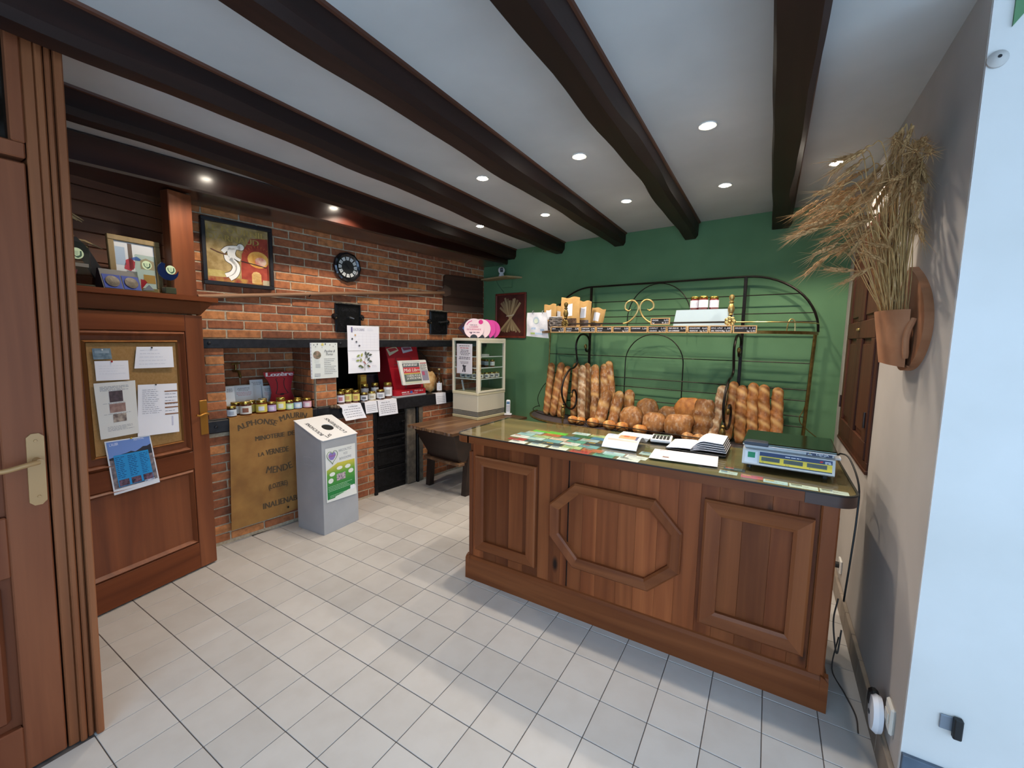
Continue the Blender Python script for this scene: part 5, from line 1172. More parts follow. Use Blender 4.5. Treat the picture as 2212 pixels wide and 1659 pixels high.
# calendar and poster hung on the lintel
cl = thing('wall_calendar', 'white October calendar with a rose-hip drawing hanging from the lintel', 'calendar', (0.058, -1.885, 1.217), 0, FL_)
def sheet(mb, w_, z0, z1, bow=0.006, wav=0.0, x0=0.0, n=10):
    return mb.grid(lambda a, b_: (x0+bow*math.sin(PI*b_)*0.6+wav*math.sin(PI*2*a+1)*(1-b_), a*w_, z0+(z1-z0)*b_), n, n, (0.0012,0,0))
MB_ = MB(); sheet(MB_, 0.327, 0.205, 0.43, 0.003).build('calendar_page', m_paper, cl, True)
MB_ = MB(); sheet(MB_, 0.329, 0.0, 0.203, 0.006, 0.003).build('picture_page', m_paper, cl, True)
b = MB(); put_text(b, 'OCTOBRE', (0.0068,0.055,0.385), Y, Z, 0.022, 0.115, 'l'); b.build('lettering', PL('8d8aa0', 0.7), cl)
b = MB(); rect(b, (0.0066,0.035,0.372), Y, Z, 0, 0.014, 0, 0.045); b.build('mark', PL('6d6494', 0.7), cl)
b = MB()
for r in range(6): rect(b, (0.0066,0.03,0.36-r*0.026), Y, Z, 0, 0.28, 0, 0.0008)
for c in range(8): rect(b, (0.0066,0.03+c*0.04,0.225), Y, Z, 0, 0.0008, 0, 0.135)
lines(b, (0.0068,0.20,0.408), Y, Z, 0.08, 3, 0.009, 0.002, 0.4, 2); b.build('grid_lines', PL('c5c4d0', 0.8), cl)
for y_, z_, c_ in ((0.075,0.345,'caa070'), (0.045,0.312,'3c3c44'), (0.085,0.285,'55555e'), (0.115,0.250,'4c4c52')):
    b = MB(); disc(b, (0.007,y_,z_), Y, Z, 0.0085); b.build('moon_phase', PL(c_, 0.7), cl)
b = MB()
for k in range(22): b.cyl((0.004,0.012+k*0.0145,0.2035), (0.010,0.012+k*0.0145,0.2035), 0.002, n=6)
o = b.build('wire_binding', PL('9a9aa0', 0.3, 0.8), cl); o['kind'] = 'stuff'
stem = MB(); e_ = 0.0095
ribbon(stem, (e_,0,0), Y, Z, [(0.165,0.02),(0.163,0.07),(0.168,0.13),(0.19,0.17)], (0.002,0.0015)); ribbon(stem, (e_,0,0), Y, Z, [(0.165,0.09),(0.13,0.12),(0.11,0.15)], (0.0015,0.001)); ribbon(stem, (e_,0,0), Y, Z, [(0.165,0.07),(0.20,0.09),(0.22,0.10)], (0.0015,0.001)); stem.build('drawn_stem', PL('5a5a48', 0.8), cl)
for y_, z_, a_, c_ in ((0.10,0.158,0.6,'8d9a58'), (0.135,0.165,1.2,'a8a85a'), (0.095,0.115,0.2,'97a060'), (0.125,0.118,1.4,'8a8f50'), (0.20,0.175,0.7,'4a5248'), (0.225,0.165,0.2,'525a50'), (0.185,0.15,2.0,'6a6a60'), (0.205,0.125,1.0,'4f584e'), (0.225,0.105,-0.3,'566052'), (0.115,0.065,0.3,'66704c'), (0.135,0.055,2.6,'5d6848'), (0.205,0.06,-0.6,'5f6a52'), (0.175,0.18,1.6,'50584e')):
    b = MB(); d = Vector((0,math.cos(a_),math.sin(a_))); g = Vector((0,-d.z,d.y)); p = Vector((0.0100,y_,z_)); b.add([tuple(p+d*0.020*u+g*0.011*v) for u, v in ((-1,0),(-0.5,0.8),(0.2,0.9),(1,0),(0.2,-0.9),(-0.5,-0.8))], [(0,1,2,3,4,5)]); b.build('drawn_leaf', PL(c_, 0.8), cl)
for y_, z_ in ((0.155,0.10), (0.168,0.088), (0.215,0.055)):
    b = MB(); disc(b, (0.0104,y_,z_), Y, Z, 0.006, 0.007); b.build('drawn_berry', PL('a04848', 0.8), cl)
b = MB(); lines(b, (0.0102,0.035,0.135), Y, Z, 0.05, 2, 0.012, 0.002, 0.2, 5); lines(b, (0.0102,0.24,0.065), Y, Z, 0.05, 2, 0.012, 0.002, 0.2, 6); b.build('small_print', PL('a09ab4', 0.8), cl)
ps = thing('printed_poster', 'white printed poster with a round photo hung left of the calendar', 'poster', (0.058, -2.212, 1.19), 0, FL_)
sheet(MB(), 0.230, 0.0, 0.303, 0.003).build('sheet', PL('d9dbd6', 0.7), ps, True); MB().box(0.0, 0.004, -0.012, 0.0, 0.002, 0.302).build('punched_edge', PL('c8c9d2', 0.5), ps)
b = MB(); 
for k in range(11): disc(b, (0.0042,-0.006,0.015+k*0.0272), Y, Z, 0.0028, n=8)
b.build('punch_holes', m_black, ps)
b = MB(); put_text(b, 'Pauline &', (0.0048,0.155,0.222), Y, Z, 0.022, 0.095, 'c', slant=0.35); put_text(b, 'Thomas', (0.0048,0.15,0.196), Y, Z, 0.020, 0.065, 'c', slant=0.35); lines(b, (0.0048,0.105,0.165), Y, Z, 0.11, 9, 0.0155, 0.003, 0.5, 7, 'l'); b.build('lettering', m_ink, ps)
b = MB(); disc(b, (0.0048,0.045,0.200), Y, Z, 0.034, n=28); b.build('round_photo', M('photo_round', '5a5a4a', 0.6, c2='a88a78', scale=40, det=6), ps)
b = MB()
for y_, z_, r_ in ((0.02,0.285,0.006), (0.05,0.29,0.007), (0.035,0.27,0.005), (0.12,0.292,0.008), (0.16,0.285,0.006), (0.19,0.272,0.005), (0.21,0.29,0.005), (0.09,0.262,0.004)): disc(b, (0.0048,y_,z_), Y, Z, r_*0.6, r_, 8)
b.build('leaf_motif', PL('5c5c60', 0.8), ps)
b = MB(); disc(b, (0.0047,0.095,0.288), Y, Z, 0.012, n=14); b.build('sun_motif', PL('d8c878', 0.8), ps)
b = MB(); lines(b, (0.0048,0.02,0.155), Y, Z, 0.05, 3, 0.009, 0.002, 0.3, 9); rect(b, (0.0048,0.03,0.095), Y, Z, 0, 0.04, 0, 0.03); rect(b, (0.0048,0.02,0.02), Y, Z, 0, 0.05, 0, 0.025); b.build('pale_motif', PL('b4b6b8', 0.8), ps)

# ================================================================ left niche: leaflets, red display, jars
LZ = 0.9385
lz = thing('red_display_stand', 'red cut-out cardboard display reading Lozère in the left niche', 'display', (-0.22, -2.36, LZ), 0, FL_)
hour = [(-0.125,0.305),(-0.118,0.275),(-0.09,0.23),(-0.072,0.18),(-0.066,0.13),(-0.075,0.08),(-0.10,0.03),(-0.11,0.0),(0.15,0.0),(0.145,0.035),(0.11,0.09),(0.095,0.13),(0.095,0.18),(0.11,0.235),(0.128,0.30)]
MB().prism(hour, 'x', 0, 0.006).build('panel', PL('a01220', 0.5), lz)
b = MB(); put_text(b, 'Lozère', (0.0066,0.005,0.268), Y, Z, 0.034, 0.215, 'c', boldx=0.004); b.build('lettering', PL('e4e0e4', 0.6), lz)
b = MB()
ribbon(b, (0.0066,0,0), Y, Z, [(-0.03,0.245),(-0.02,0.215),(-0.018,0.17),(-0.028,0.13),(-0.03,0.118)], (0.003,0.003)); ribbon(b, (0.0066,0,0), Y, Z, [(0.045,0.245),(0.035,0.215),(0.04,0.17),(0.06,0.13),(0.07,0.118)], (0.003,0.003)); ribbon(b, (0.0066,0,0), Y, Z, [(-0.03,0.118),(0.0,0.112),(0.03,0.112),(0.07,0.118)], (0.002,0.002)); disc(b, (0.0066,0.018,0.112), Y, Z, 0.02, 0.008, 12); ribbon(b, (0.0066,0,0), Y, Z, [(-0.03,0.245),(-0.015,0.250)], (0.002,0.002)); ribbon(b, (0.0066,0,0), Y, Z, [(0.03,0.250),(0.045,0.245)], (0.002,0.002)); b.build('line_drawing', m_black, lz)
MB().prism([(-0.006,0.0),(-0.09,0.0),(-0.006,0.2)], 'y', 0.0, 0.004).build('easel_back', PL('6a5a50', 0.7), lz)
def leaflet(v, u, w_, h_, label, rot=0.0, pic=None, redl=False, col='c9ccd2'):
    t = thing('leaflet_stand', label, 'leaflet', (u, v, LZ), rot, FL_, 'leaflets in the left niche', ry=-0.14)
    MB().box(-0.008, 0, 0, w_, 0, h_).build('sheet_stack', PL(col, 0.6), t)
    b = MB(); lines(b, (0.0006,0.012,h_-0.02), Y, Z, w_-0.024, 3, 0.010, 0.003, 0.4, int(w_*1000), 'c'); b.build('print', m_ink, t)
    if redl: b = MB(); lines(b, (0.0006,0.012,h_-0.055), Y, Z, w_-0.024, 3, 0.011, 0.003, 0.3, 3, 'c'); b.build('red_print', PL('b0505a', 0.7), t)
    if pic: b = MB(); rect(b, (0.0006,0.03,0.02), Y, Z, 0, w_-0.06, 0, h_*0.30); b.build('picture', PL(pic, 0.6), t); b = MB(); poly(b, (0.0009,0.03,0.02), Y, Z, [(0.015,0.0),(0.045,0.0),(0.04,0.025),(0.03,0.04),(0.022,0.025)]); b.build('picture_shape', PL('20282a', 0.6), t)
leaflet(-2.80, -0.10, 0.07, 0.22, 'narrow pale leaflet behind the left jamb in the niche', 0.0, '4f7f96')
leaflet(-2.715, -0.16, 0.135, 0.215, 'pale leaflet with red lines and a blue picture in the niche', 0.0, '4f8fa0', True)
leaflet(-2.565, -0.25, 0.10, 0.245, 'pale leaflet stack leaning behind, left of the red display', 0.0)
leaflet(-2.48, -0.235, 0.075, 0.19, 'small leaflet with red print just left of the red display', 0.05, None, True)
t = thing('brass_tap', 'old dark brass tap on the niche back wall', 'tap', (-0.33, -2.66, 1.26), 0, FL_)
b = MB(); b.tube(bez([(0,0,0),(0.06,0,0.0),(0.11,0,-0.005),(0.135,0,-0.045)], 12), 0.011, 10); b.build('spout', m_brass, t, True)
b = MB(); b.tube([(0.05,0,0.0),(0.05,0,0.05)], 0.009, 10); b.tube([(0.05,-0.03,0.055),(0.05,0.03,0.062)], 0.007, 8); b.build('valve', m_brass, t, True)
jar_dir = math.radians(-25)
JL = 'jars along the left ledge'
for nm, v, u, r, h, cont, lab, mk, lb in (
    ('jam_jar', -2.803, 0.015, 0.032, 0.088, '2a0f10', 'c9d2dc', 'a9b4c2', 'small dark jar with pale blue label at the left end of the ledge'),
    ('honey_jar', -2.708, 0.012, 0.040, 0.112, '4a1d12', 'd9d6ce', '8a4a28', 'wide jar with white label and brown picture, second on the left ledge'),
    ('honey_jar', -2.750, -0.055, 0.036, 0.105, '4a1d12', 'c9c8c2', None, 'jar with white label half hidden behind the wide one'),
    ('honey_jar', -2.598, 0.014, 0.040, 0.112, '6a3010', 'c9b84e', 'e6e6ea', 'large honey jar with yellow label and white hexagon'),
    ('honey_jar', -2.648, -0.058, 0.038, 0.108, '5c2a10', 'b3a246', None, 'honey jar with yellow label behind the large one'),
    ('jam_jar', -2.522, 0.008, 0.033, 0.090, '471420', 'b9a2cc', 'e2dcea', 'small jar with lilac label on the left ledge'),
    ('jam_jar', -2.560, -0.06, 0.033, 0.112, '3a1014', '5a3030', None, 'dark jar without visible label behind the lilac one'),
    ('honey_jar', -2.452, 0.010, 0.035, 0.118, '6b2c10', 'd8cc62', 'e8e8dc', 'tall jar with bright yellow label in the ledge middle'),
    ('jam_jar', -2.388, 0.014, 0.031, 0.088, '52201a', 'b4d39a', 'e6ece0', 'small jar with light green label on the left ledge'),
    ('jam_jar', -2.322, 0.014, 0.033, 0.090, '3d1620', 'a9c3dc', 'e6eaee', 'small jar with light blue label on the left ledge'),
    ('jam_jar', -2.290, -0.05, 0.032, 0.092, '2e1014', '7a5a60', None, 'dark jar showing between the blue and pink labelled ones'),
    ('jam_jar', -2.246, 0.020, 0.034, 0.092, '4d1420', 'd9a6b4', 'ecdce0', 'small jar with pink label at the right end of the left ledge')):
    jar(nm, lb, u, v, LZ, r, h, cont, lab, JL, mark=mk)
# ================================================================ burlap flour sack hanging from the ledge
sk = thing('flour_sack', 'brown burlap flour sack printed with black letters hanging below the left ledge', 'sack', (0, 0, 0), 0, FL_)
def _burlap():
    mt, nt, b = newmat('burlap'); v = mapping(nt, (1,1,1))
    w1 = N(nt, 'ShaderNodeTexWave', bands_direction='Y'); w1.inputs['Scale'].default_value = 150; L(nt, v, w1.inputs['Vector'])
    w2 = N(nt, 'ShaderNodeTexWave', bands_direction='Z'); w2.inputs['Scale'].default_value = 150; L(nt, v, w2.inputs['Vector'])
    ad = N(nt, 'ShaderNodeMath', operation='ADD'); L(nt, w1.outputs['Fac'], ad.inputs[0]); L(nt, w2.outputs['Fac'], ad.inputs[1])
    nz = N(nt, 'ShaderNodeTexNoise'); nz.inputs['Scale'].default_value = 7; nz.inputs['Detail'].default_value = 6; L(nt, v, nz.inputs['Vector'])
    c = ramp(nt, nz.outputs[0], [(0.3, lin('855c30')), (0.7, lin('a57840'))])
    L(nt, c, b.inputs['Base Color']); b.inputs['Roughness'].default_value = 0.95; bump(nt, b, ad.outputs[0], 0.35, 0.002); return mt
m_bur = _burlap()
sv0, sv1 = -2.838, -2.225
def sackp(a, b_, e=0.0):      # a across, b_ down from the ledge lip
    v = sv0+(sv1-sv0)*a + (-0.03*b_ if a < 0.05 else 0)
    w_ = 0.006*math.sin(5*a+3*b_)+0.005*math.sin(11*a-4*b_+1)
    z = 0.943-b_*(0.838-0.04*a)-0.012*math.sin(PI*a)*b_
    return (0.066+0.012*b_+w_*min(1, b_*2)+e, v, z)
b = MB(); b.grid(lambda a, b_: sackp(a, b_), 24, 26, (0.003,0,0)); b.grid(lambda a, b_: (-0.07+0.138*b_, sv0+(sv1-sv0)*a, 0.9425+0.002*math.sin(9*a)), 16, 6, (0,0,0.003))
b.build('cloth', m_bur, sk, True)
def sacktext(s, cy, z, h, wid, arc=None, bold=0.0025):
    tmp = MB(); put_text(tmp, s, (0,0,0), X, Y, h, wid, 'c', arc=arc, boldx=bold); out = MB(); vs = []
    for (x, y, _) in tmp.v:
        v = cy+x; zz = z+y; a = (v-sv0)/(sv1-sv0); b_ = (0.943-zz)/(0.838-0.04*a)
        vs.append(tuple(Vector(sackp(a, b_, 0.0042))*1.0)[:1]+(v, zz))
    out.add(vs, tmp.f); out.build('printed_lettering', PL('51402c', 0.9), sk)
sacktext('ALPHONSE', -2.655, 0.872, 0.042, 0.27, 0.30); sacktext('MAURIN', -2.385, 0.885, 0.046, 0.20, 0.30)
sacktext('MINOTERIE  DE', -2.53, 0.747, 0.036, 0.29); sacktext('LA', -2.64, 0.623, 0.030, 0.042); sacktext('VERNEDE', -2.52, 0.62, 0.044, 0.17)
sacktext('MENDE', -2.51, 0.465, 0.055, 0.21, -0.35); sacktext('(LOZERE)', -2.525, 0.345, 0.040, 0.145); sacktext('INALIENABLE', -2.49, 0.20, 0.046, 0.31)
b = MB(); disc(b, (0.092,-2.465,0.165), Y, Z, 0.007, 0.009); b.build('hole', PL('17120e', 0.9), sk)
# ================================================================ oven mouth: jars, notes, newspaper stand
jar_dir = math.radians(-36)
JM = 'jars along the middle ledge'
for nm, v, u, r, h, cont, lab, mk, lb in (
    ('honey_jar', -1.927, -0.005, 0.034, 0.115, '3c1814', 'd6cfd8', 'b86a70', 'jar with pinkish-white label first by the middle brick pier'),
    ('honey_jar', -1.858, -0.008, 0.036, 0.122, '552410', 'cfcf7a', 'c89a58', 'jar with pale yellow-green label on the middle ledge'),
    ('honey_jar', -1.783, 0.004, 0.036, 0.118, '552410', 'd6c468', 'c08a48', 'jar with warm yellow label on the middle ledge'),
    ('honey_jar', -1.86, -0.09, 0.035, 0.125, '4a2010', '8a7a4a', None, 'gold-lidded jar peeking behind the yellow-green labelled one'),
    ('honey_jar', -1.79, -0.085, 0.035, 0.125, '4a2010', '8a7a4a', None, 'gold-lidded jar peeking behind the warm yellow labelled one'),
    ('jam_jar', -1.694, 0.0, 0.035, 0.085, '2c120e', 'd4d4da', '5a5a60', 'squat dark jar with white label on the middle ledge'),
    ('jam_jar', -1.604, -0.008, 0.037, 0.088, 'b8a888', 'd8d6cf', 'b4a890', 'squat pale cream jar on the middle ledge'),
    ('honey_jar', -1.512, 0.0, 0.041, 0.100, '33130f', 'd4d6dc', '9a9ca4', 'wide dark jar with white label under the tall one'),
    ('honey_jar', -1.418, -0.012, 0.042, 0.162, '5a2a18', 'dcdce0', 'b8b4b0', 'tallest jar with a big white label beside the red stand'),
    ('honey_jar', -1.50, -0.11, 0.036, 0.155, '2e1410', 'c8c6c8', None, 'tall dark jar behind the wide one'),
    ('honey_jar', -1.60, -0.13, 0.036, 0.15, '241010', '9a9aa0', None, 'dark jar at the back of the middle ledge')):
    jar(nm, lb, u, v, LZ, r, h, cont, lab, JM, mark=mk)
def drape(v0, v1, ztop, zbot, label, seed, skew=0.0, rows=4, head=None, curl=0.0):
    t = thing('paper_note', label, 'paper', (0.0, v0, 0.0), 0, FL_, 'paper notes hanging over the ledge'); w_ = v1-v0
    def f(a, b_):
        v = a*w_+skew*b_; z = ztop+(zbot-ztop)*b_; return (0.064+curl*b_*b_*(0.4+0.6*abs(math.sin(3*a+seed)))+0.002*math.sin(6*a+seed), v, z)
    b = MB(); b.grid(f, 10, 10, (0.0008,0,0)); b.grid(lambda a, b_: (0.0+0.0645*b_, a*w_, 0.9392), 4, 2, (0,0,0.0008)); b.build('sheet', m_paper, t, True)
    p = MB(); r_ = random.Random(seed)
    for k in range(rows):
        b0 = 0.32+0.62*k/max(rows,1); x = 0.12
        while x < 0.88:
            l = r_.uniform(0.05, 0.12); q = [f(x, b0), f(min(0.9, x+l), b0), f(min(0.9, x+l), b0+0.028), f(x, b0+0.028)]; p.add([(c[0]+0.0018, c[1], c[2]) for c in q], [(0,1,2,3)]); x += l+0.03
    if head:
        q = f(0.5, 0.2); put_text(p, head, (q[0]+0.0022, q[1], q[2]), Y, Z, 0.011, w_*0.62, 'c', boldx=0.0004)
    p.build('print', PL('63636e', 0.8) if rows > 2 else m_inklt, t)
drape(-1.985, -1.775, 0.941, 0.797, 'white printed note with curled corner over the ledge, leftmost', 1, 0.05, 4, 'La Bruyère du Mont Lozère', 0.02)
drape(-1.733, -1.604, 0.941, 0.83, 'small white handwritten note over the ledge', 2, 0.016, 4)
drape(-1.594, -1.375, 0.941, 0.787, 'white note headed Miel de Fleurs over the ledge', 3, 0.02, 5, 'Miel de Fleurs')
drape(-0.855, -0.708, 0.941, 0.819, 'small handwritten note under the bottle at the ledge end', 4, 0.012, 4)
t = thing('oven_latch', 'lumpy brown iron latch knob at the foot of the middle pier', 'latch', (0.06, -2.02, 0.925), 0, FL_)
b = MB(); b.ell((0.012,-0.035,0.012), 0.016, 0.02, 0.017, 12, 8); b.ell((0.016,-0.005,0.012), 0.017, 0.02, 0.018, 12, 8); b.ell((0.012,0.022,0.0), 0.014, 0.018, 0.016, 12, 8); b.build('knob', M('rusty_iron', '4a3a2c', 0.6, 0.4, c2='6a5844', scale=40, bmp=0.4), t, True)
b = MB(); b.tube(bez([(0.008,0.03,-0.005),(0.012,0.05,-0.015),(0.012,0.052,-0.05)], 8), 0.008, 8); b.build('hook', m_cast, t, True)
# carton and dark picture behind the jars
t = thing('yellow_carton', 'tall yellow and brown carton standing behind the jars', 'carton', (-0.33, -1.52, LZ), 0.05, FL_)
MB().cbox(-0.05, 0, 0, 0.075, 0, 0.22, 0.002).build('box', M('carton_yellow', 'b88a2a', 0.5, c2='8a5a20', scale=20), t); b = MB(); rect(b, (0.0006,0.008,0.15), Y, Z, 0, 0.06, 0, 0.05); b.build('print', PL('c9a848', 0.5), t)
t = thing('dark_picture', 'small dark framed picture leaning behind the tall jars', 'picture', (-0.36, -1.435, LZ), 0, FL_, ry=-0.1)
MB().cbox(-0.008, 0, 0, 0.175, 0, 0.215, 0.002).build('frame', PL('54484e', 0.4), t); b = MB(); rect(b, (0.0006,0.006,0.006), Y, Z, 0, 0.163, 0, 0.203); b.build('print', M('dark_print', '1c1820', 0.4, c2='4a3a40', scale=20), t)
# newspaper stand
ns = thing('newspaper_stand', 'red cardboard newspaper stand with a wire holder on the hearth ledge', 'newspaper stand', (0, 0, LZ), 0, FL_)
def slab(pts, th, name, mt, parent): 
    a = [Vector(p) for p in pts]; nn = (a[1]-a[0]).cross(a[3]-a[0]).normalized()*th
    MB().add([tuple(p) for p in a]+[tuple(p-nn) for p in a], [(0,1,2,3),(7,6,5,4),(0,4,5,1),(1,5,6,2),(2,6,7,3),(3,7,4,0)]).build(name, mt, parent)
slab([(-0.06,-1.30,0.03),(-0.06,-0.915,0.03),(-0.13,-0.955,0.515),(-0.13,-1.355,0.515)], 0.004, 'back_panel', m_red, ns)
slab([(-0.25,-1.335,0.0),(-0.06,-1.305,0.0),(-0.135,-1.36,0.515),(-0.28,-1.385,0.515)], 0.004, 'side_panel', PL('7a0f1a', 0.45), ns)
b = MB(); b.prism([(-0.10,-1.40),(0.035,-1.345),(0.03,-0.968),(-0.06,-0.93)], 'z', 0.018, 0.072); b.build('base_box', m_red, ns)
b = MB(); b.prism([(-0.11,-1.41),(0.037,-1.352),(0.033,-0.963),(-0.06,-0.925)], 'z', 0.0, 0.017); b.build('base_foot', PL('b4b2b4', 0.5), ns)
b = MB(); put_text(b, 'Midi Libre', (0.0362,-1.065,0.045), Vector((-0.013,0.999,0)), Z, 0.020, 0.115, 'c', boldx=0.0005); lines(b, (0.0372,-1.285,0.054), Vector((-0.013,0.999,0)), Z, 0.10, 1, 0.01, 0.010, 0.05, 8); lines(b, (0.0366,-1.28,0.033), Vector((-0.013,0.999,0)), Z, 0.20, 1, 0.01, 0.005, 0.1, 3); b.build('lettering', PL('e6d6da', 0.6), ns)
b = MB(); rect(b, (0.0368,-1.178,0.034), Vector((-0.013,0.999,0)), Z, 0, 0.03, 0, 0.024); b.build('blue_logo', PL('3a5fae', 0.6), ns)
wr = MB()
wr.tube(bez([(-0.09,-1.26,0.40),(-0.085,-1.25,0.36),(-0.02,-1.25,0.30),(0.02,-1.245,0.20),(0.03,-1.24,0.11),(0.05,-1.24,0.10),(0.06,-1.24,0.14)], 20), 0.003, 6)
wr.tube(bez([(-0.09,-1.07,0.40),(-0.085,-1.06,0.36),(-0.02,-1.06,0.30),(0.02,-1.055,0.20),(0.03,-1.05,0.11),(0.05,-1.05,0.10),(0.06,-1.05,0.14)], 20), 0.003, 6)
wr.tube([(0.02,-1.27,0.21),(0.02,-0.98,0.21)], 0.003, 6); wr.tube([(-0.06,-1.30,0.33),(-0.06,-1.22,0.33)], 0.003, 6); wr.build('wire_holder', PL('4a4648', 0.4, 0.6), ns)
for cs, c1, c2 in (([(-1.351,0.490),(-1.232,0.516),(-1.199,0.473),(-1.32,0.418)],'b03a3c','c9c2a0'), ([(-1.165,0.503),(-1.042,0.515),(-1.015,0.468),(-1.147,0.442)],'8f4a5c','c0bcc4')):
    xo = lambda z: -0.13+(0.515-z)*0.145+0.002
    tg = MB().add([(xo(z)+0.002, v, z) for v, z in cs], [(0,1,2,3)]).build('header_tag', PL(c2, 0.6), ns)
    cx = sum(c[0] for c in cs)/4; cz = sum(c[1] for c in cs)/4
    MB().add([(xo(z)+0.004, cx+(v-cx)*0.82, cz+(z-cz)*0.45+0.008) for v, z in cs], [(0,1,2,3)]).build('tag_print', PL(c1, 0.6), tg)
nw = thing('newspaper', 'folded newspaper with a red title banner held in the wire stand', 'newspaper', (0.075, -1.332, 1.066), 0, FL_, ry=-0.10)
NH, NW = 0.245, 0.355
npg = lambda u, v: (0.002*math.sin(5*u), u*NW+0.035*(1-v), v*NH)
for k, e in enumerate((0.0, -0.004, -0.008, -0.012)):
    MB().grid(lambda u, v, e=e, k=k: (e+0.002*math.sin(5*u), u*NW+0.038*(1-v)-0.002*k, v*NH+0.002*k), 6, 6, (-0.003,0,0)).build('page', PL(('dcdad2','cfccc4','d6d3cb','c8c5bd')[k], 0.8), nw, True)
def nb(u0, u1, v0, v1, c, name='block', e=0.0035):
    b = MB(); b.grid(lambda p, q: tuple(Vector(npg(u0+(u1-u0)*p, v0+(v1-v0)*q))+Vector((e,0,0))), 3, 3); b.build(name, PL(c, 0.75), nw)
nb(0.10,0.70,0.74,0.90,'53595c','photo_strip'); nb(0.10,0.70,0.49,0.73,'c23c40','title_banner',0.0038); nb(0.10,0.70,0.445,0.485,'cdbb5a','yellow_bar'); nb(0.10,0.70,0.13,0.44,'5e6660','main_photo'); nb(0.10,0.70,0.06,0.13,'c9ccb0','photo_foot'); nb(0.74,0.98,0.87,0.90,'b84448','red_line'); nb(0.74,0.98,0.14,0.56,'8d8698','side_photo'); nb(0.76,0.86,0.36,0.52,'b0506c','side_photo_patch',0.0042)
b = MB(); p0 = Vector(npg(0.40,0.545))+Vector((0.0048,0,0)); put_text(b, 'Midi Libre', p0, Y, Z, 0.034, 0.20, 'c', boldx=0.0008); p0 = Vector(npg(0.42,0.33))+Vector((0.0048,0,0)); put_text(b, '3 DÉFIS POUR', p0, Y, Z, 0.022, 0.18, 'c', boldx=0.001); p0 = Vector(npg(0.42,0.22))+Vector((0.0048,0,0)); put_text(b, 'LA VITICULTURE', p0, Y, Z, 0.022, 0.18, 'c', boldx=0.001); lines(b, Vector(npg(0.13,0.87))+Vector((0.0048,0,0)), Y, Z, 0.18, 2, 0.013, 0.007, 0.2, 3); b.build('headline_lettering', PL('e6e4de', 0.8), nw)
b = MB(); lines(b, Vector(npg(0.74,0.83))+Vector((0.0044,0,0)), Y, Z, 0.085, 6, 0.011, 0.004, 0.4, 5); lines(b, Vector(npg(0.1,0.96))+Vector((0.0044,0,0)), Y, Z, 0.28, 1, 0.011, 0.003, 0.3, 6); b.build('column_print', m_ink, nw)
# big display loaf, bottle
def big_loaf():
    t = thing('display_loaf', 'huge dark round country loaf standing behind the newspaper stand', 'bread', (-0.24, -0.80, LZ), 0.1, FL_, ry=-0.18)
    b = MB(); b.ell((0,0,0.235), 0.06, 0.19, 0.235, 28, 18, fn=lambda p: 1+0.03*math.sin(5*p.y+3*p.z)+0.02*math.sin(9*p.z)); b.build('crust', M('burnt_crust', '38241a', 0.75, c2='5c4232', scale=14, det=6, bmp=0.5, bdist=0.01), t, True)
    return t
big_loaf()
t = thing('sliced_loaf', 'golden sliced loaf with pale ridges leaning at the ledge behind the stand', 'bread', (-0.11, -0.80, LZ), 0, FL_, ry=-0.05)
b = MB(); b.ell((0,0.02,0.115), 0.045, 0.10, 0.118, 24, 16, fn=lambda p: 1+0.07*math.sin(11*p.y+4*p.z)); b.build('crust', M('golden_ridges', 'b57a3a', 0.7, c2='e2c08a', scale=16, bmp=0.4), t, True)
bt = thing('glass_bottle', 'amber glass bottle with a white label at the end of the ledge', 'bottle', (-0.012, -0.735, LZ+0.003), 0, FL_)
MB().lathe([(0.034,0),(0.040,0.006),(0.041,0.11),(0.036,0.14),(0.020,0.175),(0.0135,0.20),(0.0135,0.238),(0.0155,0.240),(0.0155,0.250)], 24).build('glass', M('amber_glass', '3c2410', 0.05, coat=1.0), bt, 0.8)
MB().lathe([(0.0145,0.2485),(0.0145,0.262),(0.012,0.265)], 18).build('cap', PL('c9b478', 0.3, 0.5), bt, 0.6)
lbm = MB().grid(lambda p, q: (0.0418*math.cos(jar_dir-0.75+1.5*p), 0.0418*math.sin(jar_dir-0.75+1.5*p), 0.022+0.085*q), 10, 1).build('label', PL('dcdce2', 0.6), bt, True)
b = MB()
for k in range(5): b.grid(lambda p, q, k=k: (0.0424*math.cos(jar_dir-0.2+0.4*p), 0.0424*math.sin(jar_dir-0.2+0.4*p), 0.035+0.01*k+0.002*q+(0.01 if k == 4 else 0)), 3, 1)
b.build('label_print', m_ink, lbm)
# ================================================================ old kneading trough as a table
tb = thing('kneading_trough', 'old dark wooden kneading trough with worn board top used as a table', 'trough table', (0,0,0), 0, FL_)
m_oldtop = WOOD('trough_top', '412c1d', '634732', 'a5835e', 'Y', 0.45, 0.6, 0.15, 0.3)
m_old = WOOD('trough_body', '180e0b', '261712', '36231b', 'X', 0.5, 0.6, 0.05, 0.3)
rnd = random.Random(9)
ws = [0.245, 0.405, 0.55, 0.71, 0.872]
for a, b_ in zip(ws[:-1], ws[1:]):
    pts = [(a+0.001, -0.255), (a+0.001, -1.375)]
    n_ = 9
    for k in range(n_+1): pts.append((a+0.001+(b_-a-0.002)*k/n_, -1.375-0.016*rnd.random()))
    pts.append((b_-0.001, -0.255)); MB().prism(pts, 'z', 0.674, 0.70).build('top_board', m_oldtop, tb)
def frustum(u0,u1,v0,v1,z0, U0,U1,V0,V1,z1):
    return MB().add([(u0,v0,z0),(u1,v0,z0),(u1,v1,z0),(u0,v1,z0),(U0,V0,z1),(U1,V0,z1),(U1,V1,z1),(U0,V1,z1)], [(3,2,1,0),(4,5,6,7),(0,1,5,4),(1,2,6,5),(2,3,7,6),(3,0,4,7)])
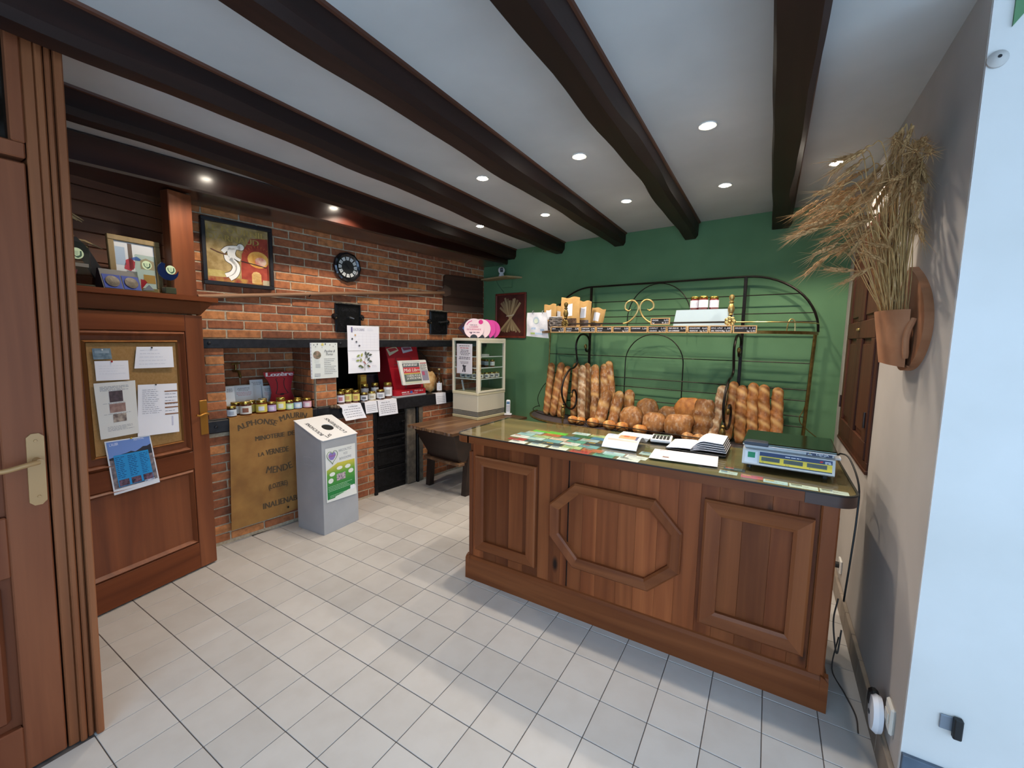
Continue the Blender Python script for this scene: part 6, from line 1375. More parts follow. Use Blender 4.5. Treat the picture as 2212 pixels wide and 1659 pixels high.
frustum(0.36,0.76,-1.19,-0.42,0.37, 0.285,0.845,-1.34,-0.29,0.674).build('trough_body', m_old, tb)
MB().cbox(0.30, 0.80, -1.225, -1.15, 0.345, 0.372, 0.004).build('bottom_rail', m_oldtop, tb)
MB().cbox(0.68, 0.75, -1.15, -0.40, 0.345, 0.37, 0.004).build('bottom_rail', m_oldtop, tb)
for u, v in ((0.705,-1.047), (0.195,-1.06), (0.705,-0.42), (0.215,-0.42)):
    s = 1 if u > 0.5 else -1
    b = MB(); c = [(-0.032,-0.032),(0.032,-0.032),(0.032,0.032),(-0.032,0.032)]
    b.add([(u+0.9*x, v+0.9*y, 0.0) for x, y in c]+[(u+s*0.06*(1 if s > 0 else -1)+x, v+y, 0.672) for x, y in c], [(3,2,1,0),(4,5,6,7),(0,1,5,4),(1,2,6,5),(2,3,7,6),(3,0,4,7)]); b.build('leg', m_old, tb)
TT = 0.7005
# ================================================================ glass display fridge
fg = thing('display_fridge', 'small beige glass display fridge on the kneading trough', 'display fridge', (0.235, -0.77, TT), 0, FL_)
FWd, FDp, FH = 0.378, 0.45, 0.85
m_bei = PL('c9c3b0', 0.4); m_bei2 = PL('d6d0bc', 0.4)
MB().cbox(0.004, FWd-0.004, 0.004, FDp-0.004, 0.012, 0.262, 0.004).build('base', m_bei, fg)
MB().cbox(0, FWd, 0, FDp, 0.0, 0.03, 0.004).build('skirt', PL('b9b08e', 0.45), fg)
for k in range(4): MB().box(0.001, FWd-0.001, 0.001, FDp-0.001, 0.036+k*0.014, 0.042+k*0.014).build('vent_line', m_black, fg)
MB().cbox(0.0, FWd, 0.0, FDp, 0.255, 0.285, 0.004).build('sill_frame', PL('cfc7a8', 0.4), fg)
MB().cbox(0.0, FWd, 0.0, FDp, 0.822, FH, 0.004).build('top_frame', m_bei2, fg)
for x_, y_ in ((0,0), (FWd-0.028,0), (FWd-0.028,FDp-0.028), (0,FDp-0.028)): MB().cbox(x_, x_+0.028, y_, y_+0.028, 0.28, 0.826, 0.003).build('corner_post', m_bei2, fg)
m_fgl = GLASS('fridge_glass', (0.95,0.98,0.97,1), alpha=0.9)
for nm, bx in (('front_pane', (0.028,FWd-0.028,0.006,0.010)), ('side_pane', (FWd-0.010,FWd-0.006,0.028,FDp-0.028)), ('back_pane', (0.028,FWd-0.028,FDp-0.010,FDp-0.006)), ('side_pane', (0.006,0.010,0.028,FDp-0.028))): MB().box(*bx, 0.285, 0.822).build(nm, m_fgl, fg)
dr = MB()
for y0, y1, z0, z1 in ((0.012,0.036,0.285,0.82), (FDp-0.036,FDp-0.012,0.285,0.82), (0.036,FDp-0.036,0.285,0.305), (0.036,FDp-0.036,0.80,0.82)): dr.cbox(FWd-0.006, FWd+0.008, y0, y1, z0, z1, 0.002)
MB_ = dr; d_ = MB_.build('door_frame', m_bei2, fg); MB().cbox(FWd+0.008, FWd+0.018, 0.014, 0.026, 0.52, 0.58, 0.002).build('door_handle', PL('c8b890', 0.4), d_)
shz = (0.425, 0.543, 0.660)
for z in shz:
    MB().box(0.02, FWd-0.02, 0.02, FDp-0.02, z-0.004, z).build('glass_shelf', PL('8f9a98', 0.15), fg); MB().box(0.018, FWd-0.016, 0.014, 0.02, z-0.007, z+0.002).build('shelf_edge', PL('d0d4d2', 0.3), fg); MB().box(FWd-0.02, FWd-0.014, 0.018, FDp-0.02, z-0.007, z+0.002).build('shelf_edge', PL('d0d4d2', 0.3), fg)
sn = thing('fridge_notice', 'white notice with a red line and a goat drawing taped on the fridge glass', 'notice', (0.308, -0.7715, 1.178), 0, FL_)
MB().box(0, 0.225, -0.001, 0, 0, 0.312).build('sheet', PL('d4d2da', 0.6), sn)
b = MB(); lines(b, (0.03,-0.0014,0.295), X, Z, 0.165, 1, 0.012, 0.006, 0.5, 1, 'c'); lines(b, (0.03,-0.0014,0.25), X, Z, 0.165, 4, 0.016, 0.006, 0.4, 2, 'c'); lines(b, (0.03,-0.0014,0.175), X, Z, 0.165, 2, 0.016, 0.007, 0.4, 3, 'c'); lines(b, (0.05,-0.0014,0.125), X, Z, 0.12, 2, 0.014, 0.005, 0.2, 4, 'c'); poly(b, (0.11,-0.0014,0.05), X, Z, [(-0.03,-0.03),(-0.012,-0.035),(-0.008,0.0),(0.005,-0.035),(0.022,-0.03),(0.02,0.02),(0.03,0.04),(0.01,0.035),(-0.01,0.045),(-0.028,0.038),(-0.015,0.01)]); b.build('print', m_ink, sn)
b = MB(); lines(b, (0.04,-0.0014,0.272), X, Z, 0.14, 1, 0.012, 0.007, 0.2, 5, 'c'); b.build('red_print', PL('b0484c', 0.7), sn)
jar_dir = math.radians(-50)
JF = 'jars inside the display fridge'
pos = [(0.345,-0.44,1),(0.41,-0.44,1),(0.47,-0.48,1),(0.54,-0.46,1),(0.33,-0.70,0),(0.405,-0.70,0),(0.475,-0.68,0),(0.55,-0.66,0),(0.56,-0.575,0),(0.56,-0.49,0),(0.56,-0.41,0)]
nm_ = ['first small amber jar on the fridge middle shelf','second amber jar on the fridge middle shelf','third jar on the fridge middle shelf','white labelled jar at the door side of the fridge middle shelf','squat jar at the left of the lower fridge shelf','second squat jar on the lower fridge shelf','third squat jar on the lower fridge shelf','corner squat jar on the lower fridge shelf','squat jar behind the fridge door, nearest the corner','squat jar behind the fridge door, middle one','squat jar behind the fridge door, farthest one']
for (u, v, hi), lb in zip(pos, nm_): jar('fridge_jar', lb, u, v, TT+shz[1 if hi else 0]+0.0005, 0.026 if hi else 0.031, 0.078 if hi else 0.062, '7a4a28' if hi else 'a89a84', 'd2d0cc', JF, mark='4a4a50' if not hi else None)
t = thing('white_carton', 'small white carton on the top fridge shelf', 'carton', (0.44, -0.60, TT+shz[2]+0.0005), 0.1, FL_); MB().cbox(0, 0.12, 0, 0.06, 0, 0.022, 0.003).build('box', PL('b9bab8', 0.5), t)
t = thing('paper_folder', 'white folded card leaning inside the fridge bottom', 'card', (0.33, -0.70, TT+0.2855), 0, FL_, ry=-0.25); MB().box(0, 0.006, 0, 0.02, 0, 0.115).build('card', PL('c8cad4', 0.5), t)
# pink round shop signs on the fridge
FT = TT+FH+0.0005
def roundsign(u, v, r, cf, label, txt=False, rot=math.radians(38)):
    t = thing('round_sign', label, 'sign', (u, v, FT), rot, FL_, 'round pink promotional signs on the fridge')
    MB().lathe([(r,0),(r,0.004)], 40, Matrix.Translation((0,0.002,r*0.97)) @ Matrix.Rotation(PI/2,4,'X')).build('disc', PL(cf, 0.5), t)
    MB().prism([(0.04*math.cos(a*PI/8), 0.04*math.sin(a*PI/8)) for a in range(9)], 'y', -0.012, 0.012).build('foot', PL('20222a', 0.5), t)
    if txt:
        b = MB(); put_text(b, 'LOZÈRE', (0.0,-0.0028,r*1.05), X, Z, 0.017, 0.09, 'c', boldx=0.0005); put_text(b, 'GOURMANDE', (0.0,-0.0028,r*0.80), X, Z, 0.017, 0.15, 'c', boldx=0.0005); b.build('lettering', PL('c8487c', 0.6), t)
        b = MB(); lines(b, (-0.04,-0.0028,r*1.35), X, Z, 0.08, 1, 0.01, 0.006, 0.2, 2); lines(b, (-0.05,-0.0028,r*0.62), X, Z, 0.11, 1, 0.01, 0.008, 0.2, 3); poly(b, (-0.03,-0.0028,r*0.5), X, Z, [(-0.012,0.008),(0.012,0.008),(0,-0.012)]); b.build('print', PL('70586a', 0.6), t)
        b = MB(); disc(b, (0.072,-0.0032,r*1.62), X, Z, 0.024, n=20); b.build('pink_dot', PL('d02a80', 0.5), t)
        b = MB(); ribbon(b, (0,-0.0028,0), X, Z, [(-0.075,r*1.32),(-0.055,r*1.58),(-0.02,r*1.74)], (0.004,0.004)); b.build('pink_arc', PL('d0508c', 0.5), t)
roundsign(0.455, -0.665, 0.105, 'ecd3d8', 'pale pink round sign with a magenta dot, front of the row', True)
roundsign(0.50, -0.605, 0.103, 'e6cfd2', 'pale pink round sign half hidden as second in the row')
roundsign(0.532, -0.558, 0.101, 'd63a96', 'magenta round sign third in the row')
roundsign(0.560, -0.512, 0.099, 'cf3590', 'magenta round sign last in the row')
t = thing('dark_gift_box', 'dark red box with a blue picture standing on its corner behind the signs', 'box', (0.255, -0.56, FT+0.005), 0.55, FL_)
b = MB(); b.add([], []); b = MB(); R45 = Matrix.Rotation(PI/4, 4, 'Y'); b.cbox(0, 0.145, -0.02, 0.02, 0, 0.145, 0.003, R45 @ Matrix.Translation((-0.145,0,0))) if False else b.cbox(-0.0725, 0.0725, -0.02, 0.02, -0.0725, 0.0725, 0.003, Matrix.Translation((0,0,0.103)) @ R45); b.build('box', PL('3a1218', 0.4), t)
b = MB(); b.add([(-0.05,-0.021,0.103),(0.0,-0.021,0.045),(0.055,-0.021,0.103),(0.0,-0.021,0.165)], [(0,1,2,3)]); b.build('picture', M('blue_print', '1c2a5a', 0.4, c2='4a78b8', scale=30), t)
# cordless phone
ph = thing('cordless_phone', 'white cordless phone in its cradle at the far end of the trough', 'phone', (0.64, -0.30, TT), math.radians(35), FL_)
MB().cbox(-0.045, 0.045, -0.035, 0.035, 0, 0.018, 0.008).build('cradle', PL('dcdce2', 0.35), ph)
hs_ = MB(); hs_.cbox(-0.024, 0.024, -0.012, 0.012, 0.0, 0.155, 0.009, Matrix.Translation((0,0.004,0.014)) @ Matrix.Rotation(-0.16,4,'X')); hs_.build('handset', PL('e4e4ea', 0.3), ph)
tm = Matrix.Translation((0,0.004,0.014)) @ Matrix.Rotation(-0.16,4,'X')
MB().box(-0.017, 0.017, -0.0135, -0.012, 0.105, 0.135, tm).build('screen', PL('1c3a5a', 0.1), ph)
for r in range(5):
    for c in range(3): MB().box(-0.017+c*0.0125, -0.008+c*0.0125, -0.0135, -0.012, 0.025+r*0.0145, 0.034+r*0.0145, tm).build('key', PL('7a7e88' if r < 4 else '3a3e48', 0.5), ph)
# ================================================================ camera shelf and bread painting on the green wall
cs = thing('corner_shelf', 'small pale wooden wall shelf high in the green corner', 'shelf', (0,0,0), 0, FL_)
MB().prism([(0.05,-0.001),(0.585,-0.001),(0.495,-0.175),(0.05,-0.115)], 'z', 2.243, 2.261).build('board', WOOD('pale_board', '8d7650', 'a68d64', 'b89f76', 'X', 0.6), cs)
MB().cbox(0.30, 0.45, -0.025, -0.001, 2.15, 2.243, 0.003).build('bracket', m_green, cs)
cm = thing('security_camera', 'white round indoor camera with a black eye on the corner shelf', 'camera', (0.362, -0.105, 2.2615), math.radians(40), FL_)
MB().lathe([(0.034,0),(0.036,0.004),(0.026,0.03),(0.020,0.045)], 24).build('base', PL('dcdce0', 0.35), cm, 0.8)
MB().ell((0,0,0.075), 0.040, 0.040, 0.040, 24, 16).build('head', PL('e4e4e8', 0.3), cm, True)
MB().cbox(-0.018, 0.018, -0.043, -0.028, 0.05, 0.098, 0.008).build('face', m_black, cm); MB().lathe([(0.008,0),(0.006,0.004)], 14, Matrix.Translation((0.004,-0.042,0.078)) @ Matrix.Rotation(PI/2,4,'X')).build('lens', PL('6a7a98', 0.1), cm)
solo('camera_cable', MB().tube(bez([(0.20,-0.004,2.24),(0.25,-0.006,2.17),(0.32,-0.006,2.10)], 8), 0.002, 5), PL('2c3a30', 0.7), 'thin dark cable from the corner shelf to the bread painting', 'cable', frame=FL_)
pt = thing('bread_painting', 'portrait painting of a sheaf of breadsticks in a red frame', 'painting', (0.205, -0.003, 1.56), 0, FL_)
PW, PH_ = 0.452, 0.522
m_rf = WOOD('red_frame', '5a241c', '722f24', '8a3c2c', 'Z', 0.4)
for x0, x1, z0, z1 in ((0,PW,0,0.022), (0,PW,PH_-0.022,PH_), (0,0.02,0.022,PH_-0.022), (PW-0.02,PW,0.022,PH_-0.022)): MB().cbox(x0, x1, -0.022, 0, z0, z1, 0.003).build('frame_bar', m_rf, pt)
MB().box(0.02, PW-0.02, -0.010, 0, 0.022, PH_-0.022).build('canvas', M('painting_ground', '3c1814', 0.55, c2='562620', scale=6), pt)
st_ = MB(); rr = random.Random(4)
for k in range(13):
    f = k/12-0.5; tp = (PW/2+f*0.30+rr.uniform(-0.02,0.02), PH_*(0.80+0.14*rr.random()-0.5*f*f)); bo = (PW/2-f*0.30+rr.uniform(-0.02,0.02), PH_*(0.12-0.0*f)+rr.uniform(0,0.03)); md = (PW/2+f*0.06, PH_*0.50)
    b = MB(); ribbon(b, (0,-0.0108-0.0003*k,0), X, Z, [bo, md, ((md[0]+tp[0])/2, (md[1]+tp[1])/2), tp], (0.012,0.014)); b.build('painted_stick', PL(rr.choice(['8f7a5a','7a6448','a38e6a','6e5a44']), 0.7), pt)
b = MB(); ribbon(b, (0,-0.0155,0), X, Z, [(PW/2-0.06,PH_*0.49),(PW/2,PH_*0.50),(PW/2+0.055,PH_*0.52)], (0.006,0.006)); b.build('painted_tie', PL('b8ad98', 0.7), pt)
MB().cbox(0, 0.12, -0.012, 0, 0, 0.09, 0.003).build('junction_cover', m_green, None) if False else None
t = thing('green_cover_plate', 'small green painted cover plate under the second beam from the wheat', 'cover plate', (2.37, -0.001, 2.452), 0, FL_); MB().cbox(0, 0.075, -0.018, 0, 0, 0.075, 0.003).build('plate', m_green, t)
# ================================================================ bottle-top collecting bin
bn = thing('collecting_bin', 'grey plastic board bin with sloping white lid for bottle tops', 'bin', (0.058, 1.302, 0.001), math.radians(3.3))
m_gp = M('grey_board', '9c9da1', 0.35, c2='a6a7ab', scale=5, coat=0.2)
b = MB(); W_, D_ = 0.312, 0.338; hb_, hf_ = 0.872, 0.748
b.add([(-W_,0,0),(0,0,0),(0,D_,0),(-W_,D_,0),(-W_,0,hb_),(0,0,hf_),(0,D_,hf_),(-W_,D_,hb_)], [(3,2,1,0),(4,5,6,7),(0,1,5,4),(1,2,6,5),(2,3,7,6),(3,0,4,7)]); b.build('body', m_gp, bn)
sl = (hf_-hb_)/W_; ld_ = Vector((1,0,sl)).normalized(); ln_ = Vector((-sl,0,1)).normalized(); lo_ = Vector((-W_,0,hb_))
b = MB(); LW = W_*math.sqrt(1+sl*sl); p = lambda x, y, e: tuple(lo_+ld_*x+Y*y+ln_*e)
hc = (LW*0.52, D_*0.52); nn_ = 32; ring = [(hc[0]+0.047*math.cos(2*PI*k/nn_), hc[1]+0.047*math.sin(2*PI*k/nn_)) for k in range(nn_)]
outer = []
for k in range(nn_):
    a = 2*PI*k/nn_; c_, s_ = math.cos(a), math.sin(a); tt = min((((LW+0.006-hc[0]) if c_ > 0 else (hc[0]+0.006))/abs(c_)) if abs(c_) > 1e-6 else 9, (((D_+0.006-hc[1]) if s_ > 0 else (hc[1]+0.006))/abs(s_)) if abs(s_) > 1e-6 else 9); outer.append((hc[0]+c_*tt, hc[1]+s_*tt))
crn = [(-0.006,-0.006),(LW+0.006,-0.006),(LW+0.006,D_+0.006),(-0.006,D_+0.006)]
vs = [p(*q, 0.006) for q in ring]+[p(*q, 0.006) for q in outer]+[p(*q, 0.001) for q in ring]+[p(*q, 0.001) for q in outer]
fs = []
for k in range(nn_):
    j = (k+1) % nn_; fs += [(k,j,nn_+j,nn_+k), (2*nn_+k,3*nn_+k,3*nn_+j,2*nn_+j), (k,2*nn_+k,2*nn_+j,j), (nn_+k,nn_+j,3*nn_+j,3*nn_+k)]
b.add(vs, fs); b.build('lid', PL('dcdcde', 0.4), bn)
b = MB(); b.add([p(*q, 0.0012) for q in ring], [tuple(range(nn_))]); b.build('hole', PL('08080a', 0.9), bn)
b = MB()
b2o = lambda x, y: lo_+ld_*x+Y*y+ln_*0.0066
put_text(b, 'BOUCHONS', b2o(LW*0.50, D_*0.22), ld_*-1, Y*-1, 0.034, 0.20, 'c', boldx=0.0012)
put_text(b, 'Les', b2o(LW*0.90, D_*0.30), (ld_*-0.4+Y*0.9), ld_*-0.9-Y*0.4, 0.036, 0.06, 'c', slant=0.3, boldx=0.0012)
put_text(b, 'LOZÉRIENS', b2o(LW*0.52, D_*0.80), ld_*-1, Y*-1, 0.034, 0.25, 'c', slant=0.2, boldx=0.0012)
b.build('marker_lettering', PL('22252c', 0.6), bn)
for x_, z_, w_, h_ in ((-0.215,0.60,0.085,0.004), (-0.215,0.54,0.085,0.004), (-0.215,0.54,0.004,0.064), (-0.134,0.54,0.004,0.064)): MB().box(x_, x_+w_, -0.0012, 0.0, z_, z_+h_).build('handle_slot', PL('a4a4a8', 0.4), bn)
bp_ = thing('collection_poster', 'green and white bottle-top collection poster taped on the bin', 'poster', (0.0592, 1.302, 0.0), math.radians(3.3))
e0 = 0.0012
MB().grid(lambda u, v: (e0+0.0008+(0.008*max(0, 0.15-v)/0.15*u), 0.028+0.288*u, 0.255+0.43*v-0.012*u), 8, 10, (0.0008,0,0)).build('sheet', PL('dcdcd8', 0.5), bp_, True)
mt, nt, bs = newmat('green_gradient_print'); tc = N(nt, 'ShaderNodeTexCoord'); sp_ = N(nt, 'ShaderNodeSeparateXYZ'); L(nt, tc.outputs['Object'], sp_.inputs[0]); mr = N(nt, 'ShaderNodeMapRange'); mr.inputs[1].default_value = 0.36; mr.inputs[2].default_value = 0.54; L(nt, sp_.outputs[2], mr.inputs[0])
L(nt, ramp(nt, mr.outputs[0], [(0, lin('1f7a3c')), (0.6, lin('5a9a3c')), (1, lin('c8bc4a'))]), bs.inputs['Base Color']); bs.inputs['Roughness'].default_value = 0.5
b = MB(); poly(b, (e0+0.0030,0.036,0.275), Y, Z, [(0,0),(0.21,-0.006),(0.22,0.03),(0.27,0.045),(0.27,0.27),(0.10,0.275),(0.0,0.235)]); b.build('printed_field', mt, bp_)
b = MB(); put_text(b, 'RECOLTEZ', (e0+0.003,0.215,0.635), Y, Z, 0.020, 0.125, 'c'); put_text(b, 'VOS', (e0+0.003,0.215,0.602), Y, Z, 0.020, 0.04, 'c'); put_text(b, 'BOUCHONS', (e0+0.003,0.215,0.568), Y, Z, 0.020, 0.115, 'c'); b.build('lettering', PL('94949c', 0.6), bp_)
b = MB(); b.tube([(e0+0.004, 0.09+0.052*(16*math.sin(t_)**3)/17, 0.612+0.062*(13*math.cos(t_)-5*math.cos(2*t_)-2*math.cos(3*t_)-math.cos(4*t_))/17) for t_ in [2*PI*k/30 for k in range(30)]], 0.0022, 5, closed=True); b.build('heart_outline', PL('7a8a64', 0.6), bp_)
b = MB(); poly(b, (e0+0.0034,0.088,0.617), Y, Z, [(-0.032,0.015),(-0.015,0.03),(0.0,0.02),(0.02,0.03),(0.034,0.012),(0.026,-0.015),(0.01,-0.032),(-0.015,-0.03),(-0.03,-0.01)]); b.build('heart_map', PL('8a7ab8', 0.6), bp_)
b = MB(); put_text(b, 'Solidarité', (e0+0.0042,0.088,0.612), Y, Z, 0.014, 0.07, 'c', slant=0.3); b.build('heart_lettering', PL('b04468', 0.6), bp_)
for y_, z_, rx_, rz_ in ((0.085,0.47,0.026,0.016), (0.155,0.505,0.028,0.014), (0.235,0.50,0.028,0.016), (0.265,0.455,0.026,0.018), (0.07,0.42,0.024,0.020)):
    bb_ = MB(); disc(bb_, (e0+0.0036,y_,z_), Y, Z, rx_, rz_, 16); bb_.build('speech_bubble', PL('dfe2da', 0.6), bp_)
b = MB(); rect(b, (e0+0.0036,0.125,0.405), Y, Z, 0, 0.085, 0, 0.055); b.build('group_photo', M('group_photo', '5a4a6a', 0.6, c2='c8b8b8', scale=90, det=3), bp_)
b = MB(); lines(b, (e0+0.0036,0.045,0.375), Y, Z, 0.24, 4, 0.012, 0.003, 0.3, 3); lines(b, (e0+0.0036,0.06,0.30), Y, Z, 0.16, 2, 0.012, 0.003, 0.3, 4); b.build('small_print', PL('b8d8b8', 0.6), bp_)
b = MB(); rect(b, (e0+0.004,0.255,0.295), Y, Z, 0, 0.045, 0, 0.035); b.build('sponsor_label', PL('e6e8ee', 0.6), bp_)
# ================================================================ papers pinned on the low door
def pin(t, y, z, c='22201e'): MB().lathe([(0.004,0),(0.005,0.003),(0.002,0.006)], 10, Matrix.Translation((0.003,y,z)) @ Matrix.Rotation(PI/2,4,'Y')).build('pin', PL(c, 0.4), t)
def pinned(name, label, cs, mt, cat='paper', x0=0.001):
    """cs: four corners (y,z) TL TR BR BL on the door face"""
    t = thing(name, label, cat, (x0, 0, 0), 0, FD_)
    tl_, tr_, br_, bl_ = [Vector((0,*c)) for c in cs]
    def f(u, v): q = (bl_*(1-u)+br_*u)*(1-v)+(tl_*(1-u)+tr_*u)*v; return (0.001+0.006*(1-v)*u*u+0.002*math.sin(4*u), q.y, q.z)
    MB().grid(f, 8, 8, (0.0007,0,0)).build('sheet', mt, t, True)
    return t, lambda u, v, e=0.0016: Vector(f(u, v))+Vector((e,0,0))
def on_sheet(t, f, u0, u1, v0, v1, mt, name='print', e=0.0016):
    MB().grid(lambda p, q: tuple(f(u0+(u1-u0)*p, v0+(v1-v0)*q, e)), 4, 4).build(name, mt, t, True)
def rows_on(t, f, u0, u1, v0, v1, n, mt, seed=0, h=0.012, fill=0.75):
    b = MB(); r_ = random.Random(seed)
    for k in range(n):
        v = v1-(v1-v0)*k/max(1, n-1); u = u0; end = u0+(u1-u0)*(1-0.35*r_.random())
        while u < end:
            l = r_.uniform(0.03, 0.12); q = min(end, u+l); b.add([tuple(f(*c)) for c in ((u,v),(q,v),(q,v-h),(u,v-h))], [(0,1,2,3)]); u = q+0.02
    b.build('print_lines', mt, t)
t, f = pinned('blue_card', 'small blue-grey card pinned top left on the cork board', [(-0.564,1.466),(-0.486,1.466),(-0.485,1.408),(-0.562,1.408)], M('blue_card', '566a7a', 0.4, c2='7a8d98', scale=60), 'card'); on_sheet(t, f, 0.1, 0.9, 0.55, 0.8, PL('8a9aa6', 0.5)); pin(t, -0.525, 1.458, 'c8ccd0')
t, f = pinned('small_note', 'small blank white note with a red pin on the cork board', [(-0.559,1.399),(-0.411,1.397),(-0.415,1.290),(-0.558,1.294)], m_paper); rows_on(t, f, 0.1, 0.9, 0.35, 0.75, 4, PL('cfcfd8', 0.8), 1); pin(t, -0.487, 1.394, 'b02028')
t, f = pinned('handwritten_note', 'slanted white handwritten note pinned top right on the cork board', [(-0.368,1.473),(-0.184,1.472),(-0.187,1.347),(-0.386,1.350)], m_paper); rows_on(t, f, 0.1, 0.8, 0.2, 0.85, 5, PL('b4b4c4', 0.8), 2, 0.012); pin(t, -0.295, 1.467)
t, f = pinned('photo_sheet', 'white printed sheet with three photos in a column on the door', [(-0.571,1.281),(-0.386,1.283),(-0.391,0.980),(-0.561,0.976)], PL('dedcd8', 0.75)); rows_on(t, f, 0.12, 0.88, 0.86, 0.93, 4, m_inklt, 3, 0.008); rows_on(t, f, 0.2, 0.9, 0.13, 0.2, 4, m_inklt, 4, 0.006)
for v0, v1, u0, u1, c, c2 in ((0.64,0.84,0.32,0.65,'3a3238','5a4a50'), (0.45,0.61,0.30,0.70,'8a6a64','a88a80'), (0.27,0.42,0.36,0.70,'6a5a58','b8a89a')): on_sheet(t, f, u0, u1, v0, v1, M('photo_'+c, c, 0.5, c2=c2, scale=50), 'photo')
rows_on(t, f, 0.15, 0.85, 0.43, 0.625, 2, m_inklt, 5, 0.006)
t, f = pinned('tear_off_notice', 'white notice with tear-off strips torn at its right side', [(-0.377,1.256),(-0.176,1.247),(-0.184,0.946),(-0.397,0.958)], m_paper, x0=0.004); rows_on(t, f, 0.1, 0.58, 0.44, 0.90, 13, PL('8d8d9a', 0.8), 6, 0.008)
for k, v in enumerate((0.86, 0.62, 0.535, 0.40)): on_sheet(t, f, 0.65, 1.0, v-0.022, v, M('strip_gap', '8a5a38', 0.8), 'torn_gap', 0.002)
rows_on(t, f, 0.66, 0.98, 0.46, 0.80, 6, PL('8d8d9a', 0.8), 8, 0.010); on_sheet(t, f, 0.82, 0.86, 0.15, 0.34, PL('c8c6d8', 0.8), 'pen_mark'); pin(t, -0.29, 1.250)
t, f = pinned('event_poster', 'blue event programme poster hanging below the cork board', [(-0.549,0.962),(-0.336,0.955),(-0.307,0.662),(-0.526,0.654)], PL('dfe2ea', 0.5), 'poster', x0=0.003)
on_sheet(t, f, 0.03, 0.97, 0.66, 0.98, PL('6f8fd0', 0.5), 'sky_print', 0.0016); on_sheet(t, f, 0.03, 0.97, 0.10, 0.66, M('rock_print', '4a4a58', 0.6, c2='8d7f80', scale=40), 'rock_print', 0.0017)
b = MB(); rk_ = random.Random(5); tops = [(0.03+0.94*k/10, 0.66+(0.02+0.16*k/10)*(0.6+0.4*rk_.random())) for k in range(11)]
b.add([tuple(f(u, 0.64, 0.002)) for u, v in tops]+[tuple(f(u, v, 0.002)) for u, v in tops], [(k, k+1, 12+k, 11+k) for k in range(10)]); b.build('rocks_silhouette', PL('2a2c38', 0.6), t)
on_sheet(t, f, 0.12, 0.88, 0.12, 0.72, PL('1f8fd0', 0.5), 'blue_panel', 0.0026)
for u in (0.14, 0.40, 0.66): rows_on(t, lambda a, c, e=0.0034: f(a, c, e), u, u+0.20, 0.30, 0.68, 12, PL('124a80', 0.7), int(u*100), 0.010); on_sheet(t, f, u, u+0.21, 0.13, 0.25, M('stage_photo', '20182a', 0.5, c2='7a5a70', scale=60), 'stage_photo', 0.0034)
b = MB(); o_ = f(0.08, 0.90, 0.003); xd_ = f(0.9, 0.92)-f(0.1, 0.90); put_text(b, 'L’AUBRAC DU VIALA', o_, xd_, Z, 0.016, 0.115, 'l', slant=-0.1); put_text(b, 'FESTIVAL', f(0.72, 0.945, 0.003), xd_, Z, 0.010, 0.05, 'c'); put_text(b, 'COMPLET', f(0.78, 0.085, 0.004), xd_, Z, 0.014, 0.05, 'c', boldx=0.0006); b.build('lettering', PL('dfe6f8', 0.6), t)
pin(t, -0.43, 0.957, 'c8b048')
# ================================================================ trophies on the header shelf
SZ2 = 1.7855
m_tg = GLASS('trophy_glass', (0.82,0.9,0.86,1), alpha=0.9)
m_stk = PL('cfe0b8', 0.5)
def sticker(t, y, z, x, r):
    s_ = MB().lathe([(r,0),(r,0.001)], 28, Matrix.Translation((x,y,z)) @ Matrix.Rotation(PI/2,4,'Y')).build('round_sticker', m_stk, t)
    b = MB(); ribbon(b, (x+0.0014,y,z), Y, Z, [(0.0,-r*0.7),(r*0.55,-r*0.3),(r*0.6,r*0.5)], (r*0.18,r*0.12)); ribbon(b, (x+0.0014,y,z), Y, Z, [(0.0,-r*0.7),(-r*0.5,-r*0.2),(-r*0.6,r*0.4)], (r*0.08,r*0.1)); b.build('laurel_print', PL('3a5a44', 0.6), s_)
    b = MB(); poly(b, (x+0.0012,y,z), Y, Z, [(-r*0.3,r*0.45),(r*0.3,r*0.45),(r*0.25,-r*0.2),(0,-r*0.5),(-r*0.25,-r*0.2)]); b.build('shield_print', PL('b4c8a4', 0.6), s_)
t = thing('glass_trophy', 'rectangular glass award plaque with a pale green medal sticker, by the post', 'trophy', (-0.02, -0.585, SZ2), 0, FD_); MB().cbox(-0.008, 0.008, -0.055, 0.055, 0.012, 0.225, 0.003).build('plaque', m_tg, t); MB().cbox(-0.025, 0.025, -0.06, 0.06, 0, 0.012, 0.003).build('foot', PL('3a3a2c', 0.3), t); sticker(t, 0.0, 0.165, 0.0095, 0.028); MB().cbox(0.0085, 0.0095, -0.045, 0.045, 0.10, 0.118, 0.0003).build('name_strip', PL('7a7268', 0.4), t); b = MB(); poly(b, (0.009,-0.02,0.02), Y, Z, [(0,0),(-0.02,0.06),(0.02,0.065)]); b.build('red_wedge', PL('5a1420', 0.4), t)
t = thing('black_ribbon_trophy', 'curved black award ribbon shape behind the first glass plaque', 'trophy', (-0.10, -0.52, SZ2), 0, FD_); b = MB(); ribbon(b, (0,0,0), Y, Z, [(-0.04,0.25),(0.0,0.20),(0.05,0.10),(0.10,0.0)], (0.022,0.028)); b2 = MB(); n0 = len(b.v); b2.add(b.v+[(x-0.012,y,z) for x,y,z in b.v], b.f+[tuple(i+n0 for i in f_[::-1]) for f_ in b.f]); b2.build('curve', PL('1c1c20', 0.35), t); MB().cbox(-0.03, 0.02, 0.06, 0.13, 0, 0.012, 0.003).build('foot', m_black, t)
t = thing('wheat_sprig', 'dried wheat sprigs tucked behind the post on the shelf', 'wheat', (-0.18, -0.66, SZ2), 0, FD_)
m_wheat = M('dry_wheat', '8f7650', 0.8, c2='b39a6e', scale=60)
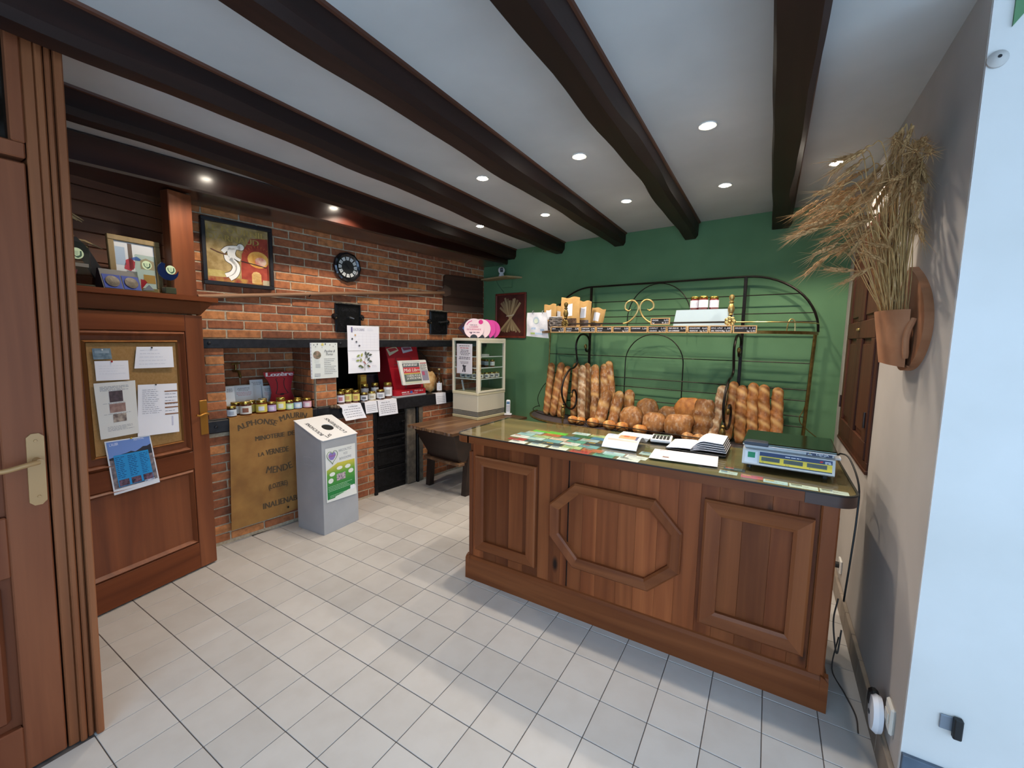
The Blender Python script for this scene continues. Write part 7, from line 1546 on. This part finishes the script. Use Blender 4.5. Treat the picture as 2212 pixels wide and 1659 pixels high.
for k in range(12):
    a = rnd.uniform(-0.3, 0.5); hgt = rnd.uniform(0.24, 0.40); MB().tube(bez([(0,0,0),(0.0,0.03*a,hgt*0.6),(0.02,0.2*a+0.05,hgt),(0.03,0.3*a+0.12,hgt-0.03)], 9), [0.002]*5+[0.006,0.008,0.007,0.005,0.002][:5], 5).build('sprig', m_wheat, t, True)
t = thing('medal_case', 'open blue medal case with two bronze medals on the shelf', 'medal case', (0.012, -0.505, SZ2), 0, FD_)
b = MB(); b.prism([(0.02,0.0),(-0.07,0.0),(-0.035,0.105),(-0.02,0.105)], 'y', 0.0, 0.172); b.build('case', PL('20222c', 0.5), t)
fo = Vector((0.021,0,0.002)); fz = (Vector((-0.02,0,0.105))-Vector((0.02,0,0))).normalized()
for y_ in (0.006, 0.090):
    b = MB(); rect(b, fo, Y, fz, y_, y_+0.078, 0.002, 0.080); pd = b.build('velvet_pad', PL('2c4190', 0.7), t)
    mm_ = Matrix.Translation(fo+Y*(y_+0.039)+fz*0.041+Vector((0.001,0,0))) @ Matrix((Y, fz, Y.cross(fz))).transposed().to_4x4(); MB().lathe([(0.031,0),(0.031,0.003),(0.026,0.0035),(0.010,0.005),(0.002,0.005)], 28, mm_).build('medal', M('bronze_medal', '3a332b', 0.5, 0.3, c2='50483c', scale=60, bmp=0.4), pd, True)
t = thing('framed_drawing', 'drawing in a pale wooden frame leaning behind the awards', 'picture', (-0.10, -0.415, SZ2), 0, FD_, ry=-0.05)
FW2, FH2 = 0.255, 0.312; m_gf = WOOD('gilt_frame', '6f5c38', '86704a', '99835a', 'Z', 0.5)
for y0, y1, z0, z1 in ((0,FW2,0,0.03), (0,FW2,FH2-0.03,FH2), (0,0.03,0.03,FH2-0.03), (FW2-0.03,FW2,0.03,FH2-0.03)): MB().cbox(0, 0.018, y0, y1, z0, z1, 0.003).build('frame_bar', m_gf, t)
MB().box(0.0, 0.008, 0.03, FW2-0.03, 0.03, FH2-0.03).build('paper', PL('c9ccd0', 0.6), t)
for shp, c in (([(0.005,0.12),(0.05,0.12),(0.05,0.22),(0.005,0.22)],'9fb0c4'), ([(0.065,0.10),(0.085,0.10),(0.085,0.245),(0.065,0.245)],'5a4a40'), ([(0.04,0.10),(0.05,0.15),(0.075,0.165),(0.095,0.145),(0.09,0.11),(0.07,0.09)],'a83040'), ([(0.075,0.165),(0.105,0.178),(0.125,0.165),(0.12,0.155),(0.08,0.155)],'4a68b0'), ([(0.04,0.05),(0.10,0.05),(0.10,0.09),(0.05,0.09)],'6a6a78'), ([(0.12,0.11),(0.19,0.11),(0.19,0.16),(0.15,0.175),(0.12,0.16)],'b8a088'), ([(0.13,0.03),(0.19,0.03),(0.19,0.08),(0.13,0.08)],'c08a48')):
    b = MB(); poly(b, (0.0088,0.03,0.03), Y, Z, shp); b.build('drawn_shape', PL(c, 0.7), t)
t = thing('glass_trophy', 'tall glass award plaque with sticker and red wedge before the drawing', 'trophy', (0.0, -0.29, SZ2), 0, FD_); MB().cbox(-0.007, 0.007, -0.05, 0.05, 0.0, 0.205, 0.003).build('plaque', m_tg, t); sticker(t, 0.0, 0.152, 0.008, 0.024); b = MB(); poly(b, (0.0078,-0.035,0.01), Y, Z, [(0,0),(0.0,0.06),(0.02,0.058),(0.032,0.045)]); b.build('red_wedge', PL('8a1420', 0.4), t); b = MB(); poly(b, (0.0078,-0.03,0.008), Y, Z, [(0,0),(0.035,0.035),(0.06,0.005)]); b.build('grey_wedge', PL('6a707a', 0.4), t)
t = thing('glass_trophy', 'round award with a blue crescent and sticker beside the upright', 'trophy', (0.02, -0.19, SZ2), 0, FD_); MB().cbox(-0.006, 0.004, -0.012, 0.012, 0.035, 0.10, 0.002).build('stem', m_tg, t); MB().cbox(-0.018, 0.018, -0.03, 0.03, 0, 0.038, 0.003).build('base', PL('3c4030', 0.3), t)
b = MB(); pts_ = [(0.055*math.cos(a), 0.055*math.sin(a)) for a in [math.radians(125+14*k) for k in range(17)]]+[(0.02+0.038*math.cos(a), 0.018+0.038*math.sin(a)) for a in [math.radians(340-12*k) for k in range(17)]]; b.prism([(y_, z_+0.135) for y_, z_ in pts_], 'x', -0.004, 0.004); b.build('blue_crescent', PL('0f1f48', 0.2), t); sticker(t, 0.012, 0.142, 0.006, 0.026)
# ================================================================ wooden wall cupboard with two leaves on the right wall
cb = thing('wall_cupboard', 'brown panelled two-leaf cupboard set in the side wall', 'cupboard', (3.385, 0, 0))
m_cup = WOOD('cupboard_wood', '2e1812', '43251a', '583222', 'Z', 0.5, 0.6, 0.0, 0.12, spec=0.25)
for y0, y1, z0, z1 in ((2.05,3.05,0.905,0.955), (2.05,3.05,2.20,2.25), (2.05,2.10,0.955,2.20), (3.00,3.05,0.955,2.20)): MB().cbox(-0.010, 0, y0, y1, z0, z1, 0.003).build('frame_bar', m_cup, cb)
MB().cbox(-0.014, 0, 2.045, 3.052, 0.895, 0.915, 0.003).build('sill', m_cup, cb)
for y0, y1 in ((2.102,2.549), (2.551,2.998)):
    dl = MB().box(-0.003, 0, y0, y1, 0.957, 2.198).build('leaf', m_cup, cb)
    for a0, a1, z0, z1 in ((y0,y1,0.957,1.05), (y0,y1,1.58,1.68), (y0,y1,2.10,2.198), (y0,y0+0.085,1.05,1.58), (y1-0.085,y1,1.05,1.58), (y0,y0+0.085,1.68,2.10), (y1-0.085,y1,1.68,2.10)): MB().cbox(-0.018, -0.003, a0, a1, z0, z1, 0.003).build('leaf_rail', m_cup, dl)
    for z0, z1 in ((1.05,1.58), (1.68,2.10)): MB().cbox(-0.012, -0.003, y0+0.11, y1-0.11, z0+0.03, z1-0.03, 0.008).build('raised_panel', m_cup, dl)
MB().cbox(-0.028, -0.018, 2.54, 2.60, 1.625, 1.64, 0.003).build('latch', m_gold, cb)
for y_ in (2.98, 2.13): MB().cyl((-0.022,y_,1.12), (-0.022,y_,1.20), 0.007, n=10).build('hinge', PL('2a1a14', 0.4), cb)
# ================================================================ terracotta wall pocket with dried wheat
m_terra = M('terracotta', '94603f', 0.8, c2='a87350', scale=10, det=6, bmp=0.25, bdist=0.006)
pk = thing('terracotta_wall_pocket', 'terracotta wall pocket on a rounded clay plaque on the side wall', 'wall vase', (0,0,0))
bd = [(1.56,1.842),(1.45,1.79),(1.355,1.72),(1.308,1.64),(1.315,1.565),(1.37,1.50),(1.455,1.46),(1.56,1.452),(1.64,1.50),(1.69,1.60),(1.69,1.72),(1.64,1.81)]
bdp = [(p.x, p.y) for p in bez([(a, c, 0) for a, c in bd+[bd[0]]], 48)][:-1]
MB().prism(bdp, 'x', 3.360, 3.385).build('plaque', m_terra, pk)
def pock(u, v):
    a = PI*0.02+u*PI*0.93; ry_ = 0.135-0.03*(1-v); rx_ = 0.098-0.028*(1-v)
    return (3.362-rx_*math.sin(a)**0.8, 1.515+ry_*math.cos(a), 1.478+0.195*v-0.03*max(0, u-0.6)*(1-v))
b = MB(); b.grid(pock, 20, 8); b.grid(lambda u, v: (lambda q: (q[0]+0.012*math.sin(PI*u), 1.515+(q[1]-1.515)*0.9, q[2]))(pock(u, v)), 20, 8)
b.grid(lambda u, v: (lambda q, r_: tuple(Vector(q)*(1-v)+Vector(r_)*v))(pock(u, 1), (pock(u,1)[0]+0.012*math.sin(PI*u), 1.515+(pock(u,1)[1]-1.515)*0.9, pock(u,1)[2])), 20, 1)
b.grid(lambda u, v: (lambda q: tuple(Vector(q)*(1-v)+Vector((3.362, q[1], q[2]))*v))(pock(u, 0)), 20, 2); b.build('pocket', m_terra, pk, True)
MB().tube(bez([(3.352,1.392,1.64),(3.335,1.378,1.58),(3.342,1.392,1.50)], 10), [0.010]*10+[0.008], 8).build('rolled_edge', m_terra, pk, True)
wb = thing('wheat_bouquet', 'large bunch of dried bearded wheat standing in the terracotta pocket', 'wheat', (0,0,0))
m_stem = M('wheat_stem', 'a8834e', 0.7, c2='c4a068', scale=40); m_ear = M('wheat_ear', 'a67c4c', 0.8, c2='c49c6a', scale=50)
def ear_mesh(seed):
    r_ = random.Random(seed); b = MB(); ln = 0.10
    for k in range(11):
        z = ln*k/11; s = 1-abs(k/11-0.4)*0.7
        for j in range(2 if k % 2 else 3):
            a = r_.uniform(0, 6.28); b.ell((0.006*s*math.cos(a), 0.006*s*math.sin(a), z+0.006), 0.0048*s, 0.0048*s, 0.0085, 5, 4)
    for k in range(46):           # awns
        a = r_.uniform(0, 6.28); z = ln*r_.random(); sp = r_.uniform(0.012, 0.045); L2 = r_.uniform(0.04, 0.085)
        p0 = Vector((0.004*math.cos(a), 0.004*math.sin(a), z)); p1 = Vector((sp*math.cos(a), sp*math.sin(a), z+L2)); w_ = Vector((-math.sin(a), math.cos(a), 0))*0.0009
        b.add([tuple(p0-w_), tuple(p0+w_), tuple(p1)], [(0,1,2)])
    return b.mesh('ear', m_ear)
ears = [ear_mesh(k) for k in range(5)]
rw = random.Random(21)
tips = [(3.06,1.50,2.02),(3.05,1.42,1.99),(3.10,1.52,1.90),(3.12,1.44,1.93),(3.09,1.56,2.13),(3.11,1.45,2.11),(3.13,1.6,2.10),(3.16,1.50,2.27),(3.17,1.42,2.22),(3.19,1.56,2.18),(3.21,1.46,2.14),(3.24,1.52,2.22),(3.27,1.44,2.25),(3.29,1.52,2.27),(3.31,1.45,2.22),(3.32,1.5,2.20),(3.345,1.46,2.21),(3.23,1.5,2.12),(3.25,1.58,2.15),(3.27,1.42,2.14),(3.29,1.48,2.12),(3.31,1.55,2.14),(3.33,1.43,2.12),(3.34,1.5,2.07),(3.18,1.46,2.04),(3.15,1.54,1.99),(3.20,1.42,2.00),(3.23,1.52,2.04),(3.13,1.5,2.06),(3.18,1.48,1.83),(3.27,1.42,1.90),(3.30,1.46,2.02),(3.25,1.55,1.97),(3.19,1.52,1.95),(3.33,1.42,2.16),(3.35,1.56,2.15),(3.21,1.6,2.24),(3.14,1.57,2.20),(3.30,1.40,2.24),(3.36,1.48,2.24),(3.08,1.47,2.06),(3.16,1.44,2.12),(3.22,1.50,2.18),(3.26,1.46,2.20)]
tips += [(min(3.35, x+rw.uniform(-0.05,0.05)), y+rw.uniform(-0.06,0.06), z+rw.uniform(-0.07,0.05)) for x, y, z in tips[4:40]]
tips += [(3.30,1.33,2.19),(3.32,1.36,2.24),(3.28,1.34,2.12),(3.31,1.38,2.13),(3.33,1.35,2.06),(3.29,1.38,2.29),(3.25,1.36,2.27),(3.22,1.38,2.09),(3.33,1.40,1.99)]
tips = [(min(3.33, x), y, z) for x, y, z in tips]
for k, (tx, ty, tz) in enumerate(tips):
    bx_, by_ = 3.292+0.055*rw.random(), 1.445+0.14*rw.random()
    lean_ = (3.30-tx); drop = rw.uniform(0.0, 0.07)+0.20*max(0, lean_-0.08)
    base = Vector((bx_, by_, 1.62)); tip = Vector((tx, ty, tz)); top = Vector((bx_+(tx-bx_)*0.72, by_+(ty-by_)*0.72, tz+drop*0.3-0.02))
    P_ = bez([base, base.lerp(top, 0.45)+Vector((0.012*rw.uniform(-1,1)+0.02*lean_,0.01*rw.uniform(-1,1),0)), top, tip], 15)
    s = MB().tube(P_, 0.0016, 5).build('stalk', m_stem, wb, True)
    d = (P_[-1]-P_[-3]).normalized(); d = (d+Vector((-0.25*lean_*2,0.0,-drop*4.0))+Vector((rw.uniform(-0.5,0.18),rw.uniform(-0.6,0.4),rw.uniform(-0.6,0.4)))).normalized()
    if P_[-1].x+d.x*0.16 > 3.37: d.x = -abs(d.x)*0.3; d.normalize()
    e = bpy.data.objects.new('ear', ears[k % 5]); COL.objects.link(e); e.parent = s
    xx = d.orthogonal().normalized(); mm_ = Matrix((xx, d.cross(xx), d)).transposed().to_4x4(); mm_.translation = P_[-1]; e.matrix_local = mm_
for k in range(26):      # short straight stems filling the bunch
    bx_, by_ = 3.285+0.065*rw.random(), 1.44+0.15*rw.random(); hh_ = rw.uniform(1.95, 2.12); MB().tube(bez([(bx_,by_,1.62),(bx_-0.03*rw.random(),by_+0.02*rw.uniform(-1,1),1.85),(bx_-0.10*rw.random(),by_+0.05*rw.uniform(-1,1),hh_)], 8), 0.0015, 5).build('stalk', m_stem, wb, True)
